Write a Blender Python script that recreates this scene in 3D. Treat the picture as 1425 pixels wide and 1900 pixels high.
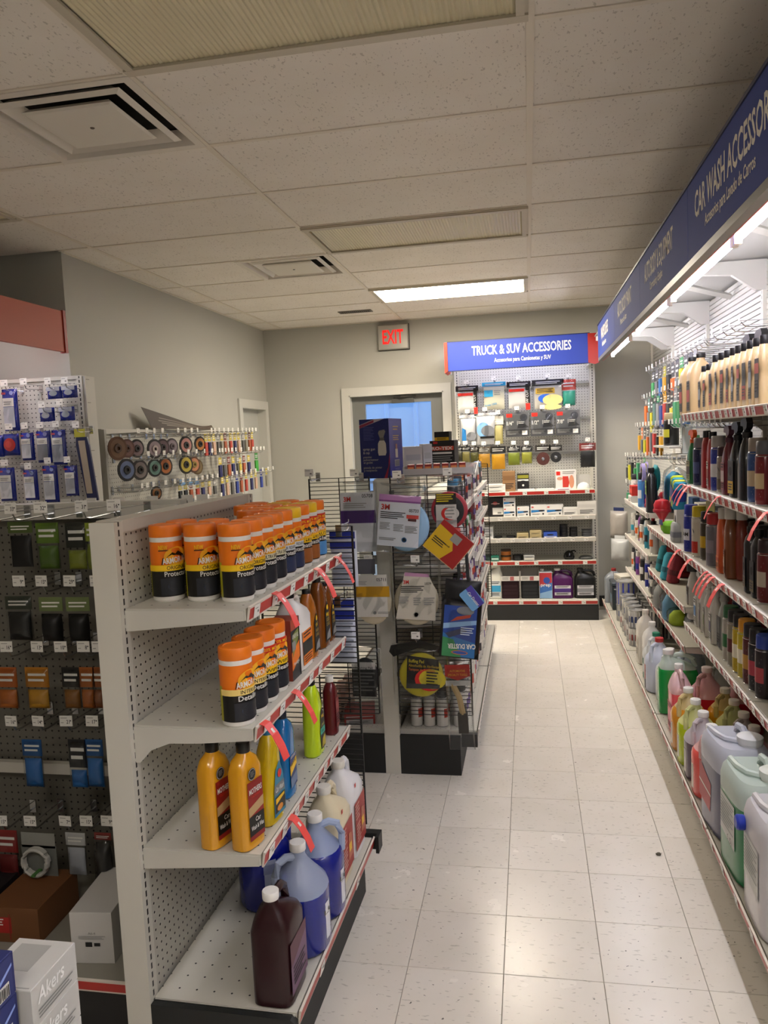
import bpy, math, random
from mathutils import Vector, Matrix
random.seed(7)
PI = math.pi
SC = bpy.context.scene
COL = SC.collection
for o in list(bpy.data.objects):
    bpy.data.objects.remove(o)

# ------------------------------------------------------------------ camera
F_PX, YAW, PITCH, ROLL, CAM_H = 1449.96, 0.185481, 0.0917662, -0.0446796, 1.68735
CEIL = CAM_H + 1.15519
def _axes():
    cy, sy, cp, sp = math.cos(YAW), math.sin(YAW), math.cos(PITCH), math.sin(PITCH)
    fw = Vector((-sy*cp, cy*cp, -sp)); rt = Vector((cy, sy, 0)); up = rt.cross(fw)
    c, s = math.cos(ROLL), math.sin(ROLL)
    return c*rt + s*up, -s*rt + c*up, fw
RT, UP, FW = _axes()
cam_data = bpy.data.cameras.new('camera')
cam_data.sensor_fit = 'VERTICAL'; cam_data.sensor_height = 36.0
cam_data.lens = F_PX/1900*36.0; cam_data.clip_start = 0.05
cam = bpy.data.objects.new('camera', cam_data); COL.objects.link(cam)
cam.matrix_world = Matrix(((RT.x, UP.x, -FW.x, 0), (RT.y, UP.y, -FW.y, 0), (RT.z, UP.z, -FW.z, CAM_H), (0, 0, 0, 1)))
SC.camera = cam

# ------------------------------------------------------------------ world, exposure
SC.view_settings.view_transform = 'Standard'
SC.view_settings.look = 'None'
SC.view_settings.gamma = 1.0
SC.view_settings.use_curve_mapping = False
SC.view_settings.exposure = 0.9
W = bpy.data.worlds.new('sky'); SC.world = W; W.use_nodes = True
bg = W.node_tree.nodes['Background']
bg.inputs['Color'].default_value = (0.62, 0.78, 1.0, 1); bg.inputs['Strength'].default_value = 1.1
L_TROFFER, L_FILL, L_TUBE, L_HEADER, L_LEFT = 22.0, 7.5, 38.0, 16.0, 20.0

# ------------------------------------------------------------------ pixel <-> place helpers (photo taken as 1425 x 1900)
def ray(u, v): return FW + (u-712.5)/F_PX*RT - (v-950)/F_PX*UP
def on_z(u, v, z):
    d = ray(u, v); t = (z-CAM_H)/d.z; return Vector((d.x*t, d.y*t, z))
def on_y(u, v, y):
    d = ray(u, v); t = y/d.y; return Vector((d.x*t, y, CAM_H+d.z*t))
def on_x(u, v, x):
    d = ray(u, v); t = x/d.x; return Vector((x, d.y*t, CAM_H+d.z*t))
def y_for(u, x, z):
    k = (u-712.5)/F_PX; a = RT-k*FW
    return -(a.x*x + a.z*(z-CAM_H))/a.y
def x_for(u, y, z):
    k = (u-712.5)/F_PX; a = RT-k*FW
    return -(a.y*y + a.z*(z-CAM_H))/a.x
def z_for(v, x, y):
    k = (950-v)/F_PX; a = UP-k*FW
    return CAM_H - (a.x*x + a.y*y)/a.z

# ------------------------------------------------------------------ materials
def lin(h):
    h = h.lstrip('#'); r = []
    for i in (0, 2, 4):
        c = int(h[i:i+2], 16)/255
        r.append(c/12.92 if c <= .04045 else ((c+.055)/1.055)**2.4)
    return (r[0], r[1], r[2], 1)
_M = {}
def M(h, rough=.5, metal=0.0, alpha=1.0, emit=0.0, coat=0.0, bump=0.0):
    key = (h, rough, metal, alpha, emit, coat, bump)
    if key in _M: return _M[key]
    m = bpy.data.materials.new('mat_%d' % len(_M)); m.use_nodes = True
    nt = m.node_tree; b = nt.nodes['Principled BSDF']
    b.inputs['Base Color'].default_value = lin(h)
    b.inputs['Roughness'].default_value = rough
    b.inputs['Metallic'].default_value = metal
    b.inputs['Alpha'].default_value = alpha
    if coat: b.inputs['Coat Weight'].default_value = coat
    if emit:
        b.inputs['Emission Color'].default_value = lin(h); b.inputs['Emission Strength'].default_value = emit
    if bump:
        n = nt.nodes.new('ShaderNodeTexNoise'); n.inputs['Scale'].default_value = 60
        bp = nt.nodes.new('ShaderNodeBump'); bp.inputs['Strength'].default_value = bump; bp.inputs['Distance'].default_value = .004
        nt.links.new(n.outputs['Fac'], bp.inputs['Height']); nt.links.new(bp.outputs['Normal'], b.inputs['Normal'])
    _M[key] = m
    return m
def node_mat(name, build):
    if name in _M: return _M[name]
    m = bpy.data.materials.new(name); m.use_nodes = True
    nt = m.node_tree; build(nt, nt.nodes['Principled BSDF']); _M[name] = m
    return m
def N(nt, t, **kw):
    n = nt.nodes.new(t)
    for k, v in kw.items(): setattr(n, k, v)
    return n
def math_n(nt, op, a, b=None):
    n = N(nt, 'ShaderNodeMath', operation=op)
    for i, x in enumerate((a, b)):
        if x is None: continue
        if isinstance(x, (int, float)): n.inputs[i].default_value = x
        else: nt.links.new(x, n.inputs[i])
    return n.outputs[0]
def ramp(nt, fac, stops):
    r = N(nt, 'ShaderNodeValToRGB'); e = r.color_ramp.elements
    while len(e) < len(stops): e.new(.5)
    for el, (p, c) in zip(e, stops): el.position = p; el.color = c
    nt.links.new(fac, r.inputs['Fac']); return r.outputs['Color']
def mixc(nt, fac, a, b, mode='MIX'):
    n = N(nt, 'ShaderNodeMix', data_type='RGBA', blend_type=mode)
    for i, x in ((0, fac), (6, a), (7, b)):
        if isinstance(x, (int, float)): n.inputs[i].default_value = x
        elif isinstance(x, tuple): n.inputs[i].default_value = x
        else: nt.links.new(x, n.inputs[i])
    return n.outputs[2]

def peg_mat(h, axis, pitch=.0254, rad=.0034, rough=.45):
    """painted perforated hardboard: dark round holes on a square grid, object space; axis = 'x' or 'y' (run of the board)"""
    def b(nt, p):
        tc = N(nt, 'ShaderNodeTexCoord'); s = N(nt, 'ShaderNodeSeparateXYZ'); nt.links.new(tc.outputs['Object'], s.inputs[0])
        a = s.outputs['X' if axis == 'x' else 'Y']; z = s.outputs['Y' if axis == 'xy' else 'Z']
        if axis == 'xy': a = s.outputs['X']
        def cell(c): return math_n(nt, 'SUBTRACT', math_n(nt, 'FRACT', math_n(nt, 'ADD', math_n(nt, 'DIVIDE', c, pitch), 200.5)), .5)
        ca, cz = cell(a), cell(z)
        r = math_n(nt, 'SQRT', math_n(nt, 'ADD', math_n(nt, 'MULTIPLY', ca, ca), math_n(nt, 'MULTIPLY', cz, cz)))
        hole = math_n(nt, 'LESS_THAN', r, rad/pitch)
        nz = N(nt, 'ShaderNodeTexNoise'); nz.inputs['Scale'].default_value = 5
        nt.links.new(tc.outputs['Object'], nz.inputs['Vector'])
        base = mixc(nt, nz.outputs['Fac'], lin(h), tuple(c*.86 for c in lin(h)[:3])+(1,))
        nt.links.new(mixc(nt, hole, base, (.006, .006, .006, 1)), p.inputs['Base Color'])
        p.inputs['Roughness'].default_value = rough
    return node_mat('pegboard_%s_%s_%s' % (h, axis, pitch), b)
def slot_mat(h, axis='y'):
    """steel upright with a column of slots"""
    def b(nt, p):
        tc = N(nt, 'ShaderNodeTexCoord'); s = N(nt, 'ShaderNodeSeparateXYZ'); nt.links.new(tc.outputs['Object'], s.inputs[0])
        z = math_n(nt, 'FRACT', math_n(nt, 'ADD', math_n(nt, 'DIVIDE', s.outputs['Z'], .0254), 100))
        a = math_n(nt, 'ABSOLUTE', s.outputs['Y' if axis == 'y' else 'X'])
        hole = math_n(nt, 'MULTIPLY', math_n(nt, 'LESS_THAN', z, .66), math_n(nt, 'LESS_THAN', a, .0035))
        nt.links.new(mixc(nt, hole, lin(h), (.006, .006, .006, 1)), p.inputs['Base Color'])
        p.inputs['Roughness'].default_value = .4
    return node_mat('slotted_%s_%s' % (h, axis), b)
def floor_mat():
    def b(nt, p):
        tc = N(nt, 'ShaderNodeTexCoord'); oi = N(nt, 'ShaderNodeObjectInfo')
        ad = N(nt, 'ShaderNodeVectorMath', operation='ADD'); nt.links.new(tc.outputs['Object'], ad.inputs[0])
        cm = N(nt, 'ShaderNodeVectorMath', operation='SCALE'); nt.links.new(oi.outputs['Location'], cm.inputs[0]); cm.inputs['Scale'].default_value = 1.37
        nt.links.new(cm.outputs[0], ad.inputs[1])
        mp = N(nt, 'ShaderNodeMapping'); mp.inputs['Scale'].default_value = (1, 2.6, 1); mp.inputs['Rotation'].default_value = (0, 0, .15)
        nt.links.new(ad.outputs[0], mp.inputs[0])
        n1 = N(nt, 'ShaderNodeTexNoise'); n1.inputs['Scale'].default_value = 34; n1.inputs['Detail'].default_value = 1.5; nt.links.new(mp.outputs[0], n1.inputs['Vector'])
        n2 = N(nt, 'ShaderNodeTexNoise'); n2.inputs['Scale'].default_value = 5; n2.inputs['Detail'].default_value = 4; nt.links.new(ad.outputs[0], n2.inputs['Vector'])
        n3 = N(nt, 'ShaderNodeTexNoise'); n3.inputs['Scale'].default_value = 58; nt.links.new(ad.outputs[0], n3.inputs['Vector'])
        base = ramp(nt, n2.outputs['Fac'], [(.3, lin('#e0dacd')), (.7, lin('#e6e0d5'))])
        spk = ramp(nt, n1.outputs['Fac'], [(.655, (0, 0, 0, 1)), (.68, (1, 1, 1, 1))])
        c = mixc(nt, math_n(nt, 'MULTIPLY', spk, .38), base, lin('#8a8374'))
        spk2 = ramp(nt, n3.outputs['Fac'], [(.725, (0, 0, 0, 1)), (.735, (1, 1, 1, 1))])
        c = mixc(nt, math_n(nt, 'MULTIPLY', spk2, .8), c, lin('#3a352e'))
        tone = math_n(nt, 'ADD', math_n(nt, 'MULTIPLY', oi.outputs['Random'], .07), .95)
        vv = N(nt, 'ShaderNodeVectorMath', operation='SCALE'); nt.links.new(c, vv.inputs[0]); nt.links.new(tone, vv.inputs['Scale'])
        nt.links.new(vv.outputs[0], p.inputs['Base Color'])
        nt.links.new(math_n(nt, 'ADD', math_n(nt, 'MULTIPLY', n2.outputs['Fac'], .08), .22), p.inputs['Roughness'])
        bp = N(nt, 'ShaderNodeBump'); bp.inputs['Strength'].default_value = .02; bp.inputs['Distance'].default_value = .01
        nt.links.new(n2.outputs['Fac'], bp.inputs['Height']); nt.links.new(bp.outputs['Normal'], p.inputs['Normal'])
    return node_mat('vinyl_tile', b)
def ceil_mat():
    def b(nt, p):
        tc = N(nt, 'ShaderNodeTexCoord'); oi = N(nt, 'ShaderNodeObjectInfo')
        ad = N(nt, 'ShaderNodeVectorMath', operation='ADD'); nt.links.new(tc.outputs['Object'], ad.inputs[0]); nt.links.new(oi.outputs['Location'], ad.inputs[1])
        mp = N(nt, 'ShaderNodeMapping'); mp.inputs['Scale'].default_value = (2.2, 1, 1); nt.links.new(ad.outputs[0], mp.inputs[0])
        n1 = N(nt, 'ShaderNodeTexNoise'); n1.inputs['Scale'].default_value = 55; n1.inputs['Detail'].default_value = 1; nt.links.new(mp.outputs[0], n1.inputs['Vector'])
        n2 = N(nt, 'ShaderNodeTexNoise'); n2.inputs['Scale'].default_value = 4; nt.links.new(ad.outputs[0], n2.inputs['Vector'])
        base = ramp(nt, n2.outputs['Fac'], [(.3, lin('#ece5d9')), (.7, lin('#f1ebe1'))])
        pit = ramp(nt, n1.outputs['Fac'], [(.66, (0, 0, 0, 1)), (.70, (1, 1, 1, 1))])
        c = mixc(nt, math_n(nt, 'MULTIPLY', pit, .42), base, lin('#8d8273'))
        tone = math_n(nt, 'ADD', math_n(nt, 'MULTIPLY', oi.outputs['Random'], .06), .95)
        vv = N(nt, 'ShaderNodeVectorMath', operation='SCALE'); nt.links.new(c, vv.inputs[0]); nt.links.new(tone, vv.inputs['Scale'])
        nt.links.new(vv.outputs[0], p.inputs['Base Color']); p.inputs['Roughness'].default_value = .95
    return node_mat('acoustic_tile', b)
def wall_mat(h='#b7b6ad'):
    def b(nt, p):
        tc = N(nt, 'ShaderNodeTexCoord')
        n2 = N(nt, 'ShaderNodeTexNoise'); n2.inputs['Scale'].default_value = 1.3; n2.inputs['Detail'].default_value = 5; nt.links.new(tc.outputs['Object'], n2.inputs['Vector'])
        c = mixc(nt, n2.outputs['Fac'], lin(h), tuple(x*.93 for x in lin(h)[:3])+(1,))
        nt.links.new(c, p.inputs['Base Color']); p.inputs['Roughness'].default_value = .6
        n3 = N(nt, 'ShaderNodeTexNoise'); n3.inputs['Scale'].default_value = 220; nt.links.new(tc.outputs['Object'], n3.inputs['Vector'])
        bp = N(nt, 'ShaderNodeBump'); bp.inputs['Strength'].default_value = .1; bp.inputs['Distance'].default_value = .002
        nt.links.new(n3.outputs['Fac'], bp.inputs['Height']); nt.links.new(bp.outputs['Normal'], p.inputs['Normal'])
    return node_mat('painted_wall_'+h, b)
def film_mat():
    def b(nt, p):
        out = nt.nodes['Material Output']; nt.nodes.remove(p)
        tr = N(nt, 'ShaderNodeBsdfTransparent'); gl = N(nt, 'ShaderNodeBsdfGlossy'); gl.inputs['Roughness'].default_value = .12
        tr.inputs['Color'].default_value = (.94, .95, .95, 1)
        lw = N(nt, 'ShaderNodeLayerWeight'); lw.inputs['Blend'].default_value = .22
        mx = N(nt, 'ShaderNodeMixShader'); nt.links.new(math_n(nt, 'ADD', math_n(nt, 'MULTIPLY', lw.outputs['Fresnel'], .55), .03), mx.inputs[0]); nt.links.new(tr.outputs[0], mx.inputs[1]); nt.links.new(gl.outputs[0], mx.inputs[2]); nt.links.new(mx.outputs[0], out.inputs['Surface'])
    return node_mat('clear_film', b)
WHITE = M('#d9d6cc', .4); STEEL = M('#c9c6bb', .4); BLACK = M('#141414', .5); CHROME = M('#c4c6c8', .25, 1.0)
TAGW = M('#e9e7df', .5); RED = M('#b8281f', .35); FLAG = M('#e8504a', .4); FILM = film_mat(); WIRE = M('#0c0c0c', .35)
INK = M('#1c1c1c', .6); GREY = M('#8f8f8a', .6); PAPER = M('#e6e4dc', .5); CLEAR = M('#f2f5f4', .12, 0, .30)

# ------------------------------------------------------------------ mesh builder
class MB:
    def __init__(s): s.v = []; s.f = []; s.m = []
    def add(s, vs, fs, mi=0):
        o = len(s.v); s.v += [tuple(v) for v in vs]
        for f in fs: s.f.append(tuple(i+o for i in f)); s.m.append(mi)
        return s
    def box(s, x0, y0, z0, x1, y1, z1, mi=0):
        return s.add([(x0,y0,z0),(x1,y0,z0),(x1,y1,z0),(x0,y1,z0),(x0,y0,z1),(x1,y0,z1),(x1,y1,z1),(x0,y1,z1)],
                     [(0,3,2,1),(4,5,6,7),(0,1,5,4),(1,2,6,5),(2,3,7,6),(3,0,4,7)], mi)
    def loft(s, rings, mi=0, c0=True, c1=True):
        n = len(rings[0]); vs = [p for r in rings for p in r]; fs = []
        for k in range(len(rings)-1):
            for i in range(n):
                j = (i+1) % n; fs.append((k*n+i, k*n+j, (k+1)*n+j, (k+1)*n+i))
        if c0: fs.append(tuple(range(n-1, -1, -1)))
        if c1: fs.append(tuple((len(rings)-1)*n+i for i in range(n)))
        return s.add(vs, fs, mi)
    def lathe(s, prof, n=16, mi=0, cx=0, cy=0, c0=True, c1=True):
        return s.loft([[(cx+r*math.cos(2*PI*i/n), cy+r*math.sin(2*PI*i/n), z) for i in range(n)] for r, z in prof], mi, c0, c1)
    def se(s, prof, n=20, mi=0, c0=True, c1=True):
        """rounded-rectangle loft; prof rows: (z, half width, half depth, squareness[, cx, cy])"""
        rings = []
        for row in prof:
            z, a, b, p = row[:4]; cx, cy = (row[4], row[5]) if len(row) > 5 else (0, 0); r = []
            for i in range(n):
                t = 2*PI*(i+.5)/n; c, q = math.cos(t), math.sin(t)
                r.append((cx+a*math.copysign(abs(c)**(2/p), c), cy+b*math.copysign(abs(q)**(2/p), q), z))
            rings.append(r)
        return s.loft(rings, mi, c0, c1)
    def tube(s, pts, r, n=6, mi=0, closed=False, sx=1.0):
        pts = [Vector(p) for p in pts]; rings = []
        for i, p in enumerate(pts):
            a = pts[i-1] if (i or closed) else p; b = pts[(i+1) % len(pts)] if (i < len(pts)-1 or closed) else p
            d = (b-a).normalized(); up = Vector((0, 0, 1)) if abs(d.z) < .9 else Vector((0, 1, 0))
            e1 = d.cross(up).normalized(); e2 = e1.cross(d)
            rings.append([p+e1*r*sx*math.cos(2*PI*k/n)+e2*r*math.sin(2*PI*k/n) for k in range(n)])
        if closed: rings.append(rings[0])
        return s.loft(rings, mi, not closed, not closed)
    def prism(s, poly, y0, y1, mi=0, plane='xz'):
        def q(p, d): return (p[0], d, p[1]) if plane == 'xz' else ((d, p[0], p[1]) if plane == 'yz' else (p[0], p[1], d))
        n = len(poly); vs = [q(p, y0) for p in poly]+[q(p, y1) for p in poly]
        fs = [tuple(range(n)), tuple(range(2*n-1, n-1, -1))]+[((i+1) % n, i, n+i, n+(i+1) % n) for i in range(n)]
        return s.add(vs, fs, mi)
    def mesh(s, name, mats, smooth=True, ang=38):
        me = bpy.data.meshes.new(name); me.from_pydata(s.v, [], s.f)
        if not isinstance(mats, (list, tuple)): mats = [mats]
        for m in mats: me.materials.append(m)
        if len(mats) > 1: me.polygons.foreach_set('material_index', s.m)
        import bmesh
        bm = bmesh.new(); bm.from_mesh(me); bmesh.ops.recalc_face_normals(bm, faces=bm.faces); bm.to_mesh(me); bm.free()
        if smooth:
            me.polygons.foreach_set('use_smooth', [True]*len(me.polygons)); me.set_sharp_from_angle(angle=math.radians(ang))
        me.update(); return me
def ob(name, me, parent=None, loc=(0,0,0), rot=(0,0,0), mat=None, scale=None):
    o = bpy.data.objects.new(name, me); COL.objects.link(o)
    o.location = loc; o.rotation_euler = rot
    if scale: o.scale = scale
    if parent: o.parent = parent
    if mat is not None:
        o.material_slots[0].link = 'OBJECT'; o.material_slots[0].material = mat
    return o
def tag(o, label, cat, group=None, kind=None):
    if label: o['label'] = label
    if cat: o['category'] = cat
    if group: o['group'] = group
    if kind: o['kind'] = kind
    return o
def thing(name, label, cat, loc=(0,0,0), rz=0, group=None, rx=0, ry=0):
    o = bpy.data.objects.new(name, None); COL.objects.link(o); o.empty_display_size = .05
    o.location = loc; o.rotation_euler = (rx, ry, rz)
    return tag(o, label, cat, group)
def struct(name, me, label=None, parent=None, cat=None):
    o = ob(name, me, parent); o['kind'] = 'structure'
    if label: o['label'] = label
    return o
_C = {}
def cached(key, fn):
    if key not in _C: _C[key] = fn()
    return _C[key]
def bxm(name, dims, mat, bev=0):
    """a box mesh centred in x,y, standing on z = 0, optionally chamfered"""
    w, d, h = dims
    def f():
        mb = MB()
        if bev:
            b = bev; mb.loft([[(sx*(w/2-i), sy*(d/2-i), z) for sx, sy in ((-1,-1),(1,-1),(1,1),(-1,1))] for z, i in ((0,b),(b,0),(h-b,0),(h,b))])
        else: mb.box(-w/2, -d/2, 0, w/2, d/2, h)
        return mb.mesh(name, mat, False)
    return cached(('bx', dims, mat.name, bev), f)

# ------------------------------------------------------------------ lettering and printed faces
_T = {}
def glyphs(s, bold=.0):
    k = (s, bold)
    if k in _T: return _T[k]
    cu = bpy.data.curves.new('t', 'FONT'); cu.body = s; cu.size = 1; cu.resolution_u = 2; cu.offset = bold; cu.fill_mode = 'FRONT'; cu.dimensions = '2D'
    o = bpy.data.objects.new('t', cu); me = bpy.data.meshes.new_from_object(o)
    vs = [(v.co.x, v.co.y) for v in me.vertices]; fs = [tuple(p.vertices) for p in me.polygons]
    bpy.data.objects.remove(o); bpy.data.curves.remove(cu); bpy.data.meshes.remove(me)
    x0 = min(v[0] for v in vs); x1 = max(v[0] for v in vs)
    _T[k] = ([((v[0]-x0), v[1]/.72) for v in vs], fs, x1-x0); return _T[k]
class Print:
    """flat or cylinder-wrapped print: rectangles, polygons, discs and lettering in label coordinates (x right, y up)"""
    def __init__(s): s.mb = MB(); s.mats = []; s.layer = 0
    def _mi(s, m):
        if m not in s.mats: s.mats.append(m)
        return s.mats.index(m)
    def _put(s, vs, fs, m):
        s.layer += 1; s.mb.add([(x, y, s.layer) for x, y in vs], fs, s._mi(m)); return s
    def rect(s, x0, y0, x1, y1, m, n=1):
        vs = []; 
        for i in range(n+1): x = x0+(x1-x0)*i/n; vs += [(x, y0), (x, y1)]
        return s._put(vs, [(2*i, 2*i+2, 2*i+3, 2*i+1) for i in range(n)], m)
    def poly(s, pts, m): return s._put(pts, [tuple(range(len(pts)))], m)
    def disc(s, cx, cy, rx, ry, m, n=16):
        return s._put([(cx+rx*math.cos(2*PI*i/n), cy+ry*math.sin(2*PI*i/n)) for i in range(n)], [tuple(range(n))], m)
    def text(s, t, x, y, h, m, w=None, bold=.012, sh=0, al='c', rot=0):
        vs, fs, tw = glyphs(t, bold); sc = (w/tw) if w else h/.72
        ox = {'c': -tw*sc/2, 'l': 0, 'r': -tw*sc}[al]; c, q = math.cos(rot), math.sin(rot)
        pts = [(a*sc+ox+b*h*sh, b*h) for a, b in vs]
        return s._put([(x+a*c-b*q, y+a*q+b*c) for a, b in pts], fs, m)
    def lines(s, x0, y0, x1, y1, n, m, fill=.45):
        dy = (y1-y0)/n
        for i in range(n):
            xe = x1-(x1-x0)*(.0, .12, .05, .3)[i % 4]; s.rect(x0, y1-i*dy-dy*fill, xe, y1-i*dy, m)
        return s
    def mesh(s, name, wrap=None, eps=.00025):
        vs = []
        for x, y, l in s.mb.v:
            d = eps*min(l, 14)
            if wrap: a = x/wrap; vs.append(((wrap+d)*math.sin(a), -(wrap+d)*math.cos(a), y))
            else: vs.append((x, -d, y))
        me = bpy.data.meshes.new(name); me.from_pydata(vs, [], s.mb.f)
        for m in s.mats: me.materials.append(m)
        me.polygons.foreach_set('material_index', s.mb.m)
        if wrap: me.polygons.foreach_set('use_smooth', [True]*len(me.polygons))
        me.update(); return me
def make(name, label, cat, parts, loc, rz=0, group=None, over=None, scale=1.0, rx=0, ry=0):
    """one thing: an Empty at its base that carries copies of the shared part meshes"""
    t = thing(name, label, cat, loc, rz, group, rx, ry)
    if scale != 1.0: t.scale = (scale,)*3 if isinstance(scale, (int, float)) else scale
    for p in parts:
        o = ob(p[0], p[1], t, p[2] if len(p) > 2 else (0,0,0), mat=(over or {}).get(p[0]))
        if len(p) > 3:
            for q in p[3]: ob(q[0], q[1], o, q[2] if len(q) > 2 else (0,0,0), mat=(over or {}).get(q[0]))
    return t
# ================================================================== the room
YB, XL, XR, XLL, YS, YCOL = 7.69, -2.607, 1.19, -4.84, -3.4, 4.204
GX, GY = 0.0378, 2.3512          # ceiling grid origin: tee line, row line
FXO, FYO = 0.184, 2.330          # floor tile joints
# ---- floor
fl = struct('floor', MB().box(XLL, YS, -.08, XR+.1, YB+.1, -.004).mesh('floor', M('#8d8676', .8), False), 'cream vinyl tile floor with grey flecks')
ft = .3048; g = .0009
tile_me = MB().loft([[(-g2, -g2, z), (g2, -g2, z), (g2, g2, z), (-g2, g2, z)] for z, g2 in ((-.004, ft/2-g), (-.0007, ft/2-g), (0, ft/2-g-.0011))], 0, False, True).mesh('floor_tile', floor_mat(), False)
for i in range(-7, 5):
    for j in range(-2, 18):
        x, y = FXO+(i-.5)*ft, FYO+(j+.5)*ft
        if (x < -1.3 and y > 2.5) or x > 1.25 or y+ft/2 > YB+.05: continue
        ob('floor_tile', tile_me, fl, (x, y, 0))
# the floor beyond the tiles laid one by one
rest = MB()
rest.box(XLL, YS, -.006, XR, FYO-2*ft, -.0005); rest.box(XLL, FYO-2*ft, -.006, FXO-8*ft, YB, -.0005)
rest.box(FXO-8*ft, 2.62, -.006, -1.34, YB, -.0005)
ob('far_floor', rest.mesh('far_floor', floor_mat(), False), fl)
# ---- ceiling: hung tiles in a tee grid
ce = struct('ceiling', MB().box(XLL-.1, YS-.1, CEIL+.12, XR+.1, YB+.1, CEIL+.2).mesh('ceiling', M('#bdb4a4', .9), False), 'dropped ceiling of cream pitted tiles')
CM = ceil_mat(); TEE = M('#e3dac9', .5)
def tile_part(x0, y0, x1, y1):
    w, d = round(x1-x0, 3), round(y1-y0, 3)
    if w < .03 or d < .03: return
    me = cached(('ct', w, d), lambda: MB().box(-w/2, -d/2, 0, w/2, d/2, .016).mesh('ceiling_tile', CM, False))
    ob('ceiling_tile', me, ce, ((x0+x1)/2, (y0+y1)/2, CEIL+.004))
cols = [(GX, XR), (GX-1.2192, GX), (GX-2.4384, GX-1.2192), (GX-3.6576, GX-2.4384), (XLL, GX-3.6576)]
LIT = {(1, 6), (1, -5)}; OFF = {(1, -1), (1, 3), (3, -5), (3, -1), (3, 1)}; DIF = {(2, 0), (2, 4)}
rows = range(-9, 9)
def cell(c, r):
    x0, x1 = cols[c]; y0, y1 = GY+r*.6096, min(GY+(r+1)*.6096, YB)
    if y0 >= YCOL-.05:
        if c == 3: x0, x1 = XL, GX-2.4384
        if c == 4: return None
    return x0, y0, x1, y1
for r in rows:
    for c in range(5):
        q = cell(c, r)
        if not q: continue
        x0, y0, x1, y1 = q
        ob('ceiling_cross_tee', cached(('xt', round(x1-x0, 3)), lambda: MB().box(-(x1-x0)/2, -.0105, 0, (x1-x0)/2, .0105, .004).box(-(x1-x0)/2, -.002, .004, (x1-x0)/2, .002, .034).mesh('ceiling_cross_tee', TEE, False)), ce, ((x0+x1)/2, y0, CEIL))
        if (c, r) in LIT or (c, r) in OFF: continue
        if (c, r) in DIF: tile_part(x0+.002, y0+.002, x1-.61, y1-.002); continue
        if (c, r) == (2, 7): pass
        tile_part(x0+.002, y0+.002, x1-.002, y1-.002)
for x, ya in ((GX, YS), (GX-1.2192, YS), (GX-2.4384, YS), (GX-3.6576, YS)):
    yb = YB if x > XL else YCOL
    ob('ceiling_main_tee', MB().box(-.012, ya, 0, .012, yb, .004).box(-.002, ya, .004, .002, yb, .038).mesh('ceiling_main_tee', TEE, False), ce, (x, 0, CEIL-.0015))
edge = MB(); edge.box(XL, YB-.022, -.002, XR, YB-.001, .002); edge.box(XL+.001, YCOL, -.002, XL+.022, YB, .002)
ob('wall_angle', edge.mesh('wall_angle', TEE, False), ce, (0, 0, CEIL))
# ---- ceiling lights
def rib_lens(w, d, n, mat):
    mb = MB(); vs = []; fs = []
    for i in range(2*n+1):
        x = -w/2+w*i/(2*n); z = -.004 if i % 2 else .0
        vs += [(x, -d/2, z), (x, d/2, z)]
    for i in range(2*n): fs.append((2*i, 2*i+1, 2*i+3, 2*i+2))
    mb.add(vs, fs); return mb.mesh('lens', mat, False)
def lit_lens_mat():
    return M('#fff3e0', .4, 0, 1, L_TROFFER)
LENS_OFF = M('#d6cdab', .35)
lens_on = rib_lens(1.14, .53, 70, lit_lens_mat()); lens_fill = rib_lens(1.14, .53, 70, M('#fff6ec', .4, 0, 1, L_FILL)); lens_off = rib_lens(1.14, .53, 70, LENS_OFF)
fr = MB()
for a in (-1, 1):
    fr.box(-.604, a*.2995-.0055, -.006, .604, a*.2995+.0055, .05); fr.box(-.604, a*.276-.018, -.012, .604, a*.276+.018, -.003)
    fr.box(a*.5985-.0055, -.299, -.006, a*.5985+.0055, .299, .05); fr.box(a*.582-.012, -.27, -.0115, a*.582+.012, .27, -.003)
fr.box(-.6, -.3, .05, .6, .3, .1)
frame_me = fr.mesh('frame', M('#c6bda9', .45), False)
def troffer(c, r, lit, label):
    x0, y0, x1, y1 = cell(c, r)
    t = thing('ceiling_light', label, 'ceiling light', ((x0+x1)/2, (y0+y1)/2, CEIL), 0, None if c == 1 and r > -3 else 'ceiling lights out in the room')
    ob('frame', frame_me, t); ob('lens', (lens_on if r > 0 else lens_fill) if lit else lens_off, t)
troffer(1, 6, True, 'warm lit fluorescent ceiling light above the way to the exit door')
troffer(1, -1, False, 'large unlit ribbed ceiling light over the gondola of orange canisters')
troffer(1, 3, False, 'unlit ribbed ceiling light between the lit one and the large unlit one')
for c, r in sorted(LIT-{(1, 6)}): troffer(c, r, True, 'lit fill light added unseen behind the camera')  # unseen ceiling light, added behind the camera to fill the room
for c, r in sorted(OFF-{(1, -1), (1, 3)}): troffer(c, r, False, 'unlit ceiling light out in the shop over the left side')
# ---- square air diffusers
def ringz(mb, a0, z0, a1, z1, mi=0):
    q = [(-1,-1),(1,-1),(1,1),(-1,1)]
    mb.add([(sx*a0, sy*a0, z0) for sx, sy in q]+[(sx*a1, sy*a1, z1) for sx, sy in q], [(i, (i+1) % 4, 4+(i+1) % 4, 4+i) for i in range(4)], mi)
dfr = MB(); ringz(dfr, .302, -.003, .270, -.003); ringz(dfr, .270, -.003, .245, .05); ringz(dfr, .302, -.003, .302, .06)
dcn = MB(); ringz(dcn, .232, .004, .212, -.006); ringz(dcn, .212, -.006, .170, .03); ringz(dcn, .232, .004, .216, .008); ringz(dcn, .216, .008, .18, .036)
dpl = MB(); ringz(dpl, .165, -.004, .155, -.010); dpl.add([(-.155,-.155,-.01),(.155,-.155,-.01),(.155,.155,-.01),(-.155,.155,-.01)], [(0,1,2,3)]); ringz(dpl, .165, -.004, .15, .01)
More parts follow.
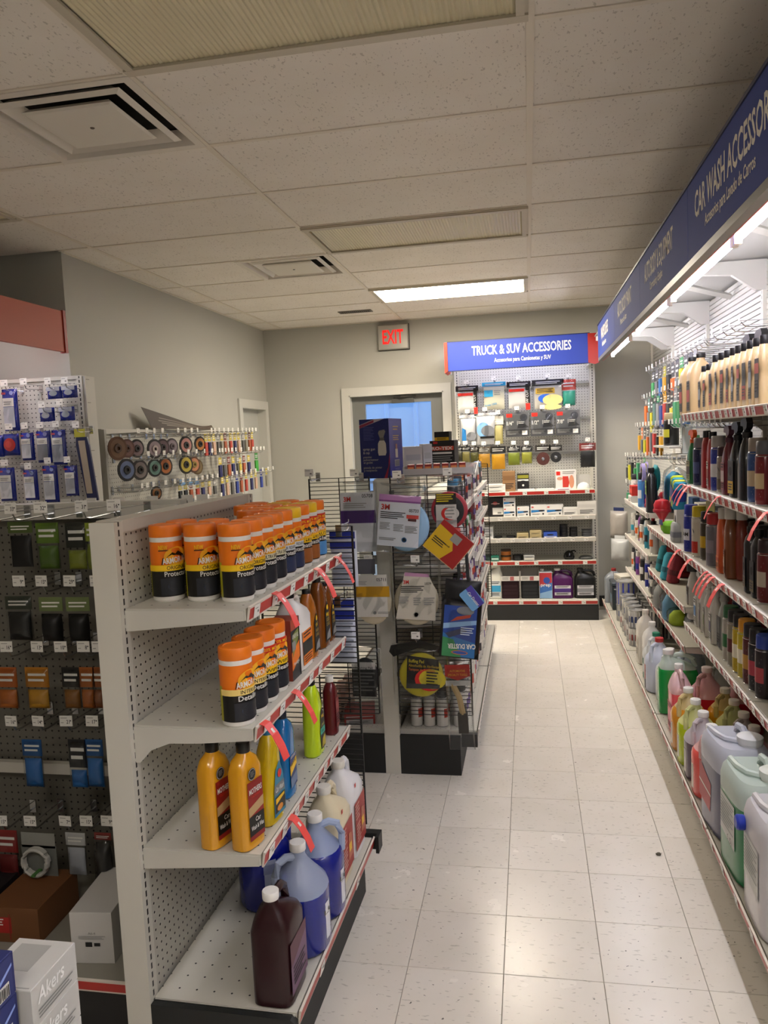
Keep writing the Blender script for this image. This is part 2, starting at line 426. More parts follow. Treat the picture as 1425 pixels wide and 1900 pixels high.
dbk = MB().box(-.28, -.28, .055, .28, .28, .10)
scr = MB().lathe([(.006, -.013), (.009, -.0098)], 8)
DW = M('#e2dbce', .45)
dparts = [('frame', dfr.mesh('frame', DW, False)), ('louver', dcn.mesh('louver', DW, False)), ('face_plate', dpl.mesh('face_plate', M('#e0dacd', .45), False), (0,0,0), [('screw', scr.mesh('screw', M('#5c564c', .4, .6)))]), ('duct_throat', dbk.mesh('duct_throat', M('#1b1c1a', .9), False))]
make('air_diffuser', 'square white air diffuser beside the ceiling light over the orange canisters', 'air vent', dparts, (GX-1.2192-.3048, GY+.3048, CEIL))
make('air_diffuser', 'square white air diffuser close to the lit ceiling light and small grille', 'air vent', dparts, (GX-1.2192-.3048, GY+4.5*.6096, CEIL))
vt = thing('ceiling_grille', 'small dark rectangular exhaust grille in a ceiling tile', 'air vent', (-1.49, 6.985, CEIL+.003))
ob('grille_frame', MB().box(-.15, -.055, -.006, .15, -.045, 0).box(-.15, .045, -.006, .15, .055, 0).box(-.15, -.045, -.006, -.135, .045, 0).box(.135, -.045, -.006, .15, .045, 0).mesh('grille_frame', M('#6e675c', .5), False), vt)
ob('grille_back', MB().box(-.14, -.05, -.001, .14, .05, .001).mesh('grille_back', M('#241f1b', .8), False), vt)
bar = MB().box(-.0022, -.045, -.005, .0022, .045, -.001).mesh('louver', M('#7d7568', .5), False)
for i in range(15): ob('louver', bar, vt, (-.126+i*.018, 0, 0))
# ---- walls
WM = wall_mat()
DX0, DX1, DZ = -1.745, -.80, 2.14
wb = MB(); wb.box(XL-.14, YB, 0, DX0, YB+.14, CEIL+.15); wb.box(DX1, YB, 0, XR+.12, YB+.14, CEIL+.15); wb.box(DX0, YB, DZ, DX1, YB+.14, CEIL+.15)
wall_back = struct('wall_back', wb.mesh('wall_back', WM, False), 'grey painted end wall with the exit door')
LY0, LY1, LZ = 6.93, 7.60, 2.055
wl = MB(); wl.box(XL-.14, YCOL+.14, 0, XL, LY0, CEIL+.15); wl.box(XL-.14, LY1, 0, XL, YB, CEIL+.15); wl.box(XL-.14, LY0, LZ, XL, LY1, CEIL+.15)
struct('wall_left', wl.mesh('wall_left', WM, False), 'grey painted side wall beside the sanding disc rack')
struct('wall_return', MB().box(XLL-.1, YCOL, 0, XL, YCOL+.14, CEIL+.15).mesh('wall_return', WM, False), 'grey return wall behind the orange canopy')
struct('wall_outer', MB().box(XLL-.1, YS, 0, XLL, YCOL, CEIL+.15).mesh('wall_outer', WM, False))
struct('wall_front', MB().box(XLL-.1, YS-.1, 0, XR+.12, YS, CEIL+.15).mesh('wall_front', WM, False))
struct('wall_right', MB().box(XR, YS, 0, XR+.12, YB, CEIL+.15).mesh('wall_right', WM, False), 'wall behind the long lit shelving')
TRIM = M('#c9c8c0', .45)
struct('baseboard_back', MB().box(XL, YB-.012, 0, DX0-.08, YB, .1).box(DX1+.08, YB-.012, 0, XR, YB, .1).mesh('baseboard_back', M('#2a2927', .5), False))
# ---- exit door with glass
t = MB(); cw = .075
t.box(DX0-cw, YB-.02, 0, DX0, YB, DZ+cw); t.box(DX1, YB-.02, 0, DX1+cw, YB, DZ+cw); t.box(DX0, YB-.02, DZ, DX1, YB, DZ+cw)
t.box(DX0, YB-.02, 0, DX0+.012, YB+.14, DZ); t.box(DX1-.012, YB-.02, 0, DX1, YB+.14, DZ); t.box(DX0, YB-.02, DZ-.012, DX1, YB+.14, DZ)
struct('trim_1', t.mesh('trim_1', TRIM, False), 'pale wooden casing around the exit door')
ALU = M('#8b8c88', .4, .5)
d1 = MB(); a0, a1, yd = DX0+.03, DX1-.03, YB+.07
d1.box(a0, yd, .01, a0+.115, yd+.045, DZ-.02); d1.box(a1-.105, yd, .01, a1, yd+.045, DZ-.02); d1.box(a0+.115, yd, DZ-.09, a1-.105, yd+.045, DZ-.02); d1.box(a0+.115, yd, .01, a1-.105, yd+.045, .25); d1.box(a0-.018, yd+.002, DZ-.0205, a1+.018, yd+.04, DZ-.0122); d1.box(a0-.018, yd+.002, 0, a0-.001, yd+.04, DZ-.021); d1.box(a1+.001, yd+.002, 0, a1+.018, yd+.04, DZ-.021)
door1 = struct('door_1', d1.mesh('door_1', ALU, False), 'grey metal framed glass exit door')
ob('door_pane', MB().box(a0+.11, yd+.018, .24, a1-.1, yd+.026, DZ-.085).mesh('door_pane', M('#dfe9ee', .03, 0, .10), False), door1)
dc = ob('door_closer', MB().box(-1.32, yd-.05, 2.045, -1.10, yd, 2.09).mesh('door_closer', M('#6f6f6b', .35, .7), False), door1)
ob('closer_arm', MB().tube([(-1.30, yd-.03, 2.10), (-1.22, yd-.09, 2.105), (-1.08, yd-.04, 2.11)], .008).mesh('closer_arm', M('#55534f', .35, .7)), dc)
ob('push_bar', MB().tube([(a0+.05, yd-.07, 1.02), (a1-.05, yd-.07, 1.02)], .018, 8).tube([(a0+.06, yd-.07, 1.02), (a0+.06, yd, 1.02)], .012).tube([(a1-.06, yd-.07, 1.02), (a1-.06, yd, 1.02)], .012).mesh('push_bar', CHROME), door1)
# ---- side door in the left wall
t = MB(); x = XL+.02
t.box(XL, LY0-.07, 0, x, LY0, LZ+.07); t.box(XL, LY1, 0, x, LY1+.07, LZ+.07); t.box(XL, LY0, LZ, x, LY1, LZ+.07)
t.box(XL-.14, LY0, 0, x, LY0+.012, LZ); t.box(XL-.14, LY1-.012, 0, x, LY1, LZ); t.box(XL-.14, LY0, LZ-.012, x, LY1, LZ)
struct('trim_2', t.mesh('trim_2', TRIM, False), 'pale casing around the closed side door')
door2 = struct('door_2', MB().box(XL-.11, LY0+.012, .01, XL-.07, LY1-.012, LZ-.014).mesh('door_2', M('#b9bab3', .5), False), 'closed pale side door')
ob('door_knob', MB().lathe([(.012, 0), (.012, .03), (.028, .045), (.03, .06), (.018, .072)], 14).mesh('door_knob', CHROME), door2, (XL-.07, LY0+.09, .98), (0, PI/2, 0))
# ---- outside the exit door: a blue clad building in daylight
bl = thing('blue_building', 'bright blue ribbed metal building outside the exit door glass', 'building', (0, 9.6, 0))
BLUE = M('#86b9f2', .55)
pan = MB()
pan.prism([(0, 0), (.30, 0), (.315, -.03), (.345, -.03), (.36, 0), (.36, .05), (0, .05)], 0, 3.6, plane='xy')
pan_me = pan.mesh('siding_panel', BLUE, False)
for i in range(12): ob('siding_panel', pan_me, bl, (-4.2+i*.36, 0, 0))
ob('base_rail', MB().box(-4.2, -.04, 0, .12, 0, .9).mesh('base_rail', M('#b9c4cc', .6), False), bl)
struct('pavement', MB().box(-5.5, YB+.14, -.12, 2.5, 9.6, -.02).mesh('pavement', M('#9b9b97', .9), False), 'concrete pavement outside the exit door')
# ---- exit sign
ex = thing('exit_sign', 'brushed metal exit sign with glowing red letters', 'sign', (-1.267, YB, 2.565))
ob('housing', MB().loft([[(sx*(.15-i), y, .1185+sz*(.1185-i)) for sx, sz in ((-1,-1),(1,-1),(1,1),(-1,1))] for y, i in ((0, 0), (-.05, 0), (-.06, .008))]).mesh('housing', M('#b9b6ae', .35, .6), False), ex)
ob('back_plate', MB().box(-.156, -.012, -.006, .156, 0, .243).mesh('back_plate', M('#2b2a28', .5), False), ex)
p = Print(); p.text('EXIT', 0, .055, .135, M('#e81410', .4, 0, 1, .55), w=.205, bold=.02)
ob('lettering', p.mesh('lettering'), ex, (0, -.0605, 0))
# ================================================================== shelving pieces
def rel(par, w): return Vector(w)-par.location
TAGM = [TAGW, INK]
tag_me = MB().box(-.019, -.0015, -.016, .019, 0, .016, 0).box(.002, -.0019, -.004, .011, -.0015, .002, 1).box(-.015, -.0019, .008, .005, -.0015, .0095, 1).mesh('price_tag', [TAGW, M('#6d6b66', .6)], False)
def flag_mesh():
    mb = MB(); pts = [(0, .012), (-.014, .008), (-.034, -.016), (-.052, -.048), (-.064, -.080)]; w = .0165
    vs = []; fs = []
    for y, z in pts: vs += [(-w, y, z), (w, y, z), (w, y+.0008, z-.0012), (-w, y+.0008, z-.0012)]
    for i in range(len(pts)-1):
        a = 4*i; b = a+4
        fs += [(a, a+1, b+1, b), (a+1, a+2, b+2, b+1), (a+2, a+3, b+3, b+2), (a+3, a, b, b+3)]
    mb.add(vs, fs)
    mb.add([(-.005, -.0245, -.0035), (.005, -.0245, -.0035), (.005, -.0328, -.0135), (-.005, -.0328, -.0135)], [(0, 1, 2, 3)], 1)
    return mb.mesh('sale_flag', [FLAG, PAPER], False)
flag_me = flag_mesh()
def shelf(par, world, rz, L, D, rail='red', tags=6, flags=(), drop=False, skip=(), rnd=None, board=None, name='shelf', tagmat=None):
    """a steel shelf; world = middle of its back edge at the top surface, front faces local -y"""
    B = board or peg_mat('#cfccbf', 'xy', .0508, .0026)
    me = cached(('shelf', L, D, B.name), lambda: MB().box(-L/2, -D, -.022, L/2, 0, 0).box(-L/2, -D, -.03, L/2, -D+.014, -.022).mesh('shelf', B, False))
    s = ob(name, me, par, rel(par, world), (0, 0, rz))
    def br():
        mb = MB(); pl = [(0, -.004), (-D+.004, -.004), (-D+.004, -.03), (-D*.55, -.042), (-D*.3, -.045), (-D*.14, -.065), (-.012, -.10), (0, -.10)] if drop else [(0, -.004), (-D+.004, -.004), (-D+.004, -.03), (-D*.5, -.045), (-.012, -.058), (0, -.058)]
        mb.prism(pl, -.002, .002, plane='yz'); return mb.mesh('bracket', STEEL, False)
    bm_ = cached(('br', D, drop), br)
    for sx in (-1, 1): ob('bracket', bm_, s, (sx*(L/2+.0025), 0, 0))
    def rl():
        mb = MB(); y = -D; 
        mb.prism([(y-.001, -.034), (y-.006, -.034), (y-.013, .004), (y-.007, .006)], -L/2, L/2, 0, 'yz')
        mb.prism([(y-.0068, -.0285), (y-.0075, -.0285), (y-.0123, -.001), (y-.0116, -.001)], -L/2+.001, L/2-.001, 1, 'yz')
        return mb.mesh('price_rail', [M('#d8cfc2', .4), {'red': RED, 'white': M('#cfcdc3', .4)}[rail]], False)
    ob('price_rail', cached(('rl', L, D, rail), rl), s)
    R = rnd or random.Random(hash((round(L, 2), round(world[1], 2), round(world[2], 2))) & 0xffff)
    for i in range(tags):
        if i in skip: continue
        x = -L/2+L*(i+.5)/tags+R.uniform(-.25, .25)*L/tags*.6
        ob('price_tag', tag_me, s, (x, -D-.0115, -.0145), (.18, 0, 0))
    for fx in flags: ob('sale_flag', flag_me, s, (fx*L/2, -D-.014, -.004), (0, 0, random.uniform(-.15, .15)))
    return s
def hook_mesh(Lh):
    def f():
        mb = MB(); mb.tube([(0, 0, 0), (0, -Lh*.8, -.004), (0, -Lh*.94, 0), (0, -Lh, .018)], .0028, 6)
        mb.tube([(0, 0, .022), (0, -Lh-.006, .024), (0, -Lh-.006, .034)], .0018, 5); mb.box(-.011, -.006, -.014, .011, 0, .03)
        return mb.mesh('peg_hook', CHROME)
    return cached(('hook', Lh), f)
HTG = [TAGW, M('#6d6b66', .6)]
htag_me = MB().box(-.021, -.0016, 0, .021, 0, .034, 0).box(.004, -.002, .009, .013, -.0016, .015, 1).box(-.017, -.002, .025, .006, -.0016, .027, 1).mesh('price_tag', HTG, False)
def htag_num(s_):
    def f():
        mb = MB().box(-.021, -.0016, 0, .021, 0, .034, 0).box(-.017, -.002, .026, .004, -.0016, .0275, 1).box(-.017, -.002, .011, -.008, -.0016, .0125, 1)
        vs, fs, tw = glyphs(s_, .012); k = .0125/.72
        mb.add([(.0125-tw*k*.8+x*k*.8, -.0018, .0085+y*.0125) for x, y in vs], fs, 2); mb.box(.0135, -.002, .016, .0175, -.0016, .0195, 2)
        return mb.mesh('price_tag', HTG+[INK], False)
    return cached(('hn', s_), f)
stag_me = MB().box(-.015, -.0016, 0, .015, 0, .030, 0).box(.002, -.002, .009, .008, -.0016, .013, 1).mesh('price_tag', HTG, False)
def hook(par, world, rz=0, Lh=.2, tag_=True, small=False, num=None):
    h = ob('peg_hook', hook_mesh(Lh), par, rel(par, world), (0, 0, rz))
    if tag_: ob('price_tag', htag_num(num) if num else (stag_me if small else htag_me), h, (0, -Lh-.008, .02), (random.uniform(-.05, .05), 0, random.uniform(-.12, .12)))
    return h

# ================================================================== products: shared part meshes
def cap_me(r, h, mat, n=18):
    return cached(('cap', r, h, mat.name), lambda: MB().lathe([(r*.97, 0), (r, .002), (r, h-.002), (r*.93, h)], n).mesh('cap', mat))
def split(prof, zc):
    lo, hi = [], []
    for i, r in enumerate(prof):
        if r[0] <= zc: lo.append(r)
        else: hi.append(r)
    if lo and hi:
        a, b = lo[-1], hi[0]; t = (zc-a[0])/(b[0]-a[0]); m = tuple(x+(y-x)*t for x, y in zip(a, b)); lo.append(m); hi.insert(0, m)
    return lo, hi
def glabel(w, h, base, acc, kind=0, wrap=None, ink=INK, word=None, wm=None):
    """small printed product label: blocks of colour, a headline and fine print"""
    def f():
        p = Print(); n = 8 if wrap else 1
        p.rect(-w/2, 0, w/2, h, base, n)
        if kind == 0:
            p.rect(-w/2, h*.62, w/2, h*.88, acc, n); p.lines(-w*.4, h*.1, w*.4, h*.45, 4, ink)
        elif kind == 1:
            p.rect(-w/2, 0, w/2, h*.38, acc, n); p.disc(0, h*.68, w*.28, h*.14, ink); p.lines(-w*.35, h*.06, w*.35, h*.3, 3, base)
        elif kind == 2:
            p.rect(-w/2, h*.3, w/2, h*.7, acc, n); p.lines(-w*.4, h*.76, w*.4, h*.95, 2, ink); p.lines(-w*.4, h*.05, w*.4, h*.25, 3, ink)
        elif kind == 3:
            p.poly([(-w/2, h*.55), (w/2, h*.8), (w/2, h), (-w/2, h)], acc); p.lines(-w*.38, h*.12, w*.38, h*.5, 5, ink)
        if word: p.text(word, 0, h*(.7 if kind in (0,) else .45), h*.13, wm or PAPER, w=w*.85)
        return p.mesh('label', wrap)
    return cached(('gl', round(w, 4), round(h, 4), base.name, acc.name, kind, wrap, ink.name, word), f)

# ---- wipes canister
CAN_R, CAN_H = .0425, .205
can_body = MB().lathe([(.038, 0), (.041, .003), (CAN_R-.0006, .006), (CAN_R-.0006, .172), (.0415, .174)], 28).mesh('canister', M('#e6e3da', .4))
def lid_me(h): return cached(('lid', h), lambda: MB().lathe([(.0418, .172), (.0428, .174), (.0428, .199), (.041, .2035), (.030, .205), (.0285, .2035)], 28).mesh('lid', M(h, .4)))
OR_, YE_, BK_, WH_ = M('#f07a10', .4), M('#f2c413', .4), M('#14130f', .4), M('#eeeae0', .4)
RD_ = M('#d2281c', .4)
def can_label(kind):
    def f():
        p = Print(); c = 2*PI*CAN_R; a, b = -c*.5, c*.5
        p.rect(a, .014, b, .16, OR_, 28)
        p.rect(a, .014, b, .083, BK_, 28)
        p.rect(a, .014, -c*.30, .105, M('#b9b51e', .4), 6)
        p.lines(-c*.45, .02, -c*.32, .095, 12, INK)
        band = {'orig': YE_, 'ultra': M('#d8d2b0', .4), 'fresh': M('#dfe6ea', .4), 'leather': YE_, 'glass': YE_, 'clean': YE_, 'detail': M('#f0d27a', .4)}[kind]
        if kind in ('glass', 'leather', 'clean'): p.rect(-c*.25, .143, c*.3, .16, RD_, 10); p.text('20% MORE', 0, .1465, .009, YE_)
        p.disc(0, .120, .033, .026, M('#f7b52b', .4), 20)
        p.poly([(-.035, .100), (.035, .100), (.035, .083), (-.035, .083)], band); p.rect(-c*.3, .083, c*.3, .099, band, 12)
        p.poly([(-.034, .106), (-.024, .122), (-.012, .132), (-.004, .128), (.004, .135), (.014, .128), (.026, .122), (.034, .106)], BK_)
        p.poly([(-.040, .100), (.040, .107), (.042, .124), (-.036, .118)], BK_); p.text('ARMOR ALL', 0, .1045, .0155, PAPER, w=.074, rot=.08, bold=.02)
        if kind == 'orig': p.text('NEW', -.034, .1405, .0115, YE_, w=.022, bold=.02); p.rect(-.046, .1365, -.022, .139, BK_)
        p.text({'orig': 'ORIGINAL', 'ultra': 'ULTRA SHINE', 'fresh': 'AIR FRESHENING', 'detail': 'INTERIOR', 'leather': 'GEL', 'glass': 'AUTO', 'clean': 'WIPES'}[kind], 0, .0865, .010, BK_, w=.056)
        p.text({'orig': 'Protectant', 'ultra': 'Protectant', 'fresh': 'Protectant', 'leather': 'Leather', 'glass': 'Glass', 'clean': 'Cleaning', 'detail': 'Detailing'}[kind], 0, .0685, .0135, PAPER, w=.068)
        pic = {'leather': '#9a5a28', 'glass': '#4f8fc8', 'fresh': '#2b3656', 'clean': '#20242c'}.get(kind, '#22242b')
        p.rect(-.045, .018, .045, .064, M(pic, .4), 8); p.disc(0, .042, .028, .016, M({'leather': '#c98448', 'glass': '#8fbfe6'}.get(kind, '#3a3f4c'), .4)); p.rect(-.012, .030, .012, .046, M('#0e0f14', .3))
        p.rect(.022, .02, .042, .036, GREY, 3)
        return p.mesh('label', CAN_R)
    return cached(('canlab', kind), f)
def canister(label, loc, rz, kind='orig', lid='#ee7b14', group=None):
    return make('wipes_canister', label, 'canister', [('canister', can_body), ('lid', lid_me(lid)), ('label', can_label(kind))], loc, rz, group)

# ---- jugs
ROUND = [(0, .066, .066, 2.4), (.004, .074, .074, 2.4), (.012, .077, .077, 2.5), (.165, .077, .077, 2.5), (.185, .072, .072, 2.3), (.212, .050, .050, 2.1), (.238, .029, .029, 2), (.254, .020, .020, 2), (.272, .019, .019, 2)]
SQUARE = [(0, .070, .048, 5), (.005, .078, .056, 5), (.20, .078, .056, 5), (.225, .068, .050, 4, .004, 0), (.252, .040, .036, 3, .022, 0), (.268, .021, .021, 2, .035, 0), (.285, .019, .019, 2, .036, 0)]
def jug(label, loc, rz, shape='round', body='#ece8dc', liquid=None, fill=.2, cap='#ecebe6', lab=None, scale=1.0, group=None, name='gallon_jug', cat='jug', flip=1, balpha=.62, hcol=None, hrot=0):
    prof = ROUND if shape == 'round' else [r if len(r) < 5 else r[:4]+(r[4]*flip, 0) for r in SQUARE]
    bm = M(body, .28, 0, balpha if liquid else 1.0); lm = M(liquid, .22, 0, 1, 0, .3) if liquid else bm
    parts = []
    key = ('jug', flip, shape, body, liquid, fill, balpha)
    if liquid:
        lo, hi = split(prof, fill)
        parts.append(('body', cached(key+('b',), lambda: MB().se(hi, 22, c0=False).mesh('body', bm))))
        parts.append(('liquid', cached(key+('l',), lambda: MB().se(lo, 22).mesh('liquid', lm))))
    else: parts.append(('body', cached(key+('b',), lambda: MB().se(prof, 22).mesh('body', bm))))
    hm = M(hcol, .28, 0, .75) if hcol else (M(body, .28, 0, max(balpha, .8)) if liquid else bm)
    if shape == 'round':
        hd = cached(('hd', 'r', flip, hm.name), lambda: MB().tube([(flip*.012, 0, .252), (flip*.040, 0, .260), (flip*.064, 0, .252), (flip*.076, 0, .222), (flip*.074, 0, .172)], .0115, 8, sx=.9).mesh('handle', hm))
        capz, cx = .268, 0
    else:
        hd = cached(('hd', 's', flip, hm.name), lambda: MB().tube([(.030*flip, 0, .262), (.0, 0, .278), (-.038*flip, 0, .276), (-.062*flip, 0, .258), (-.070*flip, 0, .222)], .0125, 8, sx=.9).mesh('handle', hm))
        capz, cx = .281, .036*flip
    parts.append(('handle', hd))
    parts.append(('cap', cap_me(.0225, .022, M(cap, .4)), (cx, 0, capz)))
    if lab:
        w, h, z0, base, acc, kind = lab[:6]; word = lab[6] if len(lab) > 6 else None
        if shape == 'round': parts.append(('label', glabel(w, h, M(base, .45), M(acc, .45), kind, .0775, word=word, wm=INK), (0, 0, z0)))
        else: parts.append(('label', glabel(w, h, M(base, .45), M(acc, .45), kind, word=word, wm=INK), (0, -.0565, z0)))
    t = make(name, label, cat, parts, loc, rz, group, scale=scale)
    if hrot:
        for c in t.children:
            if c.name.startswith('handle'): c.rotation_euler.z = hrot
    return t

# ---- bottles
BOT = {
 'flat': [(0, .040, .024, 3), (.004, .046, .029, 3.2), (.20, .046, .029, 3.2), (.225, .036, .025, 2.6), (.238, .020, .018, 2), (.246, .015, .015, 2)],
 'curvy': [(0, .046, .026, 2.8), (.006, .052, .031, 2.8), (.09, .050, .031, 2.8), (.17, .046, .030, 2.8), (.215, .038, .027, 2.6, -.006, 0), (.245, .024, .02, 2.2, -.012, 0), (.252, .017, .017, 2, -.012, 0)],
 'slant': [(0, .044, .026, 3), (.005, .050, .030, 3), (.07, .051, .030, 3), (.14, .042, .029, 2.8, .006, 0), (.20, .036, .027, 2.6, .010, 0), (.235, .022, .02, 2.2, .012, 0), (.245, .016, .016, 2, .012, 0)],
 'slim': [(0, .028, .022, 2.6), (.004, .032, .026, 2.6), (.165, .032, .026, 2.6), (.185, .024, .02, 2.3), (.196, .013, .013, 2), (.204, .013, .013, 2)],
 'quart': [(0, .046, .028, 4), (.004, .050, .032, 4), (.085, .050, .032, 4), (.095, .046, .029, 4), (.12, .046, .029, 4), (.13, .050, .032, 4), (.165, .050, .032, 4), (.19, .034, .026, 2.6), (.205, .022, .022, 2), (.21, .020, .020, 2)],
 'spray': [(0, .040, .026, 3), (.004, .044, .030, 3), (.10, .044, .030, 3), (.15, .038, .028, 2.8), (.185, .024, .022, 2.2), (.205, .014, .014, 2), (.22, .014, .014, 2)],
}
def trig_mesh():
    mb = MB(); mb.lathe([(.017, 0), (.018, .002), (.018, .018), (.012, .022), (.012, .03)], 12)
    mb.prism([(-.052, .040), (-.052, .056), (-.03, .066), (.02, .066), (.034, .050), (.030, .034), (.012, .026), (-.012, .026), (-.018, .038)], -.011, .011)
    mb.prism([(-.016, .036), (-.036, .006), (-.042, -.018), (-.036, -.02), (-.028, .004), (-.008, .030)], -.006, .006)
    mb.box(-.060, -.008, .041, -.051, .008, .055); return mb
TRIG = trig_mesh()
def trigger(mat): return cached(('trig', mat.name), lambda: TRIG.mesh('spray_trigger', mat))
def bottle(label, loc, rz, shape='flat', color='#d9a21b', cap='#161616', lab=None, sc=1.0, group=None, name='bottle', trig=False, capr=.016, caph=.022, alpha=1.0, rough=.3):
    prof = BOT[shape]; bm = M(color, rough, 0, alpha, 0, .3)
    parts = [('body', cached(('bot', shape, bm.name), lambda: MB().se(prof, 20).mesh('body', bm)))]
    zt = prof[-1][0]; cx = prof[-1][4] if len(prof[-1]) > 4 else 0
    if trig: parts.append(('spray_trigger', trigger(M(cap, .4)), (cx, 0, zt-.012)))
    else: parts.append(('cap', cap_me(capr, caph, M(cap, .4)), (cx, 0, zt-.004)))
    if lab:
        w, h, z0, base, acc, kind = lab[:6]; word = lab[6] if len(lab) > 6 else None
        yl = -max(r[2] for r in prof if z0 <= r[0] <= z0+h+.05)-.0006
        parts.append(('label', glabel(w, h, M(base, .4), M(acc, .4), kind, word=word), (0, yl, z0)))
    return make(name, label, 'bottle', parts, loc, rz, group, scale=sc)
def aerosol(label, loc, rz, color, cap, acc='#e8e4da', r=.033, h=.2, group=None, kind=2, ink='#f0efe8', name='spray_can', word=None):
    bm = M(color, .3, .1, 1, 0, .2)
    body = cached(('aer', bm.name, r, h), lambda: MB().lathe([(r*.93, 0), (r, .004), (r, h*.76), (r*.9, h*.795), (r*.62, h*.82)], 18).mesh('can_body', bm))
    cp = cached(('acap', cap, r, h), lambda: MB().lathe([(r*.90, h*.79), (r*.93, h*.80), (r*.90, h*.985), (r*.82, h)], 18).mesh('cap', M(cap, .4)))
    lb = glabel(r*2.3, h*.6, bm, M(acc, .4), kind, r+.0003, ink=M(ink, .5), word=word, wm=INK)
    rim = cached(('arim', r, h), lambda: MB().lathe([(r*.94, 0), (r*1.015, .001), (r*1.015, .004), (r*.98, .005)], 18).lathe([(r*.99, h*.755), (r*1.012, h*.757), (r*1.012, h*.766), (r*.96, h*.77)], 18).mesh('rim', CHROME))
    return make(name, label, 'spray can', [('can_body', body), ('cap', cp), ('label', lb, (0, 0, h*.08)), ('rim', rim)], loc, rz, group)
def paint_can(label, loc, rz, r=.053, h=.125, color='#c9c7c0', acc='#7a2a2a', group=None, bail=False, top='#b9bab8'):
    k = ('pc', r, h)
    body = cached(k, lambda: MB().lathe([(r*.98, 0), (r*1.02, .002), (r*1.02, .006), (r, .008), (r, h-.008), (r*1.025, h-.006), (r*1.025, h), (r*.93, h), (r*.92, h-.006)], 22, c1=False).mesh('can_body', M('#b4b4b1', .3, .8)))
    lid = cached(k+('lid', top), lambda: MB().lathe([(r*.925, h-.005), (r*.9, h-.001), (r*.80, h-.001), (r*.78, h-.005), (0.001, h-.005)], 22, c0=False).mesh('lid', M(top, .28, .7)))
    lb = glabel(r*4.2, h-.02, M(color, .4), M(acc, .4), 2, r+.0004)
    parts = [('can_body', body), ('lid', lid), ('label', lb, (0, 0, .010))]
    if bail: parts.append(('ear', cached(k+('ear',), lambda: MB().lathe([(.014, 0), (.014, .004), (.006, .007)], 10).mesh('ear', CHROME)), (0, -r-.004, h*.62)))
    return make('paint_can', label, 'can', parts, loc, rz, group)
# ---- cartons
def carton(label, loc, rz, dims, color, front=None, side=None, group=None, name='carton', cat='box', rx=0):
    w, d, h = dims; parts = [('carton', bxm('carton', dims, M(color, .55), .0012))]
    if front: parts.append(('front_print', front, (0, -d/2-.0004, 0)))
    t = make(name, label, cat, parts, loc, rz, group, rx=rx)
    if side: ob('side_print', side, t, (w/2+.0004, 0, 0), (0, 0, PI/2))
    return t
# ---- hanging packs: origin at the hang hole, body below, front faces local -y
def pillow(w, h, t, n=7, mat=None, name='pouch', z1=0.0, ex=3.0, wob=0.0, seed=1):
    def f():
        R = random.Random(seed); mb = MB(); g = []
        for s in (-1, 1):
            for j in range(n+1):
                for i in range(n+1):
                    a, b = 2*i/n-1, 2*j/n-1
                    q = max(0, (1-abs(a)**ex))*max(0, (1-abs(b)**ex)); e = R.uniform(-wob, wob) if 0 < i < n and 0 < j < n else 0
                    g.append((a*w/2, s*(t/2*q**.6+.0006)+e*(1 if s < 0 else 0), z1-h/2+b*h/2))
        k = (n+1)**2; fs = []
        for s in (0, 1):
            for j in range(n):
                for i in range(n):
                    a = s*k+j*(n+1)+i; q = (a, a+1, a+n+2, a+n+1); fs.append(q if not s else q[::-1])
        rim = [i for i in range(n+1)]+[(j+1)*(n+1)-1 for j in range(1, n+1)]+[n*(n+1)+i for i in range(n-1, -1, -1)]+[j*(n+1) for j in range(n-1, 0, -1)]
        for i in range(len(rim)):
            a, b = rim[i], rim[(i+1) % len(rim)]; fs.append((b, a, a+k, b+k))
        mb.add(g, fs); return mb.mesh(name, mat or FILM, True, 60)
    return cached(('pil', w, h, t, n, (mat or FILM).name, name, z1, ex, wob, seed), f)
def card_me(w, h, mat, name='card', z1=.0, t=.0016, y=0):
    return cached(('card', w, h, mat.name, name, z1, t, y), lambda: MB().box(-w/2, y-t/2, z1-h, w/2, y+t/2, z1).mesh(name, mat, False))
def pack(label, loc, rz, w, h, t, card, cont, group=None, head=.25, contm=None, pr=None, name='hanging_pack', cat='pack', film=True, ink='#e8e6de', ry=0, shape='pillow'):
    """card header, bulging contents and a clear pouch"""
    cm = M(card, .45); hh = h*head
    parts = [('header_card', card_me(w, hh, cm, 'header_card', .012))]
    p = Print(); p.lines(-w*.38, -hh+.012+hh*.15, w*.38, .008-hh*.25, 2, M(ink, .5))
    parts[0] = parts[0]+((0, 0, 0), [('card_print', cached(('cp', w, hh, ink), lambda: p.mesh('card_print')), (0, -.0012, 0))])
    cmat = M(cont, .5) if contm is None else contm
    if shape == 'pillow': body = pillow(w*.86, h*(1-head)*.93, t, 6, cmat, 'contents', -hh+.004, 3)
    elif shape == 'card': body = card_me(w*.9, h*(1-head)*.95, cmat, 'contents', -hh+.004, t*.6)
    else: body = cached(('dsk', w, h, t, cmat.name), lambda: MB().loft([[(w*.43*math.cos(2*PI*i/20), y, -hh-w*.40+w*.43*math.sin(2*PI*i/20)) for i in range(20)] for y in (-t/2, t/2)]).mesh('contents', cmat, True, 30))
    parts.append(('contents', body))
    if pr: parts.append(('insert_print', pr, (0, -t/2-.002, -hh)))
    if film: parts.append(('pouch', pillow(w, h-.004, t+.004, 7, FILM, 'pouch', .006, 5, .0015, 3)))
    return make(name, label, cat, parts, loc, rz, group, ry=ry)
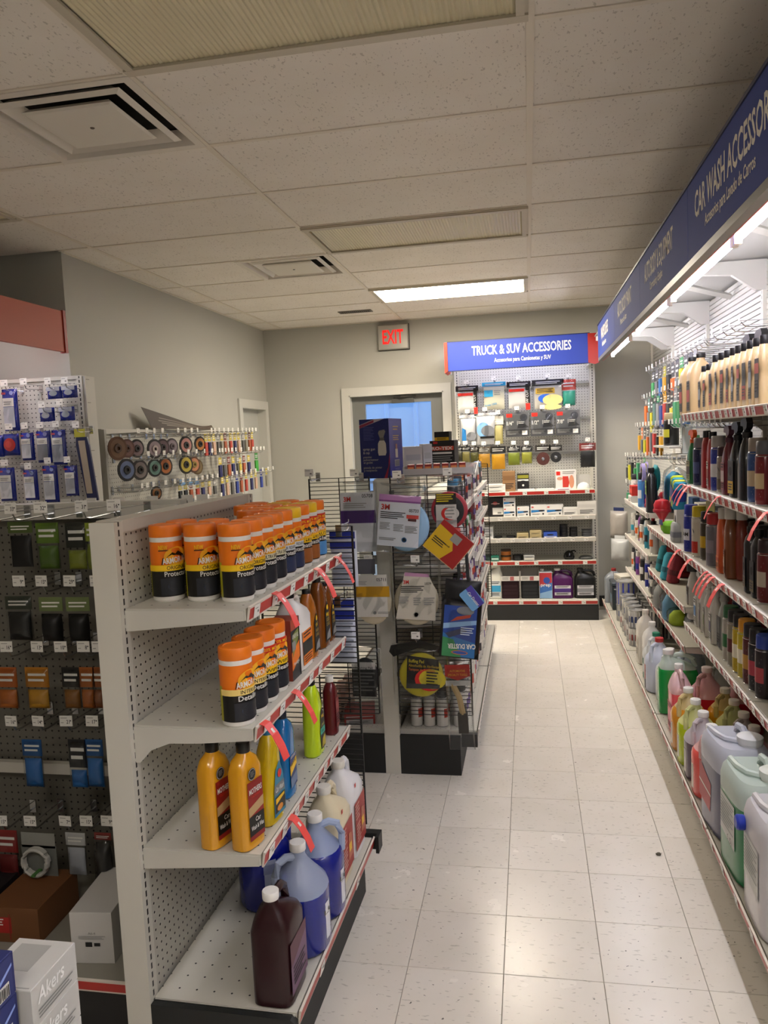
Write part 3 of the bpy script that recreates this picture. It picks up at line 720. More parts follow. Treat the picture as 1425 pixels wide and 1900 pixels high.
# ================================================================== shelving units
SHW = '#d3d0c4'
def upright(par, x, y, w, d, h, face='y', mat=None):
    me = cached(('upr', w, d, h, face, (mat or STEEL).name), lambda: MB().box(-w/2, -d/2, 0, w/2, d/2, h).mesh('upright', mat or slot_mat(SHW, face), False))
    return ob('upright', me, par, rel(par, (x, y, 0)))
def bx(name, par, a, b, mat):
    """axis-aligned box part between two world corners, its origin at its own middle bottom"""
    c = Vector(((a[0]+b[0])/2, (a[1]+b[1])/2, min(a[2], b[2]))); w, d, h = [abs(a[i]-b[i]) for i in range(3)]
    return ob(name, MB().box(-w/2, -d/2, 0, w/2, d/2, h).mesh(name, mat, False), par, rel(par, c))
def wire_grid(par, x0, x1, z0, z1, y, name='wire_grid', pitch=.0197, vx=None):
    mb = MB(); r = .0016; n = int((z1-z0)/pitch)
    for i in range(n+1):
        z = z1-i*pitch; mb.box(x0, y-r, z-r, x1, y+r, z+r)
    for x in (vx or (x0, (x0+x1)/2, x1)): 
        q = .0034 if x in (x0, x1) else .0022
        mb.box(x-q, y+r, z0, x+q, y+r+2*q, z1)
    o = ob(name, mb.mesh(name, WIRE, False), par, -par.location); o['kind'] = 'stuff'; return o

# ---- near gondola (wipes and car wash)
G1X, G1Y0, G1Y1, G1T = -1.03, 1.80, 2.735, 1.51
g1 = thing('gondola_shelving', 'white pegboard gondola holding the orange wipes canisters', 'shelving', (-1.065, G1Y0, 0))
g1.rotation_euler.z = -.021
PEGY = peg_mat('#cdcabd', 'y'); PEGX = peg_mat('#cdcabd', 'x')
upright(g1, -1.065, G1Y0+.02, .07, .042, G1T); upright(g1, -1.065, G1Y1, .07, .042, G1T)
bx('back_panel', g1, (-1.088, G1Y0+.04, .05), (-1.04, G1Y1-.02, G1T-.012), PEGY)
bx('top_cap', g1, (-1.105, G1Y0+.041, G1T-.03), (-1.032, G1Y1+.02, G1T+.002), STEEL)
bx('kick_plate', g1, (-1.04, G1Y0+.025, 0), (-.665, G1Y1, .185), M('#191a19', .6))
ob('end_cap', MB().prism([(-1.05, 0), (-.632, 0), (-.626, .01), (-.626, .205), (-.64, .216), (-1.05, .216)], G1Y0, G1Y0+.022).mesh('end_cap', M('#1f211f', .55), False), g1, -g1.location)
ob('corner_guard', MB().box(-.67, G1Y1-.002, .17, -.600, G1Y1+.03, .232).box(-.612, G1Y1-.03, .17, -.600, G1Y1, .232).mesh('corner_guard', BLACK, False), g1, -g1.location)
GL, GM = .90, (G1Y0+G1Y1)/2+.006
deck1 = shelf(g1, (G1X, GM, .22), PI/2, GL, .40, 'red', 2, (), board=peg_mat('#cfccbf', 'xy', .0508, .003), name='base_deck')
S1, S2, S3 = 1.285, .977, .645
def fxs(us, x, z): return [(y_for(u, x, z)-GM)/(GL/2) for u in us]
shelf(g1, (G1X, GM, S1), PI/2, GL, .328, 'red', 7, fxs((506, 578, 612), -.69, S1))
shelf(g1, (G1X, GM, S2), PI/2, GL, .328, 'red', 7, fxs((487, 540), -.69, S2), drop=True)
shelf(g1, (G1X, GM, S3), PI/2, GL, .328, 'red', 9, fxs((535,), -.69, S3))
wire_grid(g1, -1.03, -.664, .24, 1.38, G1Y1+.045, vx=(-1.03, -.84, -.664))

# ---- cross gondola with dark hanging packs
PX = 2.37
g3 = thing('gondola_shelving', 'pegboard gondola in shadow hung with wiring and cable packs', 'shelving', (-2.0, PX, 0))
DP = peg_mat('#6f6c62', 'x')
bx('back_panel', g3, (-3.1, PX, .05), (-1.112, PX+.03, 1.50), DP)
bx('top_cap', g3, (-3.1, PX-.01, 1.50), (-1.112, PX+.04, 1.525), STEEL)
bx('cross_bar', g3, (-3.1, PX-.045, 1.475), (-1.115, PX-.02, 1.512), STEEL)
bx('cross_bar', g3, (-3.1, PX-.045, .60), (-1.115, PX-.02, .637), STEEL)
bx('kick_plate', g3, (-3.1, 1.90, 0), (-1.112, PX, .185), BLACK)
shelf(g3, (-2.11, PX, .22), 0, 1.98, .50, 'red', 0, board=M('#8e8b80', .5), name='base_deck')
for u, n_ in ((-30, '30'), (40, '31'), (84, '33'), (136, '32'), (206, '31'), (262, '16')): hook(g3, (min(-1.145, x_for(u+14, 2.33, 1.5)), PX-.045, 1.495), 0, .20, num=n_)
for u in (60, 110, 165, 232, 300, 345):
    h = hook(g3, (min(-1.145, x_for(u, PX+.04, 1.5)), PX+.032, 1.47), PI, .20)
for v, us in ((1078, (34, 76, 128, 178)), (1200, (11, 68, 112, 154, 182)), (1338, (20, 70, 122, 170)), (1522, (3, 57, 122, 161, 200))):
    for u, n_ in zip(us, {1078: ('9', '15', '29', '9'), 1200: ('16', '13', '10', '8', '8'), 1338: ('16', '14', '21', '17'), 1522: ('15', '15', '7', '15', '9')}[v]):
        q = on_y(u, v, PX-.21); hook(g3, (min(-1.145, max(-3, q.x)), PX-(.045 if v == 1522 else 0), q.z-.037), 0, .2 if v != 1522 else .16, num=n_)

# ---- aisle gondola (paint cans), wire grid ends
G2X0, G2X1, G2Y0, G2Y1 = -.755, -.677, 3.765, 6.05
g2 = thing('gondola_shelving', 'white gondola with wire grid ends holding paint and spray cans', 'shelving', (-.716, 4.9, 0))
for y in (G2Y0+.02, 4.907, G2Y1-.02): upright(g2, -.716, y, .078, .042, 1.49)
bx('back_panel', g2, (-.738, G2Y0+.045, .05), (-.694, G2Y1-.045, 1.47), PEGY)
bx('top_cap', g2, (-.76, G2Y0+.05, 1.468), (-.672, G2Y1, 1.495), STEEL)
KB = M('#1b1c1b', .6)
bx('kick_plate', g2, (-.677, G2Y0, 0), (-.372, G2Y1, .198), KB); bx('kick_plate', g2, (-1.12, G2Y0, 0), (-.755, G2Y1, .198), KB)
ob('corner_guard', MB().box(-.365, G2Y0-.002, .15, -.287, G2Y0+.03, .215).mesh('corner_guard', BLACK, False), g2, -g2.location)
GRB = peg_mat('#cfccbf', 'xy', .0254, .0022)
for k, y in enumerate(((G2Y0+4.907)/2+.012, (4.907+G2Y1)/2-.012)):
    L = 1.10
    shelf(g2, (-.677, y, .222), PI/2, L, .385, 'white', 18, board=GRB, name='base_deck')
    for z in ((1.33, 1.055, .80, .525) if k == 0 else (1.345, 1.15, .90, .70, .48)): shelf(g2, (-.677, y, z), PI/2, L, .345, 'white', 16, ((.2,) if z == .8 else ()), board=M('#c9c6ba', .5))
    shelf(g2, (-.755, y, .222), -PI/2, L, .36, 'red', 8, board=GRB, name='base_deck')
    for z in (1.2, .7): shelf(g2, (-.755, y, z), -PI/2, L, .30, 'red', 8, board=M('#c9c6ba', .5))
wire_grid(g2, -1.067, -.765, .33, 1.512, 3.715); wire_grid(g2, -.662, -.302, .33, 1.512, 3.715)
wire_grid(g2, -.66, -.315, .42, 1.47, G2Y1+.06)
for gx in (-.771, -.668):
    for gz in (1.42, .52): bx('grid_bracket', g2, (gx, 3.718, gz), (gx+.012, 3.79, gz+.02), BLACK)
for u, v in ((573, 880), (657, 880), (736, 883), (830, 878), (683, 1040), (770, 1040), (771, 1182)):
    q = on_y(u, v, 3.71-.16); hook(g2, (q.x, 3.713, q.z-.03), 0, .15)

# ---- end wall unit: TRUCK & SUV ACCESSORIES
BY, BX0, BX1 = 7.60, -.655, .600
bk = thing('wall_shelving', 'lit pegboard wall unit under the blue truck accessories header', 'shelving', (-.03, BY, 0))
bx('back_panel', bk, (BX0, BY, .05), (BX1, BY+.03, 2.36), peg_mat('#d6d5cd', 'x', .0254, .0036))
for x in (BX0, BX1): upright(bk, x, BY-.012, .05, .05, 2.38, 'x')
bx('kick_plate', bk, (BX0+.02, 7.09, 0), (BX1-.02, BY, .135), KB)
BL = 1.20; BXM = (BX0+BX1)/2
shelf(bk, (BXM, BY-.02, .175), 0, BL, .475, 'red', 6, board=GRB, name='base_deck')
for z, d, rl, n in ((.525, .40, 'red', 6), (.735, .40, 'white', 9), (.935, .40, 'white', 8), (1.165, .40, 'red', 7)): shelf(bk, (BXM, BY-.02, z), 0, BL, d, rl, n, board=M('#cbc9bf', .5))
for z in (2.13, 1.80, 1.48): bx('cross_bar', bk, (BX0+.03, BY-.05, z), (BX1-.03, BY-.03, z+.022), M('#9b9a92', .4, .3))
# header: sign box with a lamp behind it
hd = thing('header_sign', 'blue TRUCK & SUV ACCESSORIES header sign with red end cap', 'sign', (-.07, 7.08, 2.275))
HB = M('#20399a', .55)
ob('sign_panel', MB().box(-.615, -.012, 0, .615, .006, .25).mesh('sign_panel', HB, False), hd)
p = Print(); p.text('TRUCK & SUV ACCESSORIES', .03, .125, .082, M('#e9e6d8', .45), w=.86, bold=.017); p.text('Accesorios para Camionetas y SUV', .04, .055, .036, M('#e9e6d8', .45), w=.49, bold=.012)
ob('lettering', p.mesh('lettering'), hd, (0, -.0125, 0))
ob('end_cap', MB().prism([(-.645, -.02), (-.617, 0), (-.617, .252), (-.645, .25)], -.02, .25).mesh('end_cap', M('#c2341f', .4), False), hd)
ob('end_panel', MB().prism([(-.02, 0), (.50, 0), (.50, .1), (.30, .25), (-.012, .25)], .617, .632, plane='yz').mesh('end_panel', M('#d8d6cf', .4), False), hd)
ob('end_panel', MB().prism([(.0, 0), (.50, 0), (.50, .1), (.30, .25), (.0, .25)], -.64, -.628, plane='yz').mesh('end_panel', M('#d8d6cf', .4), False), hd)
ob('top_sheet', MB().box(-.615, .006, .243, .615, .52, .25).mesh('top_sheet', WHITE, False), hd)
ob('frame_edge', MB().box(-.617, -.014, .25, .617, .008, .257).box(-.617, -.014, -.006, .617, .008, 0).mesh('frame_edge', M('#17204a', .4), False), hd)
tube_mat = lambda s: M('#f6f4ff', .4, 0, 1, s)
ob('fluorescent_tube', MB().tube([(-.58, .12, .13), (.58, .12, .13)], .013, 10).mesh('fluorescent_tube', tube_mat(L_HEADER)), hd)
# red corner piece joining the two headers
ob('corner_panel', MB().prism([(.60, 0), (.66, -.015), (.695, 0), (.695, .25), (.60, .25)], -.02, .0).mesh('corner_panel', M('#a3261c', .4), False), hd)

# ---- long lit wall unit along the right wall
RX, RS = 1.155, .77
BAY = [1.71, 2.93, 4.15, 5.37, 6.59]
rt_ = thing('wall_shelving', 'long white wall unit under the blue sign canopy with glowing tubes', 'shelving', (1.16, 4.6, 0))
PEGR = peg_mat('#d8d7d0', 'y')
bx('back_panel', rt_, (RX, BAY[0]-2.44, .05), (RX+.03, BAY[0]-.001, 2.47), WHITE)
for i in range(5):
    y0 = BAY[i]; y1 = BAY[i+1] if i < 4 else YB-.02
    bx('back_panel', rt_, (RX, y0+.001, .05), (RX+.03, y1-.001, 1.93), PEGR)
    bx('backing', rt_, (RX+.008, y0+.001, 1.93), (RX+.03, y1-.001, 2.47), M('#9d9b95', .5))
    L = y1-y0-.012
    sl = cached(('slat', round(L, 3)), lambda: MB().prism([(0, .001), (-.010, .003), (-.010, .0265), (0, .0285)], -L/2, L/2).mesh('slat', M('#b4b2ac', .4), False))
    for k in range(18): ob('slat', sl, rt_, rel(rt_, (RX+.008, (y0+y1)/2, 1.935+k*.0295)))
    Ld = 1.206 if i < 4 else .46; ym = (y0+y1)/2 if i < 4 else y0+.235
    shelf(rt_, (RX, ym, .20), -PI/2, Ld, .535, 'red', 7 if i < 4 else 2, board=peg_mat('#bdb9aa', 'xy', .0508, .003), name='base_deck')
    bx('kick_plate', rt_, (.80, ym-Ld/2, 0), (.815, ym+Ld/2, .17), M('#1d1d1b', .7))
for y in BAY+[YB-.03]: upright(rt_, RX+.005, y, .05, .03, 2.47, 'y')
def rsh(i, z, tags, flags=(), D=.385, rail='red'):
    shelf(rt_, (RX, (BAY[i]+BAY[i+1])/2, z), -PI/2, 1.206, D, rail, tags, flags, board=M('#c4c1b4', .5), drop=(z > 1.6))
RZ_A, RZ_B, RZ_C, RZ_D = 1.745, 1.395, 1.045, .69
rsh(1, RZ_A, 13); rsh(0, RZ_A, 10)
rsh(1, RZ_B, 12, (-.95, -.78, -.66, .35)); rsh(0, RZ_B, 10, (0, -.6))
rsh(1, RZ_C, 13, (-.62,-.05, .05, .16, .42)); rsh(0, RZ_C, 10)
rsh(1, RZ_D, 15); rsh(0, RZ_D, 12)
RM = (1.05, .765, .555)
for z, n in zip(RM, (14, 8, 8)): rsh(2, z, n, (.93,) if z > 1 else ())
RF = (1.125, .84, .565)
for z in RF: rsh(3, z, 22, (), .385, 'red')
# peg hooks on the far bays
def rhooks(pts, x=.86, Lh=.27):
    for u, v in pts:
        q = on_x(u, v, x); hook(rt_, (RX-.008 if q.z > 1.93 else RX, q.y, q.z-.036), -PI/2, Lh, small=True)
def seq(u0, v0, u1, v1, n): return [(u0+(u1-u0)*(i/(n-1))**1.15, v0+(v1-v0)*(i/(n-1))**1.15) for i in range(n)]
rhooks(seq(1197, 685, 1300, 628, 15)); rhooks([(1303, 625), (1317, 616), (1334, 608), (1349, 600), (1367, 590)])
rhooks(seq(1187, 737, 1270, 704, 15), .84, .29); rhooks(seq(1175, 788, 1262, 780, 16), .82, .31)
rhooks(seq(1157, 843, 1225, 842, 13), .80, .33); rhooks(seq(1158, 892, 1180, 898, 4), .78, .35)
rhooks(seq(1236, 852, 1268, 850, 5), .84, .29); rhooks(seq(1270, 782, 1330, 778, 8), .86, .27)

# ---- sign canopy over it
CX = .575
cn = thing('sign_canopy', 'long blue sign canopy with white lettering and bright fluorescent tubes', 'sign', (CX, 4.6, 2.255))
words = {0: None, 1: ('CAR WASH ACCESSORIES', 'Accesorios para Lavado de Carros', .86, .56), 2: ('AUTO BODY & EQUIPMENT', 'Carroceria y Equipo', .72, .32), 3: ('AUTO BODY PAINT', 'Pintura de Auto', .66, .30), 4: ('WAX/POLISHES', 'Abrillantadores', .50, .30)}
PB = [1.75, 2.955, 4.145, 5.33, 6.515]
CB = M('#2c4190', .75)
LT = M('#ece8de', .75)
for i in range(4):
    y0, y1 = PB[i], PB[i+1]
    s = ob('sign_panel', MB().box(-(y1-y0)/2+.002, -.008, 0, (y1-y0)/2-.002, .004, .25).mesh('sign_panel', CB, False), cn, rel(cn, (CX, (y0+y1)/2, 2.26)), (0, 0, -PI/2))
    w = ('CAR WASH ACCESSORIES', 'Accesorios para Lavado de Carros', .92, .60) if i == 0 else None
    w = {0: ('CAR WASH ACCESSORIES', 'Accesorios para Lavado de Carros', .92, .56), 1: ('AUTO BODY & EQUIPMENT', 'Carroceria y Equipo', .74, .34), 2: ('AUTO BODY PAINT', 'Pintura de Auto', .66, .30), 3: ('WAX/POLISHES', 'Abrillantadores', .52, .30)}[i]
    p = Print(); p.text(w[0], -.06 if i else -.02, .115, .085, LT, w=w[2], bold=.02); p.text(w[1], -.10 if i else -.05, .055, .036, LT, w=w[3], bold=.02)
    ob('lettering', p.mesh('lettering'), s, (0, -.0085, 0))
for k in (1, 2):
    ob('sign_panel', MB().box(-.6, -.008, 0, .6, .004, .25).mesh('sign_panel', CB, False), cn, rel(cn, (CX, PB[0]-1.204*(k-.5), 2.26)), (0, 0, -PI/2))
PB[0] -= 2.41
Lc = PB[-1]-PB[0]; yc = (PB[-1]+PB[0])/2
bx('bottom_channel', cn, (CX-.008, PB[0], 2.234), (CX+.022, PB[-1], 2.259), M('#6b6a66', .4))
bx('red_edge', cn, (CX+.022, PB[0], 2.236), (CX+.030, PB[-1], 2.262), M('#b02a22', .4))
bx('top_edge', cn, (CX-.012, PB[0], 2.511), (CX+.02, PB[-1], 2.522), M('#22264a', .4))
bx('top_sheet', cn, (CX+.005, PB[0], 2.482), (RX+.02, YB-.7, 2.49), M('#a3a19c', .5))
bx('lamp_strip', cn, (.665, PB[0], 2.335), (.735, PB[-1], 2.40), M('#dcd8c6', .4))
bx('lamp_strip_hanger', cn, (.69, PB[0]+.1, 2.40), (.71, PB[-1]-.1, 2.482), WHITE)
TB = MB().tube([(0, -.55, 0), (0, .55, 0)], .0135, 10).mesh('fluorescent_tube', tube_mat(L_TUBE))
LH = MB().box(-.012, -.02, -.02, .012, .0, .055).mesh('lamp_holder', M('#d9cfb4', .4), False)
for y in (6.17, 4.67, 3.44, 2.27, 1.06, -.14):  # tubes nearest the camera are unseen, added to brighten floor and ceiling
    ob('fluorescent_tube', TB, cn, rel(cn, (.70, y, 2.30)))
    for dy in (-.552, .572): ob('lamp_holder', LH, cn, rel(cn, (.70, y+dy, 2.30)))
for y in BAY+[6.9]:
    ob('canopy_arm', MB().prism([(CX+.01, 2.44), (CX+.01, 2.475), (RX, 2.475), (RX, 2.33), (RX-.05, 2.33), (RX-.16, 2.41)], -.016, .016).mesh('canopy_arm', M('#c4c2bb', .4), False), cn, rel(cn, (0, y, 0)))
for y in (2.3, 3.5, 4.75, 5.95):
    ob('canopy_brace', MB().tube([(RX-.02, y, 2.40), (.74, y-.28, 2.46)], .018, 4).mesh('canopy_brace', M('#c4c2bb', .4), False), cn, rel(cn, (0, 0, 0)))

# ---- left: sanding disc rack on the left wall
dr = thing('wall_rack', 'pegboard rack of grinding discs and tool packs beside the side door', 'shelving', (-2.56, 5.4, 0))
bx('back_panel', dr, (-2.585, 4.36, .05), (-2.55, 6.72, 1.80), peg_mat('#c3c1b6', 'y'))
bx('end_panel', dr, (-2.60, 4.335, 0), (-2.50, 4.36, 1.825), M('#a9a79e', .5))
upright(dr, -2.555, 4.385, .03, .04, 1.82); upright(dr, -2.555, 5.55, .03, .04, 1.82); upright(dr, -2.555, 6.70, .03, .04, 1.82)
bx('top_cap', dr, (-2.6, 4.36, 1.80), (-2.53, 6.72, 1.83), STEEL)
def dhooks(pts, x=-2.31):
    for u, v in pts:
        q = on_x(u, v, x); hook(dr, (-2.55, q.y, q.z-.03), PI/2, .23, small=True)
dhooks([(u, 800-(u-290)*.012) for u in (257, 273, 287, 302, 331, 344, 356, 367, 393, 399, 407, 416, 424, 432, 442, 450, 457, 463, 469, 475)])
dhooks([(u, 843-(u-276)*.05) for u in (276, 290, 305, 322, 335, 350, 365, 380, 394, 408, 413, 419, 425, 431, 438, 448, 462, 470, 477, 484, 490)])
dhooks([(u, 903-(u-262)*.139) for u in (264, 274, 285, 308, 325, 340, 353, 365, 376, 385, 395, 404, 432, 440, 448, 457, 466, 475, 488, 498, 507)])
dhooks([(u, 930-(u-320)*.12) for u in (320, 340, 351, 363, 375, 387, 411)])
# ---- left: pegboard of blue packs facing the aisle, in front of the return wall
BP = 4.075
bp_ = thing('pegboard_display', 'tall white pegboard panel hung with blue and white packs', 'shelving', (-2.85, BP, 0))
bx('back_panel', bp_, (-3.45, BP, .05), (-2.485, BP+.02, 2.105), peg_mat('#d6d4ca', 'x'))
bx('top_cap', bp_, (-3.45, BP-.012, 2.105), (-2.45, BP+.03, 2.125), STEEL)
upright(bp_, -2.467, BP-.004, .035, .03, 2.12, 'x')
bx('side_panel', bp_, (-2.45, BP-.012, 0), (-2.435, BP+.085, 2.12), M('#c5c3b9', .45))
for z in (2.1, 1.97, 1.83, 1.70, 1.55): bx('joint_line', bp_, (-2.436, BP-.002, z), (-2.4338, BP+.03, z+.004), M('#8a887f', .5))
for u, v in ((7, 713), (43, 710), (88, 709), (119, 708), (77, 753), (110, 748), (16, 794), (45, 792), (73, 791), (103, 789), (140, 790), (8, 861), (51, 867), (88, 857), (124, 855)):
    q = on_y(u, v, BP-.16); hook(bp_, (q.x, BP, q.z-.03), 0, .15)
# ---- orange-red sign canopy over the left side unit
lc = thing('sign_canopy', 'plain orange red canopy fascia along the left side unit', 'sign', (-2.6, 3.4, 2.27))
bx('fascia', lc, (-2.612, 2.65, 2.27), (-2.592, 4.14, 2.50), M('#b04a2c', .5))
bx('end_cap', lc, (-2.62, 4.14, 2.265), (-2.585, 4.165, 2.505), M('#9c1f14', .4))
bx('top_sheet', lc, (-3.3, 2.65, 2.47), (-2.612, 4.14, 2.478), WHITE)
bx('back_panel', lc, (-3.33, 2.65, 0), (-3.30, 4.06, 2.478), WHITE)
ob('fluorescent_tube', MB().tube([(-2.72, 2.75, 2.33), (-2.72, 3.95, 2.33)], .013, 10).mesh('fluorescent_tube', tube_mat(L_LEFT)), lc, -lc.location)
# ================================================================== goods on the near gondola
def G(x, y, z):
    c, s = math.cos(-.021), math.sin(-.021); dx, dy = x+1.065, y-G1Y0
    return Vector((-1.065+c*dx-s*dy, G1Y0+s*dx+c*dy, z))
R9 = PI/2-.021
kinds = [('orig', '#ee7b14'), ('orig', '#ee7b14'), ('ultra', '#ee7b14'), ('ultra', '#ee7b14'), ('fresh', '#ee7b14'), ('fresh', '#f1c21a'), ('leather', '#ee7b14'), ('leather', '#f1c21a'), ('glass', '#ee7b14')]
nm = {'orig': 'original protectant', 'ultra': 'ultra shine protectant', 'fresh': 'air freshening protectant', 'leather': 'leather care', 'glass': 'blue glass cleaning', 'clean': 'cleaning', 'detail': 'interior detailing'}
fr_lab = {0: 'orange wipes canister at the near rail corner of the top shelf', 1: 'orange original protectant canister second along the top shelf rail', 2: 'pale banded ultra shine canister third along the top shelf rail', 3: 'pale banded ultra shine canister fourth along the top shelf rail', 4: 'orange lidded air freshening canister mid top shelf rail', 5: 'yellow lidded canister with pale blue freshening label', 6: 'orange lidded leather wipes canister on the top shelf rail', 7: 'yellow lidded leather wipes canister on the top shelf rail', 8: 'blue pictured glass wipes canister at the wire grid end'}
for i, (k, l) in enumerate(kinds): canister(fr_lab[i], G(-.765, 1.932+i*.0872, S1), R9-.30+random.uniform(-.12, .12), k, l, 'wipes canisters on the top shelf')
for lab, x, y, k, l in (('orange wipes canister standing alone nearest the slotted post', -.968, 1.945, 'orig', '#ee7b14'), ('orange wipes canister right behind the one by the slotted post', -.968, 2.045, 'orig', '#ee7b14'),
        ('middle one of the three wipes canisters at the shelf edge', -.868, 1.945, 'orig', '#ee7b14'), ('orange wipes canister behind the middle one at the shelf edge', -.868, 2.04, 'orig', '#ee7b14')):
    canister(lab, G(x, y, S1), R9-.42+random.uniform(-.06, .06), k, l, 'wipes canisters on the top shelf')
for x, y, l in ((-.866, 2.31, '#e2700f'), (-.866, 2.40, '#ee7b14'), (-.866, 2.49, '#ee7b14'), (-.866, 2.58, '#e8b018'), (-.866, 2.67, '#ee7b14'), (-.955, 2.50, '#ee7b14'), (-.955, 2.60, '#d96a0e')):
    canister('wipes canister in the back rows of the top shelf, only its lid in sight', G(x, y, S1), R9-.3, 'orig', l, 'wipes canisters in the back rows')
for i, (k, lab) in enumerate((('detail', 'interior detailing wipes canister at the near end of the second shelf'), ('detail', 'interior detailing wipes canister behind the first on the second shelf'), ('clean', 'red banded cleaning wipes canister third on the second shelf'), ('clean', 'red banded cleaning wipes canister beside the dark carton'))):
    canister(lab, G(-.757, 1.868+i*.0885, S2), R9-.32, k, '#ee7b14', 'wipes canisters on the second shelf')
# carton, jug and amber bottles on the second shelf
p = Print(); W_, H_ = .075, .185
p.rect(-W_/2, 0, W_/2, H_, M('#26282a', .4)); p.rect(-W_/2, H_*.82, W_/2, H_, M('#b0492f', .4)); p.poly([(-W_/2, .03), (W_/2, .06), (W_/2, .11), (-W_/2, .085)], OR_); p.poly([(-.03, .07), (.03, .12), (.034, .15), (-.02, .14)], M('#7d8a3c', .4)); p.text('ARMOR ALL', 0, .125, .014, PAPER, w=.06); p.rect(-.034, .09, .0, .118, GREY); p.text('Headlight', 0, .045, .01, PAPER, w=.055)
carton('dark upright carton with orange bands between wipes and white jug', G(-.757, 2.245, S2), R9, (.078, .07, .185), '#8e3a26', p.mesh('front_print'), p.mesh('side_print'))
jug('white handled jug with black cap and orange label on second shelf', G(-.765, 2.36, S2), R9, 'square', '#e9e7e0', None, 0, '#191919', (.12, .13, .02, '#e77a1a', '#20211f', 2), .82, flip=-1)
def amber(label, y, words, sc, col):
    p = Print(); w, h = .07, .15; p.poly([(-.03, 0), (.036, 0), (.032, .07), (.022, .12), (.004, .15), (-.024, .12)], BK_); p.disc(.004, .128, .010, .010, YE_); p.text(words[0], .003, .095, .016, YE_, w=.03, rot=.15, bold=.02); p.text(words[1], .003, .075, .013, M('#c9a94c', .4), w=.036); p.text(words[2], .003, .058, .013, M('#c9a94c', .4), w=.04); p.poly([(-.022, .008), (.03, .008), (.026, .045), (-.012, .030)], GREY)
    parts = [('body', cached(('amb', col), lambda: MB().se(BOT['curvy'], 20).mesh('body', M(col, .15, 0, .93, 0, .5)))), ('cap', cap_me(.016, .02, BK_), (-.012, 0, .248)), ('label', p.mesh('label'), (0, -.0318, .025))]
    make('bottle', label, 'bottle', parts, G(-.75, y, S2), R9, 'amber bottles on the second shelf', scale=sc)
amber('amber bottle with yellow car label behind the white jug', 2.475, ('W', 'WASH', '& WAX'), .86, '#b3671a')
amber('dark amber gold class bottle at the wire grid end', 2.60, ('Meg', 'GOLD', 'CLASS'), .92, '#7d4410')
amber('dark amber bottle last on the second shelf by the grid', 2.69, ('Meg', 'GOLD', 'CLASS'), .80, '#7d4410')
# third shelf
def mothers(label, x, y):
    p = Print(); w = .062
    p.rect(-w/2, 0, w/2, .15, M('#8f1d17', .4)); p.rect(-w/2, .012, w/2, .062, BK_); p.poly([(-w/2, .062), (w/2, .075), (w/2, .10), (-w/2, .085)], M('#b99a6a', .4)); p.text('MOTHERS', 0, .118, .014, PAPER, w=.052, bold=.02); p.text('CALIFORNIA', 0, .108, .006, RD_, w=.036)
    p.text('Car', .004, .044, .012, PAPER, w=.022); p.text('Wash & Wax', 0, .026, .012, PAPER, w=.052)
    q = Print(); q.disc(0, 0, .016, .016, BK_); q.disc(0, 0, .0145, .0145, PAPER); q.disc(0, 0, .0135, .0135, BK_); q.lines(-.008, -.007, .008, .007, 4, GREY)
    parts = [('body', cached('moth', lambda: MB().se(BOT['flat'], 20).mesh('body', M('#d99a1c', .2, 0, 1, 0, .5)))), ('cap', cap_me(.0175, .026, BK_), (0, 0, .243)), ('label', p.mesh('label'), (0, -.0296, .025), [('round_sticker', q.mesh('round_sticker'), (-.012, -.0016, .168))])]
    make('bottle', label, 'bottle', parts, G(x, y, S3), R9-.25, 'yellow car wash bottles', scale=1.04)
mothers('amber yellow car wash bottle at the rail with red and black label', -.752, 1.870)
mothers('amber yellow car wash bottle behind its twin on the third shelf', -.838, 1.868)
p = Print(); p.poly([(-.034, 0), (.036, 0), (.04, .05), (.03, .11), (.012, .15), (-.014, .13), (-.03, .07)], M('#2b7f9c', .4)); p.poly([(-.03, .06), (.036, .06), (.034, .088), (-.026, .088)], M('#6f7478', .4)); p.text('Car Wash', .003, .067, .014, PAPER, w=.05, sh=.3); p.poly([(-.03, .01), (.034, .01), (.036, .055), (-.028, .055)], BK_); p.poly([(-.024, .034), (.03, .045), (.03, .052), (-.024, .05)], YE_); p.disc(0, .02, .018, .009, M('#d98a2a', .4)); p.disc(.006, .115, .012, .012, RD_)
parts = [('body', MB().se(BOT['slant'], 20).mesh('body', M('#cdae13', .2, 0, 1, 0, .5))), ('cap', cap_me(.0165, .024, M('#1d6f95', .4)), (.012, 0, .242)), ('label', p.mesh('label'), (.004, -.0305, .02))]
make('bottle', 'yellow slanted bottle with blue, grey and black car label', 'bottle', parts, G(-.742, 2.005, S3), R9-.1, scale=1.0)
p = Print(); p.rect(-.03, 0, .03, .10, M('#1c2f6b', .4)); p.poly([(-.03, .04), (.03, .06), (.03, .085), (-.03, .07)], YE_); p.text('Foaming', 0, .07, .010, INK, w=.045, rot=.2); p.poly([(-.03, .0), (.03, .01), (.03, .04), (-.03, .03)], M('#6b7fa0', .4)); p.lines(-.025, .09, .025, .099, 2, PAPER)
parts = [('body', MB().se([(r[0], r[1]*1.0, r[2], r[3]) for r in BOT['flat']], 20).mesh('body', M('#0f6fb0', .15, 0, .95, 0, .5))), ('cap', cap_me(.016, .026, M('#0a1a2a', .4)), (0, 0, .242)), ('label', p.mesh('label'), (0, -.0296, .03))]
make('bottle', 'clear blue bottle with navy and yellow label on third shelf', 'bottle', parts, G(-.75, 2.165, S3), R9, scale=.96)
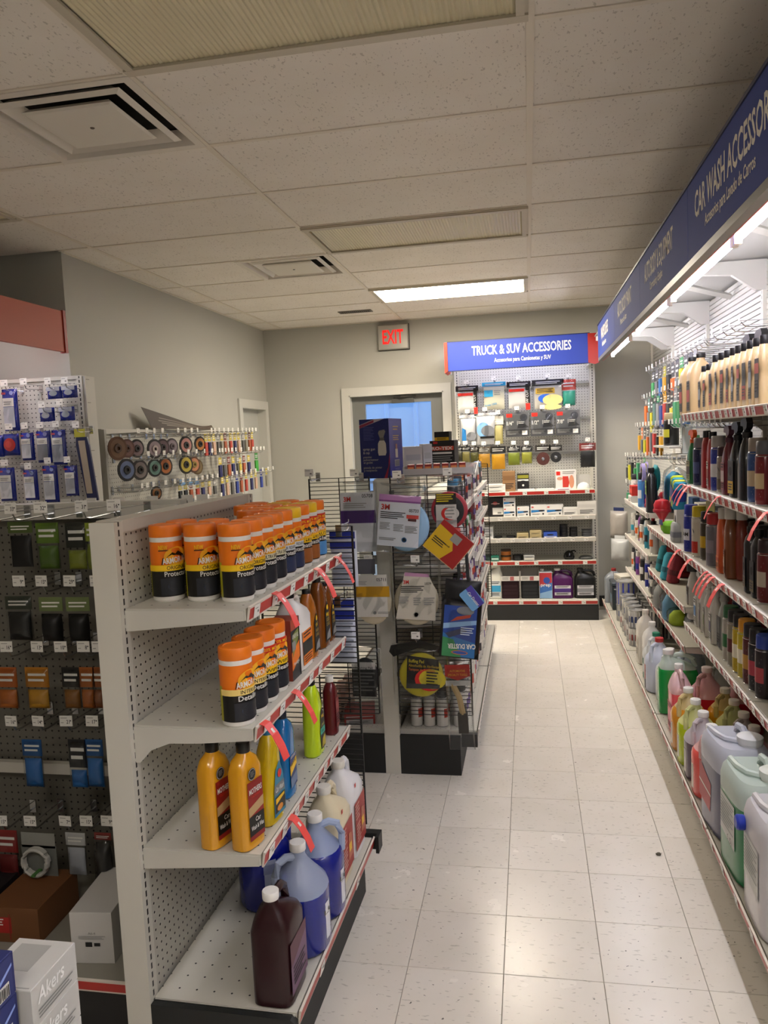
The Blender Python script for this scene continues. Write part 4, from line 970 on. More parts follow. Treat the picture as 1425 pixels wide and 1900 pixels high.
p = Print(); p.poly([(-.012, 0), (.034, 0), (.036, .08), (.028, .125), (.008, .145), (-.008, .125), (-.02, .06)], BK_); p.rect(-.016, .052, .036, .074, M('#35b39b', .4)); p.text('Wash', .01, .057, .012, INK, w=.03); p.text('ULTIMATE', .01, .08, .008, M('#c9c15a', .4), w=.036); p.text('Meg', .012, .11, .014, YE_, w=.026, rot=.15); p.poly([(-.01, .006), (.034, .006), (.034, .045), (.0, .035)], M('#b8a51e', .4))
parts = [('body', MB().se(BOT['curvy'], 20).mesh('body', M('#c4e01a', .25, 0, 1, 0, .4))), ('cap', cap_me(.016, .02, BK_), (-.012, 0, .248)), ('label', p.mesh('label'), (.0, -.0318, .02))]
make('bottle', 'lime green bottle with black and teal wash label', 'bottle', parts, G(-.752, 2.47, S3), R9, scale=.95)
for lab, x, y in (('dark red bottle with white cap nearest the wire grid', -.742, 2.655), ('dark red bottle with white cap half hidden behind the lime bottle', -.80, 2.60)):
    bottle(lab, G(x, y, S3), R9, 'slim', '#5d0f16', '#e8e5de', (.04, .11, .03, '#7d2a2c', '#9a4a48', 0), .95, 'dark red slim bottles', capr=.0155, caph=.022)
# base deck jugs
jug('dark maroon square jug with white cap at the near corner of the base', G(-.70, 1.905, .22), R9, 'square', '#2b0d12', None, 0, '#eceae4', (.13, .14, .03, '#6f4f6b', '#5b2d3c', 3), 1.0, flip=-1)
jug('round jug of blue washer fluid with white cap at the rail', G(-.70, 2.10, .22), R9, 'round', '#b9c6dd', '#16248c', .165, '#eceae4', (.13, .10, .03, '#dfe2e8', '#e8e8e8', 0, 'BLUE'), 1.08, 'blue washer fluid jugs', flip=1, hrot=2.5)
jug('round jug of blue washer fluid behind the first at the rail', G(-.70, 2.275, .22), R9, 'round', '#aebfe0', '#141f86', .19, '#eceae4', (.13, .10, .03, '#dfe2e8', '#b9bcc4', 0, 'BLUE'), 1.08, 'blue washer fluid jugs', hrot=-1.2)
jug('deep blue round jug tucked back against the pegboard', G(-.885, 2.30, .22), R9-1.0, 'round', '#2637a8', '#121c86', .23, '#2137a0', (.10, .11, .05, '#aab2c8', '#8a93b4', 0), 1.08, 'blue washer fluid jugs')
def redlab():
    p = Print(); p.rect(-.066, 0, .066, .15, M('#a8322b', .45)); p.lines(-.058, .09, -.01, .14, 5, M('#d8a79a', .5)); p.poly([(.0, .03), (.05, .03), (.045, .10), (.01, .11)], M('#c06a4a', .4)); p.rect(.01, .05, .04, .075, YE_); p.lines(-.058, .02, -.01, .08, 6, M('#d8a79a', .5)); return p.mesh('label')
for lab, y, col in (('cream square jug with large red label on the base shelf', 2.452, '#e2d6b4'), ('white square jug with orange red label at the wire grid end', 2.637, '#e8e8ea')):
    t = jug(lab, G(-.71, y, .22), R9, 'square', col, None, 0, '#e6e2d6', None, (1.08, 1.12, 1.12) if y < 2.5 else (1.08, 1.12, 1.15), flip=-1)
    ob('label', redlab(), t, (0, -.0566, .025)); ob('hazard_sticker', MB().box(-.006, -.0005, -.006, .006, 0, .006).mesh('hazard_sticker', RD_, False), t, (-.03, -.052, .222))

# ================================================================== dark packs on the cross gondola
def dep(P): return (P-Vector((0, 0, CAM_H))).dot(FW)
def hang(label, y, u, vt, vb, wpx, card, cont, t=.02, rz=0, **kw):
    P = on_y(u, vt, y); k = dep(P)/F_PX
    return pack(label, P-Vector((0, 0, .012)), rz, round(wpx*k, 3), round((vb-vt)*k, 3), t, card, cont, **kw)
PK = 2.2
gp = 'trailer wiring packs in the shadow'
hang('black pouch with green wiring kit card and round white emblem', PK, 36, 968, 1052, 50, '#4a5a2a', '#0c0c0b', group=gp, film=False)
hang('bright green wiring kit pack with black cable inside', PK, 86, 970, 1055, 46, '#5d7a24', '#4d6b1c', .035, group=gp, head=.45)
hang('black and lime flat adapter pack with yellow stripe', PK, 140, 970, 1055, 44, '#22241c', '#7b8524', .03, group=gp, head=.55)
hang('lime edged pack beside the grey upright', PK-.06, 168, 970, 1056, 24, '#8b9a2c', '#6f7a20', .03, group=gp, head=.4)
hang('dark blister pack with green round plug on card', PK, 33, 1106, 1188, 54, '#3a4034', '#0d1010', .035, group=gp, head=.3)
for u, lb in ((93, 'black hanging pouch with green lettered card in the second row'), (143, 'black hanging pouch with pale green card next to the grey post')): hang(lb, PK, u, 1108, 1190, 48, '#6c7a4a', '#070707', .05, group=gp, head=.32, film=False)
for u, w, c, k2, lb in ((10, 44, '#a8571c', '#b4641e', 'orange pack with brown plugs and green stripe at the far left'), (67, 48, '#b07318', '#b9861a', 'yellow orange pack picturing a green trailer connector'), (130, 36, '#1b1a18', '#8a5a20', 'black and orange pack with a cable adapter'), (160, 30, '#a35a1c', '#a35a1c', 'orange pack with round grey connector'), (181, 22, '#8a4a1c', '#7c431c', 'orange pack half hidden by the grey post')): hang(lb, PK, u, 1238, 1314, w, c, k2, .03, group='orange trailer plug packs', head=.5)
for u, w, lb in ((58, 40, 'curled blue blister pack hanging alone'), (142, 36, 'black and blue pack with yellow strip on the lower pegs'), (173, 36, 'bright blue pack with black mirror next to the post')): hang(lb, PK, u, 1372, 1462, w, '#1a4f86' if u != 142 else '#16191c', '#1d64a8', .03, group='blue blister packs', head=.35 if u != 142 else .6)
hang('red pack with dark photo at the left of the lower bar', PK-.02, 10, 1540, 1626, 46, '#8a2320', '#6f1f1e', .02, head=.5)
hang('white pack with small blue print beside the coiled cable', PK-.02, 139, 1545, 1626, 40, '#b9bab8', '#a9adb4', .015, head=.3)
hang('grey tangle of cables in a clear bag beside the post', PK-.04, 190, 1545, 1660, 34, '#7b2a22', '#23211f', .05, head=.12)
P = on_y(70, 1552, PK-.03)
t = thing('cable_coil_pack', 'large coil of white cable on a grey hang card', 'pack', P)
ob('header_card', card_me(.12, .05, M('#8e8f88', .5), 'header_card', .012), t); ob('cable_coil', MB().tube([(.043*math.cos(a*.35)*(1+.0*a), -.012-.018*(a/54), -.075+.043*math.sin(a*.35)) for a in range(55)], .006, 6).mesh('cable_coil', M('#b9b8b0', .5)), t); ob('backing_card', card_me(.125, .115, M('#6f716b', .5), 'backing_card', -.03), t)
ob('tie', MB().box(-.006, -.042, -.115, .006, .0, -.109).mesh('tie', M('#4a7a3a', .5), False), t)
# cartons on its base
p = Print(); p.rect(-.075, .03, -.005, .08, M('#a8231d', .5)); p.lines(-.07, .05, -.03, .075, 3, PAPER); p.rect(-.012, .01, -.008, .09, M('#8a2a1f', .5))
carton('brown carton with red printed panel on the base shelf', (-1.575, 2.10, .22), .03, (.17, .22, .11), '#6e4524', p.mesh('front_print'))
p = Print(); p.rect(-.07, 0, .07, .035, M('#8f2018', .5)); p.lines(-.06, .06, .03, .085, 2, PAPER)
carton('black and red carton beside the brown carton', (-1.755, 2.09, .22), .05, (.15, .24, .11), '#191416', p.mesh('front_print'))
p = Print(); p.text('A6-4', .0, .088, .008, GREY); p.lines(-.04, .072, .04, .084, 3, GREY); p.rect(-.02, .052, .0, .066, INK); p.rect(.006, .054, .024, .064, INK); 
carton('plain white carton with small barcode next to the grey post', (-1.285, 2.05, .22), .10, (.125, .24, .155), '#c9c7c2', p.mesh('front_print'))
# ================================================================== boxed bulbs in the foreground
st = thing('display_cube', 'low white display cube under the boxed bulbs', 'display stand', (-.93, 1.08, 0))
ob('cube_body', MB().box(-.20, -.20, 0, .115, .16, .57).mesh('cube_body', WHITE, False), st); ob('cube_top', MB().box(-.205, -.205, .57, .12, .165, .585).mesh('cube_top', M('#c9c6bd', .4), False), st)
def akers():
    p = Print(); p.text('Akers', -.012, .036, .026, M('#f4f4f0', .5), w=.075, sh=.15, bold=.015); p.lines(-.05, .008, .05, .026, 3, M('#7d7d78', .5)); return p.mesh('side_print')
def bulb():
    p = Print(); p.rect(-.05, .0, .05, .07, M('#1c2a6c', .4)); p.poly([(-.05, .03), (-.02, .04), (.0, .03), (.05, .055), (.05, .05), (.0, .022), (-.02, .033), (-.05, .02)], M('#8fa6e6', .4)); p.text('H4', .0, .042, .016, M('#e8e32a', .4), w=.024); p.rect(-.01, .006, .04, .03, PAPER)
    for i in range(12): p.rect(-.005+i*.0035, .009, -.0035+i*.0035+(i % 3)*.0006, .028, INK)
    return p.mesh('front_print')
AK, BB = akers(), bulb()
AKG = M('#c2c1bb', .5)
for i, lab in enumerate(('white Akers carton under the stack beside the blue boxes', 'white Akers carton in the middle of the foreground stack', 'white Akers carton on top of the foreground stack')):
    t = carton(lab, (-.8965, 1.155, .585+i*.0715), 0, (.113, .13, .071), '#c2c1bb')
    ob('side_print', AK, t, (.0571, 0, 0), (0, 0, PI/2)); ob('seam', MB().box(-.05, -.06, .0711, .05, -.058, .0715).box(-.04, -.02, .0711, .02, .05, .0713).mesh('seam', M('#a3a29c', .5), False), t)
for i, lab in enumerate(('dark blue lightning bulb box at the bottom of its stack', 'dark blue lightning bulb box second in its stack', 'dark blue lightning bulb box right under the top one', 'dark blue lightning bulb box on top of its stack')):
    t = carton(lab, (-.918, 1.024, .585+i*.0725), 0, (.112, .12, .0722), '#1b2460', None); ob('side_print', BB, t, (.0564, .004, 0), (0, 0, PI/2)); ob('front_print', BB, t, (0, -.0604, 0))
# ================================================================== hanging goods at the near end of the aisle gondola
GH = 3.575
M3 = M('#c4231c', .45)
def sizing(u, v, y): P = on_y(u, v, y); return P, dep(P)/F_PX
def oval(rx, rz, y0, y1, cz, mat, name, n=28, fl=0.0):
    return MB().loft([[(rx*f*math.cos(2*PI*i/n), y, cz+rz*f*math.sin(2*PI*i/n)*(1-fl*(math.sin(2*PI*i/n) > 0))) for i in range(n)] for y, f in ((y0, .9), (y0+(y1-y0)*.25, 1), (y0+(y1-y0)*.75, 1), (y1, .9))]).mesh(name, mat, True, 50)
def clearbag(t, w, h, th, seed, z1=.02, name='clear_bag'):
    return ob(name, pillow(w, h, th, 9, FILM, name, z1, 6, .004, seed), t)
# purple banded pad
P, k = sizing(664, 905, GH); w, h = 66*k, 108*k
t = thing('polishing_pad_pack', 'clear bagged white pad with purple banded card numbered 05708', 'pack', P)
p = Print(); p.rect(-w/2, -.30, w/2, -.02, M('#c3c6ca', .45)); p.rect(-w/2, -.165, w/2, -.105, M('#3d1a63', .4)); p.text('3M', -w*.40, -.062, .022, M3, w=.034, al='l', bold=.03); p.text('05708', w*.44, -.045, .017, INK, w=.052, al='r'); p.lines(-w*.42, -.098, w*.25, -.07, 3, GREY)
ob('card', p.mesh('card'), t, (0, -.022, .0)); ob('pad', oval(w*.48, .115, -.018, .018, -.17, M('#c7cace', .6), 'pad'), t); clearbag(t, w*1.08, h*1.08, .05, 3, .03)
# tilted card, light blue pad
P, k = sizing(744, 918, GH-.03); w, h = 78*k, 96*k
t = thing('polishing_pad_pack', 'light blue pad pack with white 05733 card and pink stripe', 'pack', P, ry=.10)
p = Print(); p.rect(-w/2, -h, w/2, 0, M('#dfe3ea', .45)); p.rect(-w/2, -.026, w/2, 0, M('#c98fc9', .4)); p.rect(-w/2, -.034, w/2, -.026, M('#8f4f97', .4)); p.text('3M', -w*.44, -.07, .025, M3, w=.040, al='l', bold=.03); p.text('05733', w*.46, -.075, .015, INK, w=.044, al='r'); p.lines(-w*.45, -.115, w*.15, -.08, 4, INK); p.rect(w*.18, -.105, w*.47, -.088, M('#d0463f', .4)); p.rect(w*.22, -.117, w*.42, -.105, M('#5a2a2a', .4)); p.lines(-w*.45, -.165, -w*.2, -.13, 5, GREY); p.lines(-w*.12, -.17, w*.12, -.135, 5, GREY); p.lines(w*.16, -.175, w*.46, -.14, 5, GREY); p.disc(.03, -.205, .012, .012, M('#2c6ba0', .4)); p.disc(.03, -.205, .008, .008, M('#7fb0d8', .4)); p.lines(-w*.45, -.215, -w*.05, -.20, 2, GREY)
ob('card', p.mesh('card'), t, (0, -.022, 0)); ob('pad', oval(.105, .115, -.02, .02, -.145, M('#8fb4d2', .7), 'pad'), t, (.035, .002, 0)); clearbag(t, w*1.25, h*1.35, .06, 4, .05)
# red pad with black centre
P, k = sizing(832, 895, GH+.02); r = 34*k
t = thing('polishing_pad_pack', 'round red rimmed pad with black centre and yellow lettered card', 'pack', P)
cz = -52*k
ob('pad', oval(r, r*1.03, -.02, .02, cz, M('#b02a3a', .6), 'pad'), t); ob('pad_face', oval(r*.82, r*.85, -.026, -.018, cz, M('#2a2a2e', .7), 'pad_face'), t)
p = Print(); w = r*1.12; y1 = cz+r*.95
p.rect(-w/2, cz-r*.9, w/2, y1, M('#cfcbc4', .45)); p.rect(-w/2, cz+r*.35, w/2, y1, BK_); p.lines(-w*.46, cz+r*.45, w*.38, cz+r*.92, 4, M('#d8c21c', .5), .5); p.disc(w*.15, cz-.012, w*.40, r*.38, M3); p.disc(w*.27, cz-.012, w*.36, r*.33, M('#cfcbc4', .45)); p.lines(-w*.05, cz-.04, w*.42, cz+.02, 4, GREY); p.rect(-w/2, cz-r*.62, w/2, cz-r*.50, GREY); p.lines(-w*.46, cz-r*.85, w*.3, cz-r*.66, 3, GREY)
ob('card', p.mesh('card'), t, (-.012, -.030, 0)); clearbag(t, r*2.7, r*3.5, .06, 5, .04)
# tilted red and yellow sandpaper sleeve
P, k = sizing(832, 1010, GH-.05); s = 42*k
t = thing('sandpaper_sleeve', 'dark red and yellow sandpaper sleeve hanging at a tilt', 'pack', P, ry=.72)
ob('sleeve', MB().box(-s*.85, -.006, -s*.75, s*.85, .006, s*.75).mesh('sleeve', M('#9c1a18', .4), False), t); ob('sheet_edge', MB().box(s*.85, -.005, -s*.74, s*.88, .005, s*.74).box(-s*.84, -.005, -s*.78, s*.84, .005, -s*.75).mesh('sheet_edge', M('#d8b48a', .6), False), t)
p = Print(); p.poly([(-s*.85, -s*.75), (s*.1, -s*.75), (s*.32, -s*.1), (-s*.1, s*.45), (-s*.85, s*.5)], M('#d0a916', .4)); p.rect(-s*.1, s*.2, s*.34, s*.58, GREY); p.lines(-s*.72, -s*.35, -s*.08, -s*.05, 3, INK); p.text('all your paint needs', -s*.30, -s*.10, .010, INK, w=s*.85)
ob('sleeve_print', p.mesh('sleeve_print'), t, (0, -.0065, 0))
# gold banded cream pad
P, k = sizing(688, 1012, GH-.02); w, h = 72*k, 148*k
t = thing('polishing_pad_pack', 'cream pad in a clear bag with gold banded 05711 card', 'pack', P)
p = Print(); p.rect(-w*.46, -.335, w*.40, -.135, M('#cfccc2', .45)); p.rect(-w*.46, -.24, w*.46, -.19, M('#c08f12', .4)); p.text('05711', w*.38, -.165, .015, INK, w=.045, al='r'); p.lines(-w*.42, -.185, -w*.12, -.165, 3, GREY); p.disc(.01, -.315, .008, .008, GREY); p.lines(.025, -.322, .08, -.31, 2, GREY); p.rect(-w*.46, -.13, w*.12, -.06, M('#4b4b52', .5))
ob('card', p.mesh('card'), t, (0, -.026, 0)); ob('pad', oval(w*.48, .115, -.02, .02, -.26, M('#cbbfa4', .8), 'pad'), t); clearbag(t, w*1.08, h*1.02, .055, 6, .02)
# cream pad with pink topped card
P, k = sizing(770, 1040, GH); w, h = 84*k, 124*k
t = thing('polishing_pad_pack', 'cream pad in a crinkled bag with pink topped fine print card', 'pack', P)
p = Print(); p.poly([(-w*.46, -.27), (w*.42, -.28), (w*.46, -.14), (w*.30, -.06), (-w*.22, -.05), (-w*.32, -.13)], M('#c9c3b4', .45)); p.poly([(-w*.22, -.05), (w*.3, -.06), (w*.33, -.075), (-w*.23, -.068)], M('#b787a8', .4)); p.text('3M', -w*.26, -.105, .018, M3, w=.026, al='l', bold=.03); p.text('33279', w*.36, -.11, .011, INK, w=.032, al='r'); p.lines(-w*.32, -.15, w*.2, -.115, 4, INK); p.lines(-w*.38, -.20, -w*.15, -.165, 4, GREY); p.lines(-w*.05, -.21, w*.12, -.17, 4, GREY); p.lines(w*.18, -.21, w*.42, -.17, 4, GREY); p.disc(.0, -.25, .012, .012, GREY); p.disc(.0, -.25, .010, .010, PAPER)
ob('card', p.mesh('card'), t, (0, -.028, 0)); ob('pad', oval(w*.49, .115, -.02, .022, -.19, M('#c8bda3', .8), 'pad'), t); clearbag(t, w*1.12, h*1.06, .055, 8, .02)
# car duster pouch
P, k = sizing(858, 1110, GH-.06); w, h = 74*k, 118*k
t = thing('duster_pouch', 'black zipped car duster pouch with bright upside down printed card', 'pouch', P, ry=.10)
ob('pouch', pillow(w, h, .06, 8, M('#0e0e10', .35), 'pouch', .01, 5), t)
ob('straps', MB().tube([(-w*.30, 0, -.01), (-w*.12, .01, .10), (-.04, .03, .22)], .016, 6, sx=.5).tube([(w*.30, 0, -.01), (w*.10, .01, .10), (.0, .03, .22)], .016, 6, sx=.5).mesh('straps', M('#131315', .6)), t)
ob('upper_pouch', pillow(w*.9, .10, .05, 7, M('#161618', .5), 'upper_pouch', .085, 3), t)
p = Print(); a, b, c0, c1 = -w*.42, w*.40, -h*.92, -.03
p.rect(a, c0, b, c1, M('#24489a', .35)); p.poly([(a, c0), (b, c0), (b, c0+.07), (a+.02, c0+.10), (a, c0+.11)], M('#2e74b4', .35)); p.poly([(a, c0), (a+.09, c0), (a+.05, c0+.08), (a, c0+.09)], M('#3d8f57', .35)); p.poly([(a+.03, c1-.075), (b-.03, c1-.05), (b-.025, c1-.035), (a+.06, c1-.05)], M('#c2472e', .35)); p.poly([(a, c1-.11), (b, c1-.08), (b, c1-.06), (a, c1-.085)], M('#8fb7e0', .35)); p.disc(.02, c1-.02, .04, .02, M('#7d8288', .4)); p.poly([(a+.01, c1-.13), (a+.09, c1-.10), (a+.11, c1-.115), (a+.03, c1-.15)], M('#3b3f5c', .4)); p.lines(a+.08, c0+.10, b-.01, c0+.14, 4, M('#cfe0f0', .5)); p.text('CAR DUSTER', .012, c0+.062, .022, PAPER, w=w*.70, rot=PI+.06, bold=.03); p.disc(.005, c0+.022, .038, .010, M('#d77a3a', .4)); p.disc(.005, c0+.022, .033, .007, M('#3a5aa8', .4))
ob('card', p.mesh('card'), t, (0, -.031, 0)); ob('clear_front', pillow(w*.94, h*.95, .066, 8, FILM, 'clear_front', .0, 6), t)
q = Print(); q.poly([(-.03, -.05), (.03, -.05), (.036, -.044), (.036, .044), (.03, .05), (-.03, .05), (-.036, .044), (-.036, -.044)], M('#6fa8d8', .35)); q.poly([(.0, -.05), (.03, -.05), (.036, .05), (.005, .05)], M('#4a3fa0', .35)); q.text('Car Duster', -.002, -.006, .014, PAPER, w=.075, rot=-PI/2+.0)
ob('hang_tag', q.mesh('hang_tag'), t, (.045, -.042, .012), (0, -.75, 0))
# yellow buffing pad
P, k = sizing(780, 1205, GH); r = 41*k
t = thing('polishing_pad_pack', 'large yellow buffing pad with black and red lettered card', 'pack', P)
ob('header_strip', MB().prism([(-.15, -.01), (-.14, .02), (.0, .045), (.11, .01), (.10, -.02), (.0, .01), (-.13, -.035)], -.004, .0).mesh('header_strip', BK_, False), t)
cz = -48*k
ob('pad', oval(r, r, -.018, .018, cz, M('#c3b32c', .7), 'pad'), t); w = r*1.55
p = Print(); x0, x1, y0, y1 = -w*.36, w*.62, cz-r*.80, cz+r*.92
p.poly([(x0, y0+.02), (x1, y0+.03), (x1-.01, y1-.01), (x0, y1)], BK_); p.disc(w*.30, cz-.015, w*.42, r*.52, M3); p.disc(w*.40, cz-.01, w*.40, r*.46, M('#c9b82a', .45)); p.poly([(x0, y0+.02), (x1, y0+.03), (x1, y0+.05), (x0, y0+.045)], M('#3a3a36', .5)); p.text('Buffing Pad', x0+.008, y1-.032, .016, M('#c9b82a', .5), w=.072, al='l'); p.text('Almohadilla de Abrillantar', x0+.008, y1-.052, .013, M('#b89a20', .5), w=.145, al='l'); p.text('Tampon de Polissage', x0+.008, y1-.071, .013, M('#c2662a', .5), w=.125, al='l'); p.lines(w*.22, cz-.045, w*.56, cz+.025, 5, INK)
ob('card', p.mesh('card'), t, (0, -.024, 0), (0, .07, 0)); clearbag(t, r*2.6, r*2.9, .05, 9, .03)
# dark finishing pad on the left grid
P, k = sizing(676, 1215, GH+.03); w = 52*k
t = thing('polishing_pad_pack', 'black finishing pad in a clear bag behind the grey post', 'pack', P)
p = Print(); p.rect(-w*.45, -.20, w*.42, -.03, M('#222322', .5)); p.rect(-w*.45, -.065, w*.42, -.03, M('#b9b8b2', .5)); p.text('Finishing Pad', 0, -.062, .010, INK, w=.085); p.lines(-w*.4, -.18, w*.38, -.08, 6, M('#5c5d5a', .5)); 
ob('card', p.mesh('card'), t, (0, -.022, 0)); ob('pad', oval(w*.48, .095, -.018, .018, -.11, M('#1a1b1b', .8), 'pad'), t); clearbag(t, w*1.15, 112*k, .05, 11, .03)
# brush in a bag
P, k = sizing(848, 1232, GH-.02); w = 46*k
t = thing('brush_pack', 'wooden handled detailing brush in a long clear bag with red card', 'pack', P, ry=-.03)
p = Print(); p.poly([(-w*.5, 0), (w*.5, 0), (w*.5, -.055), (.0, -.075), (-w*.5, -.055)], M('#a3261c', .45)); p.rect(-w*.5, -.10, w*.5, -.075, M('#b9b8b2', .45)); p.text('AUTOMOTIVE', 0, -.035, .011, M('#d8a02a', .5), w=.072); p.text('SPECIALTY TOOLS', 0, -.053, .011, M('#d8a02a', .5), w=.09); p.lines(-w*.35, -.096, w*.1, -.08, 3, GREY)
ob('card', p.mesh('card'), t, (0, -.012, 0)); ob('handle', MB().tube([(-.03, 0, -.09), (.0, 0, -.16), (.012, 0, -.24)], .014, 8).mesh('handle', M('#b39a6a', .6)), t); ob('bristles', MB().box(-.012, -.012, -.33, .034, .012, -.235).mesh('bristles', M('#3a352e', .9), False), t); clearbag(t, w*1.05, 168*k, .05, 12, .01)
# blue and white packs hanging on the end of the near gondola
for vt, vb, us in ((985, 1090, 636), (1110, 1232, 634)):
    P, k = sizing(us, vt, 2.93); w, h = 50*k, (vb-vt)*k
    t = thing('cloth_pack', 'tall blue and white cloth pack on the upper grid hook' if vt == 985 else 'tall blue and white cloth pack on the lower grid hook', 'pack', P)
    hook(g1, (P.x, G1Y1+.05, P.z+.01), PI, .15, False)
    ob('sleeve', pillow(w, h, .03, 6, M('#c6cbd6', .4), 'sleeve', .0, 4), t)
    p = Print(); p.rect(-w*.48, -h*.13, w*.48, -.002, M('#22318f', .35)); p.rect(-w*.48, -h*.31, w*.48, -h*.18, M('#22318f', .35)); p.lines(-w*.4, -h*.95, w*.42, -h*.36, 9, M('#9aa2b4', .5)); ob('sleeve_print', p.mesh('sleeve_print'), t, (0, -.0165, 0))

# ---- boxes and tray on top of the aisle gondola
p = Print(); w, h = .158, .30
B0 = M('#1b2462', .4); p.rect(-w/2, 0, w/2, h, B0); p.poly([(-w/2, h-.045), (w/2-.02, h), (w/2-.075, h), (-w/2, h-.028)], M('#b9b2b8', .4)); p.poly([(-w/2, h-.045), (-w/2, h-.03), (0, h-.005), (.0, h-.017)], M('#8a2f48', .4)); p.poly([(.045, 0), (.062, 0), (w/2, .13), (w/2, .08)], M('#9c1f38', .4))
p.text('spray gun', -w*.40, .143, .013, M('#b8b4ae', .5), al='l', w=.065); p.text('& cup', -w*.40, .125, .013, M('#b8b4ae', .5), al='l', w=.035); p.text('pistolet', -w*.40, .104, .010, M('#a8a49e', .5), al='l', w=.045); p.text('pulverisateur', -w*.40, .09, .011, M('#a8a49e', .5), al='l', w=.082); p.text('et godet', -w*.40, .076, .011, M('#a8a49e', .5), al='l', w=.05); p.text('pistola de pintar', -w*.40, .05, .011, M('#a8a49e', .5), al='l', w=.10); p.text('y recipiente', -w*.40, .036, .011, M('#a8a49e', .5), al='l', w=.072); p.lines(-w*.36, .19, .0, .26, 9, M('#4a4f86', .5))
p.poly([(.022, .115), (.058, .115), (.064, .13), (.062, .175), (.054, .19), (.028, .19), (.020, .175), (.018, .13)], M('#c4bfb4', .5)); p.rect(.030, .19, .054, .205, M('#5d5a56', .5)); p.poly([(.030, .205), (.050, .205), (.062, .235), (.056, .245), (.028, .240), (.022, .228)], M('#7d7a74', .5))
q = Print(); d = .20; Bl = M('#3c3fa6', .4)
q.rect(-d/2, 0, d/2, h, Bl); q.lines(-.04, .235, .04, .262, 2, M('#d0b070', .5)); q.lines(-.045, .185, .045, .215, 3, M('#d0b070', .5)); q.rect(-.018, .10, .02, .145, PAPER); q.rect(-.012, .145, .014, .17, M('#b78a84', .5)); q.rect(-.034, .055, .04, .09, M('#c9cbd6', .5)); q.lines(-.03, .02, .04, .045, 3, M('#8a8fc6', .5))
for i in range(14): q.rect(-.028+i*.0045, .058, -.0262+i*.0045, .087, INK)
carton('tall navy spray gun box with picture of gun and cup', (-.748, 4.00, 1.495), -.17, (.158, .20, .30), '#23296e', p.mesh('front_print'), q.mesh('side_print'))
for lab, x, y, dm, c in (('white envelope carton leaning behind the spray gun box', -.635, 4.30, (.10, .10, .15), '#dcdcdc'), ('pale narrow white carton beside the black metal finish box', -.565, 4.36, (.05, .12, .16), '#d5d8e2')): carton(lab, (x, y, 1.495), .3, dm, c, glabel(dm[0]*.8, dm[2]*.8, M(c, .5), M('#c0c4cc', .5), 0))
p = Print(); p.rect(-.07, 0, .07, .15, BK_); p.rect(-.066, .095, .066, .118, M('#c9482f', .4)); p.text('RO-TEX', 0, .0985, .017, PAPER, w=.12, bold=.03); p.rect(-.05, .132, -.025, .145, M3); p.rect(-.055, .075, .055, .085, PAPER); p.lines(-.06, .02, .06, .065, 4, GREY)
carton('black carton with orange RO-TEX lettering on the gondola top', (-.47, 4.45, 1.52), -.1, (.14, .12, .15), '#161616', p.mesh('front_print'))
bx('riser_shelf', g2, (-.66, 4.20, 1.495), (-.36, 4.75, 1.52), M('#b5b2a8', .5))
t = carton('small black and yellow carton on top of the black carton', (-.475, 4.46, 1.67), -.1, (.085, .08, .05), '#14140f', glabel(.08, .048, BK_, YE_, 1))
tr = thing('clear_tray', 'clear plastic tray of red sachets on the gondola end', 'tray', (-.47, 4.02, 1.495))
ob('tray', MB().box(-.16, -.10, 0, .20, .14, .006).box(-.16, -.10, .006, .20, -.096, .04).box(-.16, .136, .006, .20, .14, .055).box(-.16, -.1, .006, -.156, .14, .05).box(.196, -.1, .006, .20, .14, .05).mesh('tray', M('#d4d8d8', .2, 0, .5), False), tr)
ob('price_strip', MB().prism([(-.10, -.02), (.20, .035), (.20, .062), (-.10, .01)], .203, .206, plane='yz').mesh('price_strip', M('#d2d0c6', .4), False), tr)
for i in range(7):
    carton('dark red sachet box in the clear tray', (-.60+i*.043, 4.02+.012*i, 1.502), .1, (.034, .11, .052), '#8f2420', glabel(.03, .045, M('#a53028', .5), M('#d8864a', .5), 0), group='red sachets in the tray')

# ---- rows of small cans on the aisle side shelves
def shade(h, f): return '#'+''.join('%02x' % max(0, min(255, int(int(h[i:i+2], 16)*f))) for i in (1, 3, 5))
rowpal = {0: (('#e2602c', '#d8d6d0'), ('#e8c42a', '#27313f'), ('#2a4fa0', '#1c2430'), ('#d9d9d6', '#3a2a48'), ('#3a8fc0', '#26303c'), ('#d86a3a', '#b7b4b0')),
          1: (('#2f8a4a', '#c6c4bf'), ('#2a4c96', '#d0cec8'), ('#c33026', '#ccc9c4'), ('#1c1c1e', '#8c8a92'), ('#d8d6d2', '#7a2a30')),
          2: (('#1c1c1e', '#8f6f9a'), ('#8f2a2c', '#c9c6c2'), ('#e0deda', '#5a3a7a'), ('#1c1c1e', '#c8c6c2'), ('#5a4a86', '#d0ced0')),
          3: (('#1a1a1c', '#5b4a82'), ('#8c8a88', '#b8b4b0'), ('#a83a2a', '#cfccc8'), ('#1a1a1c', '#c9c5c4'), ('#4a3a82', '#d4d0d0')),
          4: (('#5a5b5c', '#d4d2cc'), ('#1b1c1e', '#d4d2cc'), ('#3c3d40', '#e0ded8'), ('#7a5a52', '#cfccc6'), ('#8e8f8e', '#d8d6d0'))}
zs = [(1.33, .150, 0), (1.055, .165, 1), (.80, .17, 2), (.525, .18, 3), (.222, .235, 4)]
zf = [(1.345, .15, 0), (1.15, .15, 1), (.90, .17, 2), (.70, .15, 3), (.48, .17, 3), (.222, .215, 4)]
nmz = {0: 'top', 1: 'second', 2: 'middle', 3: 'low', 4: 'base'}
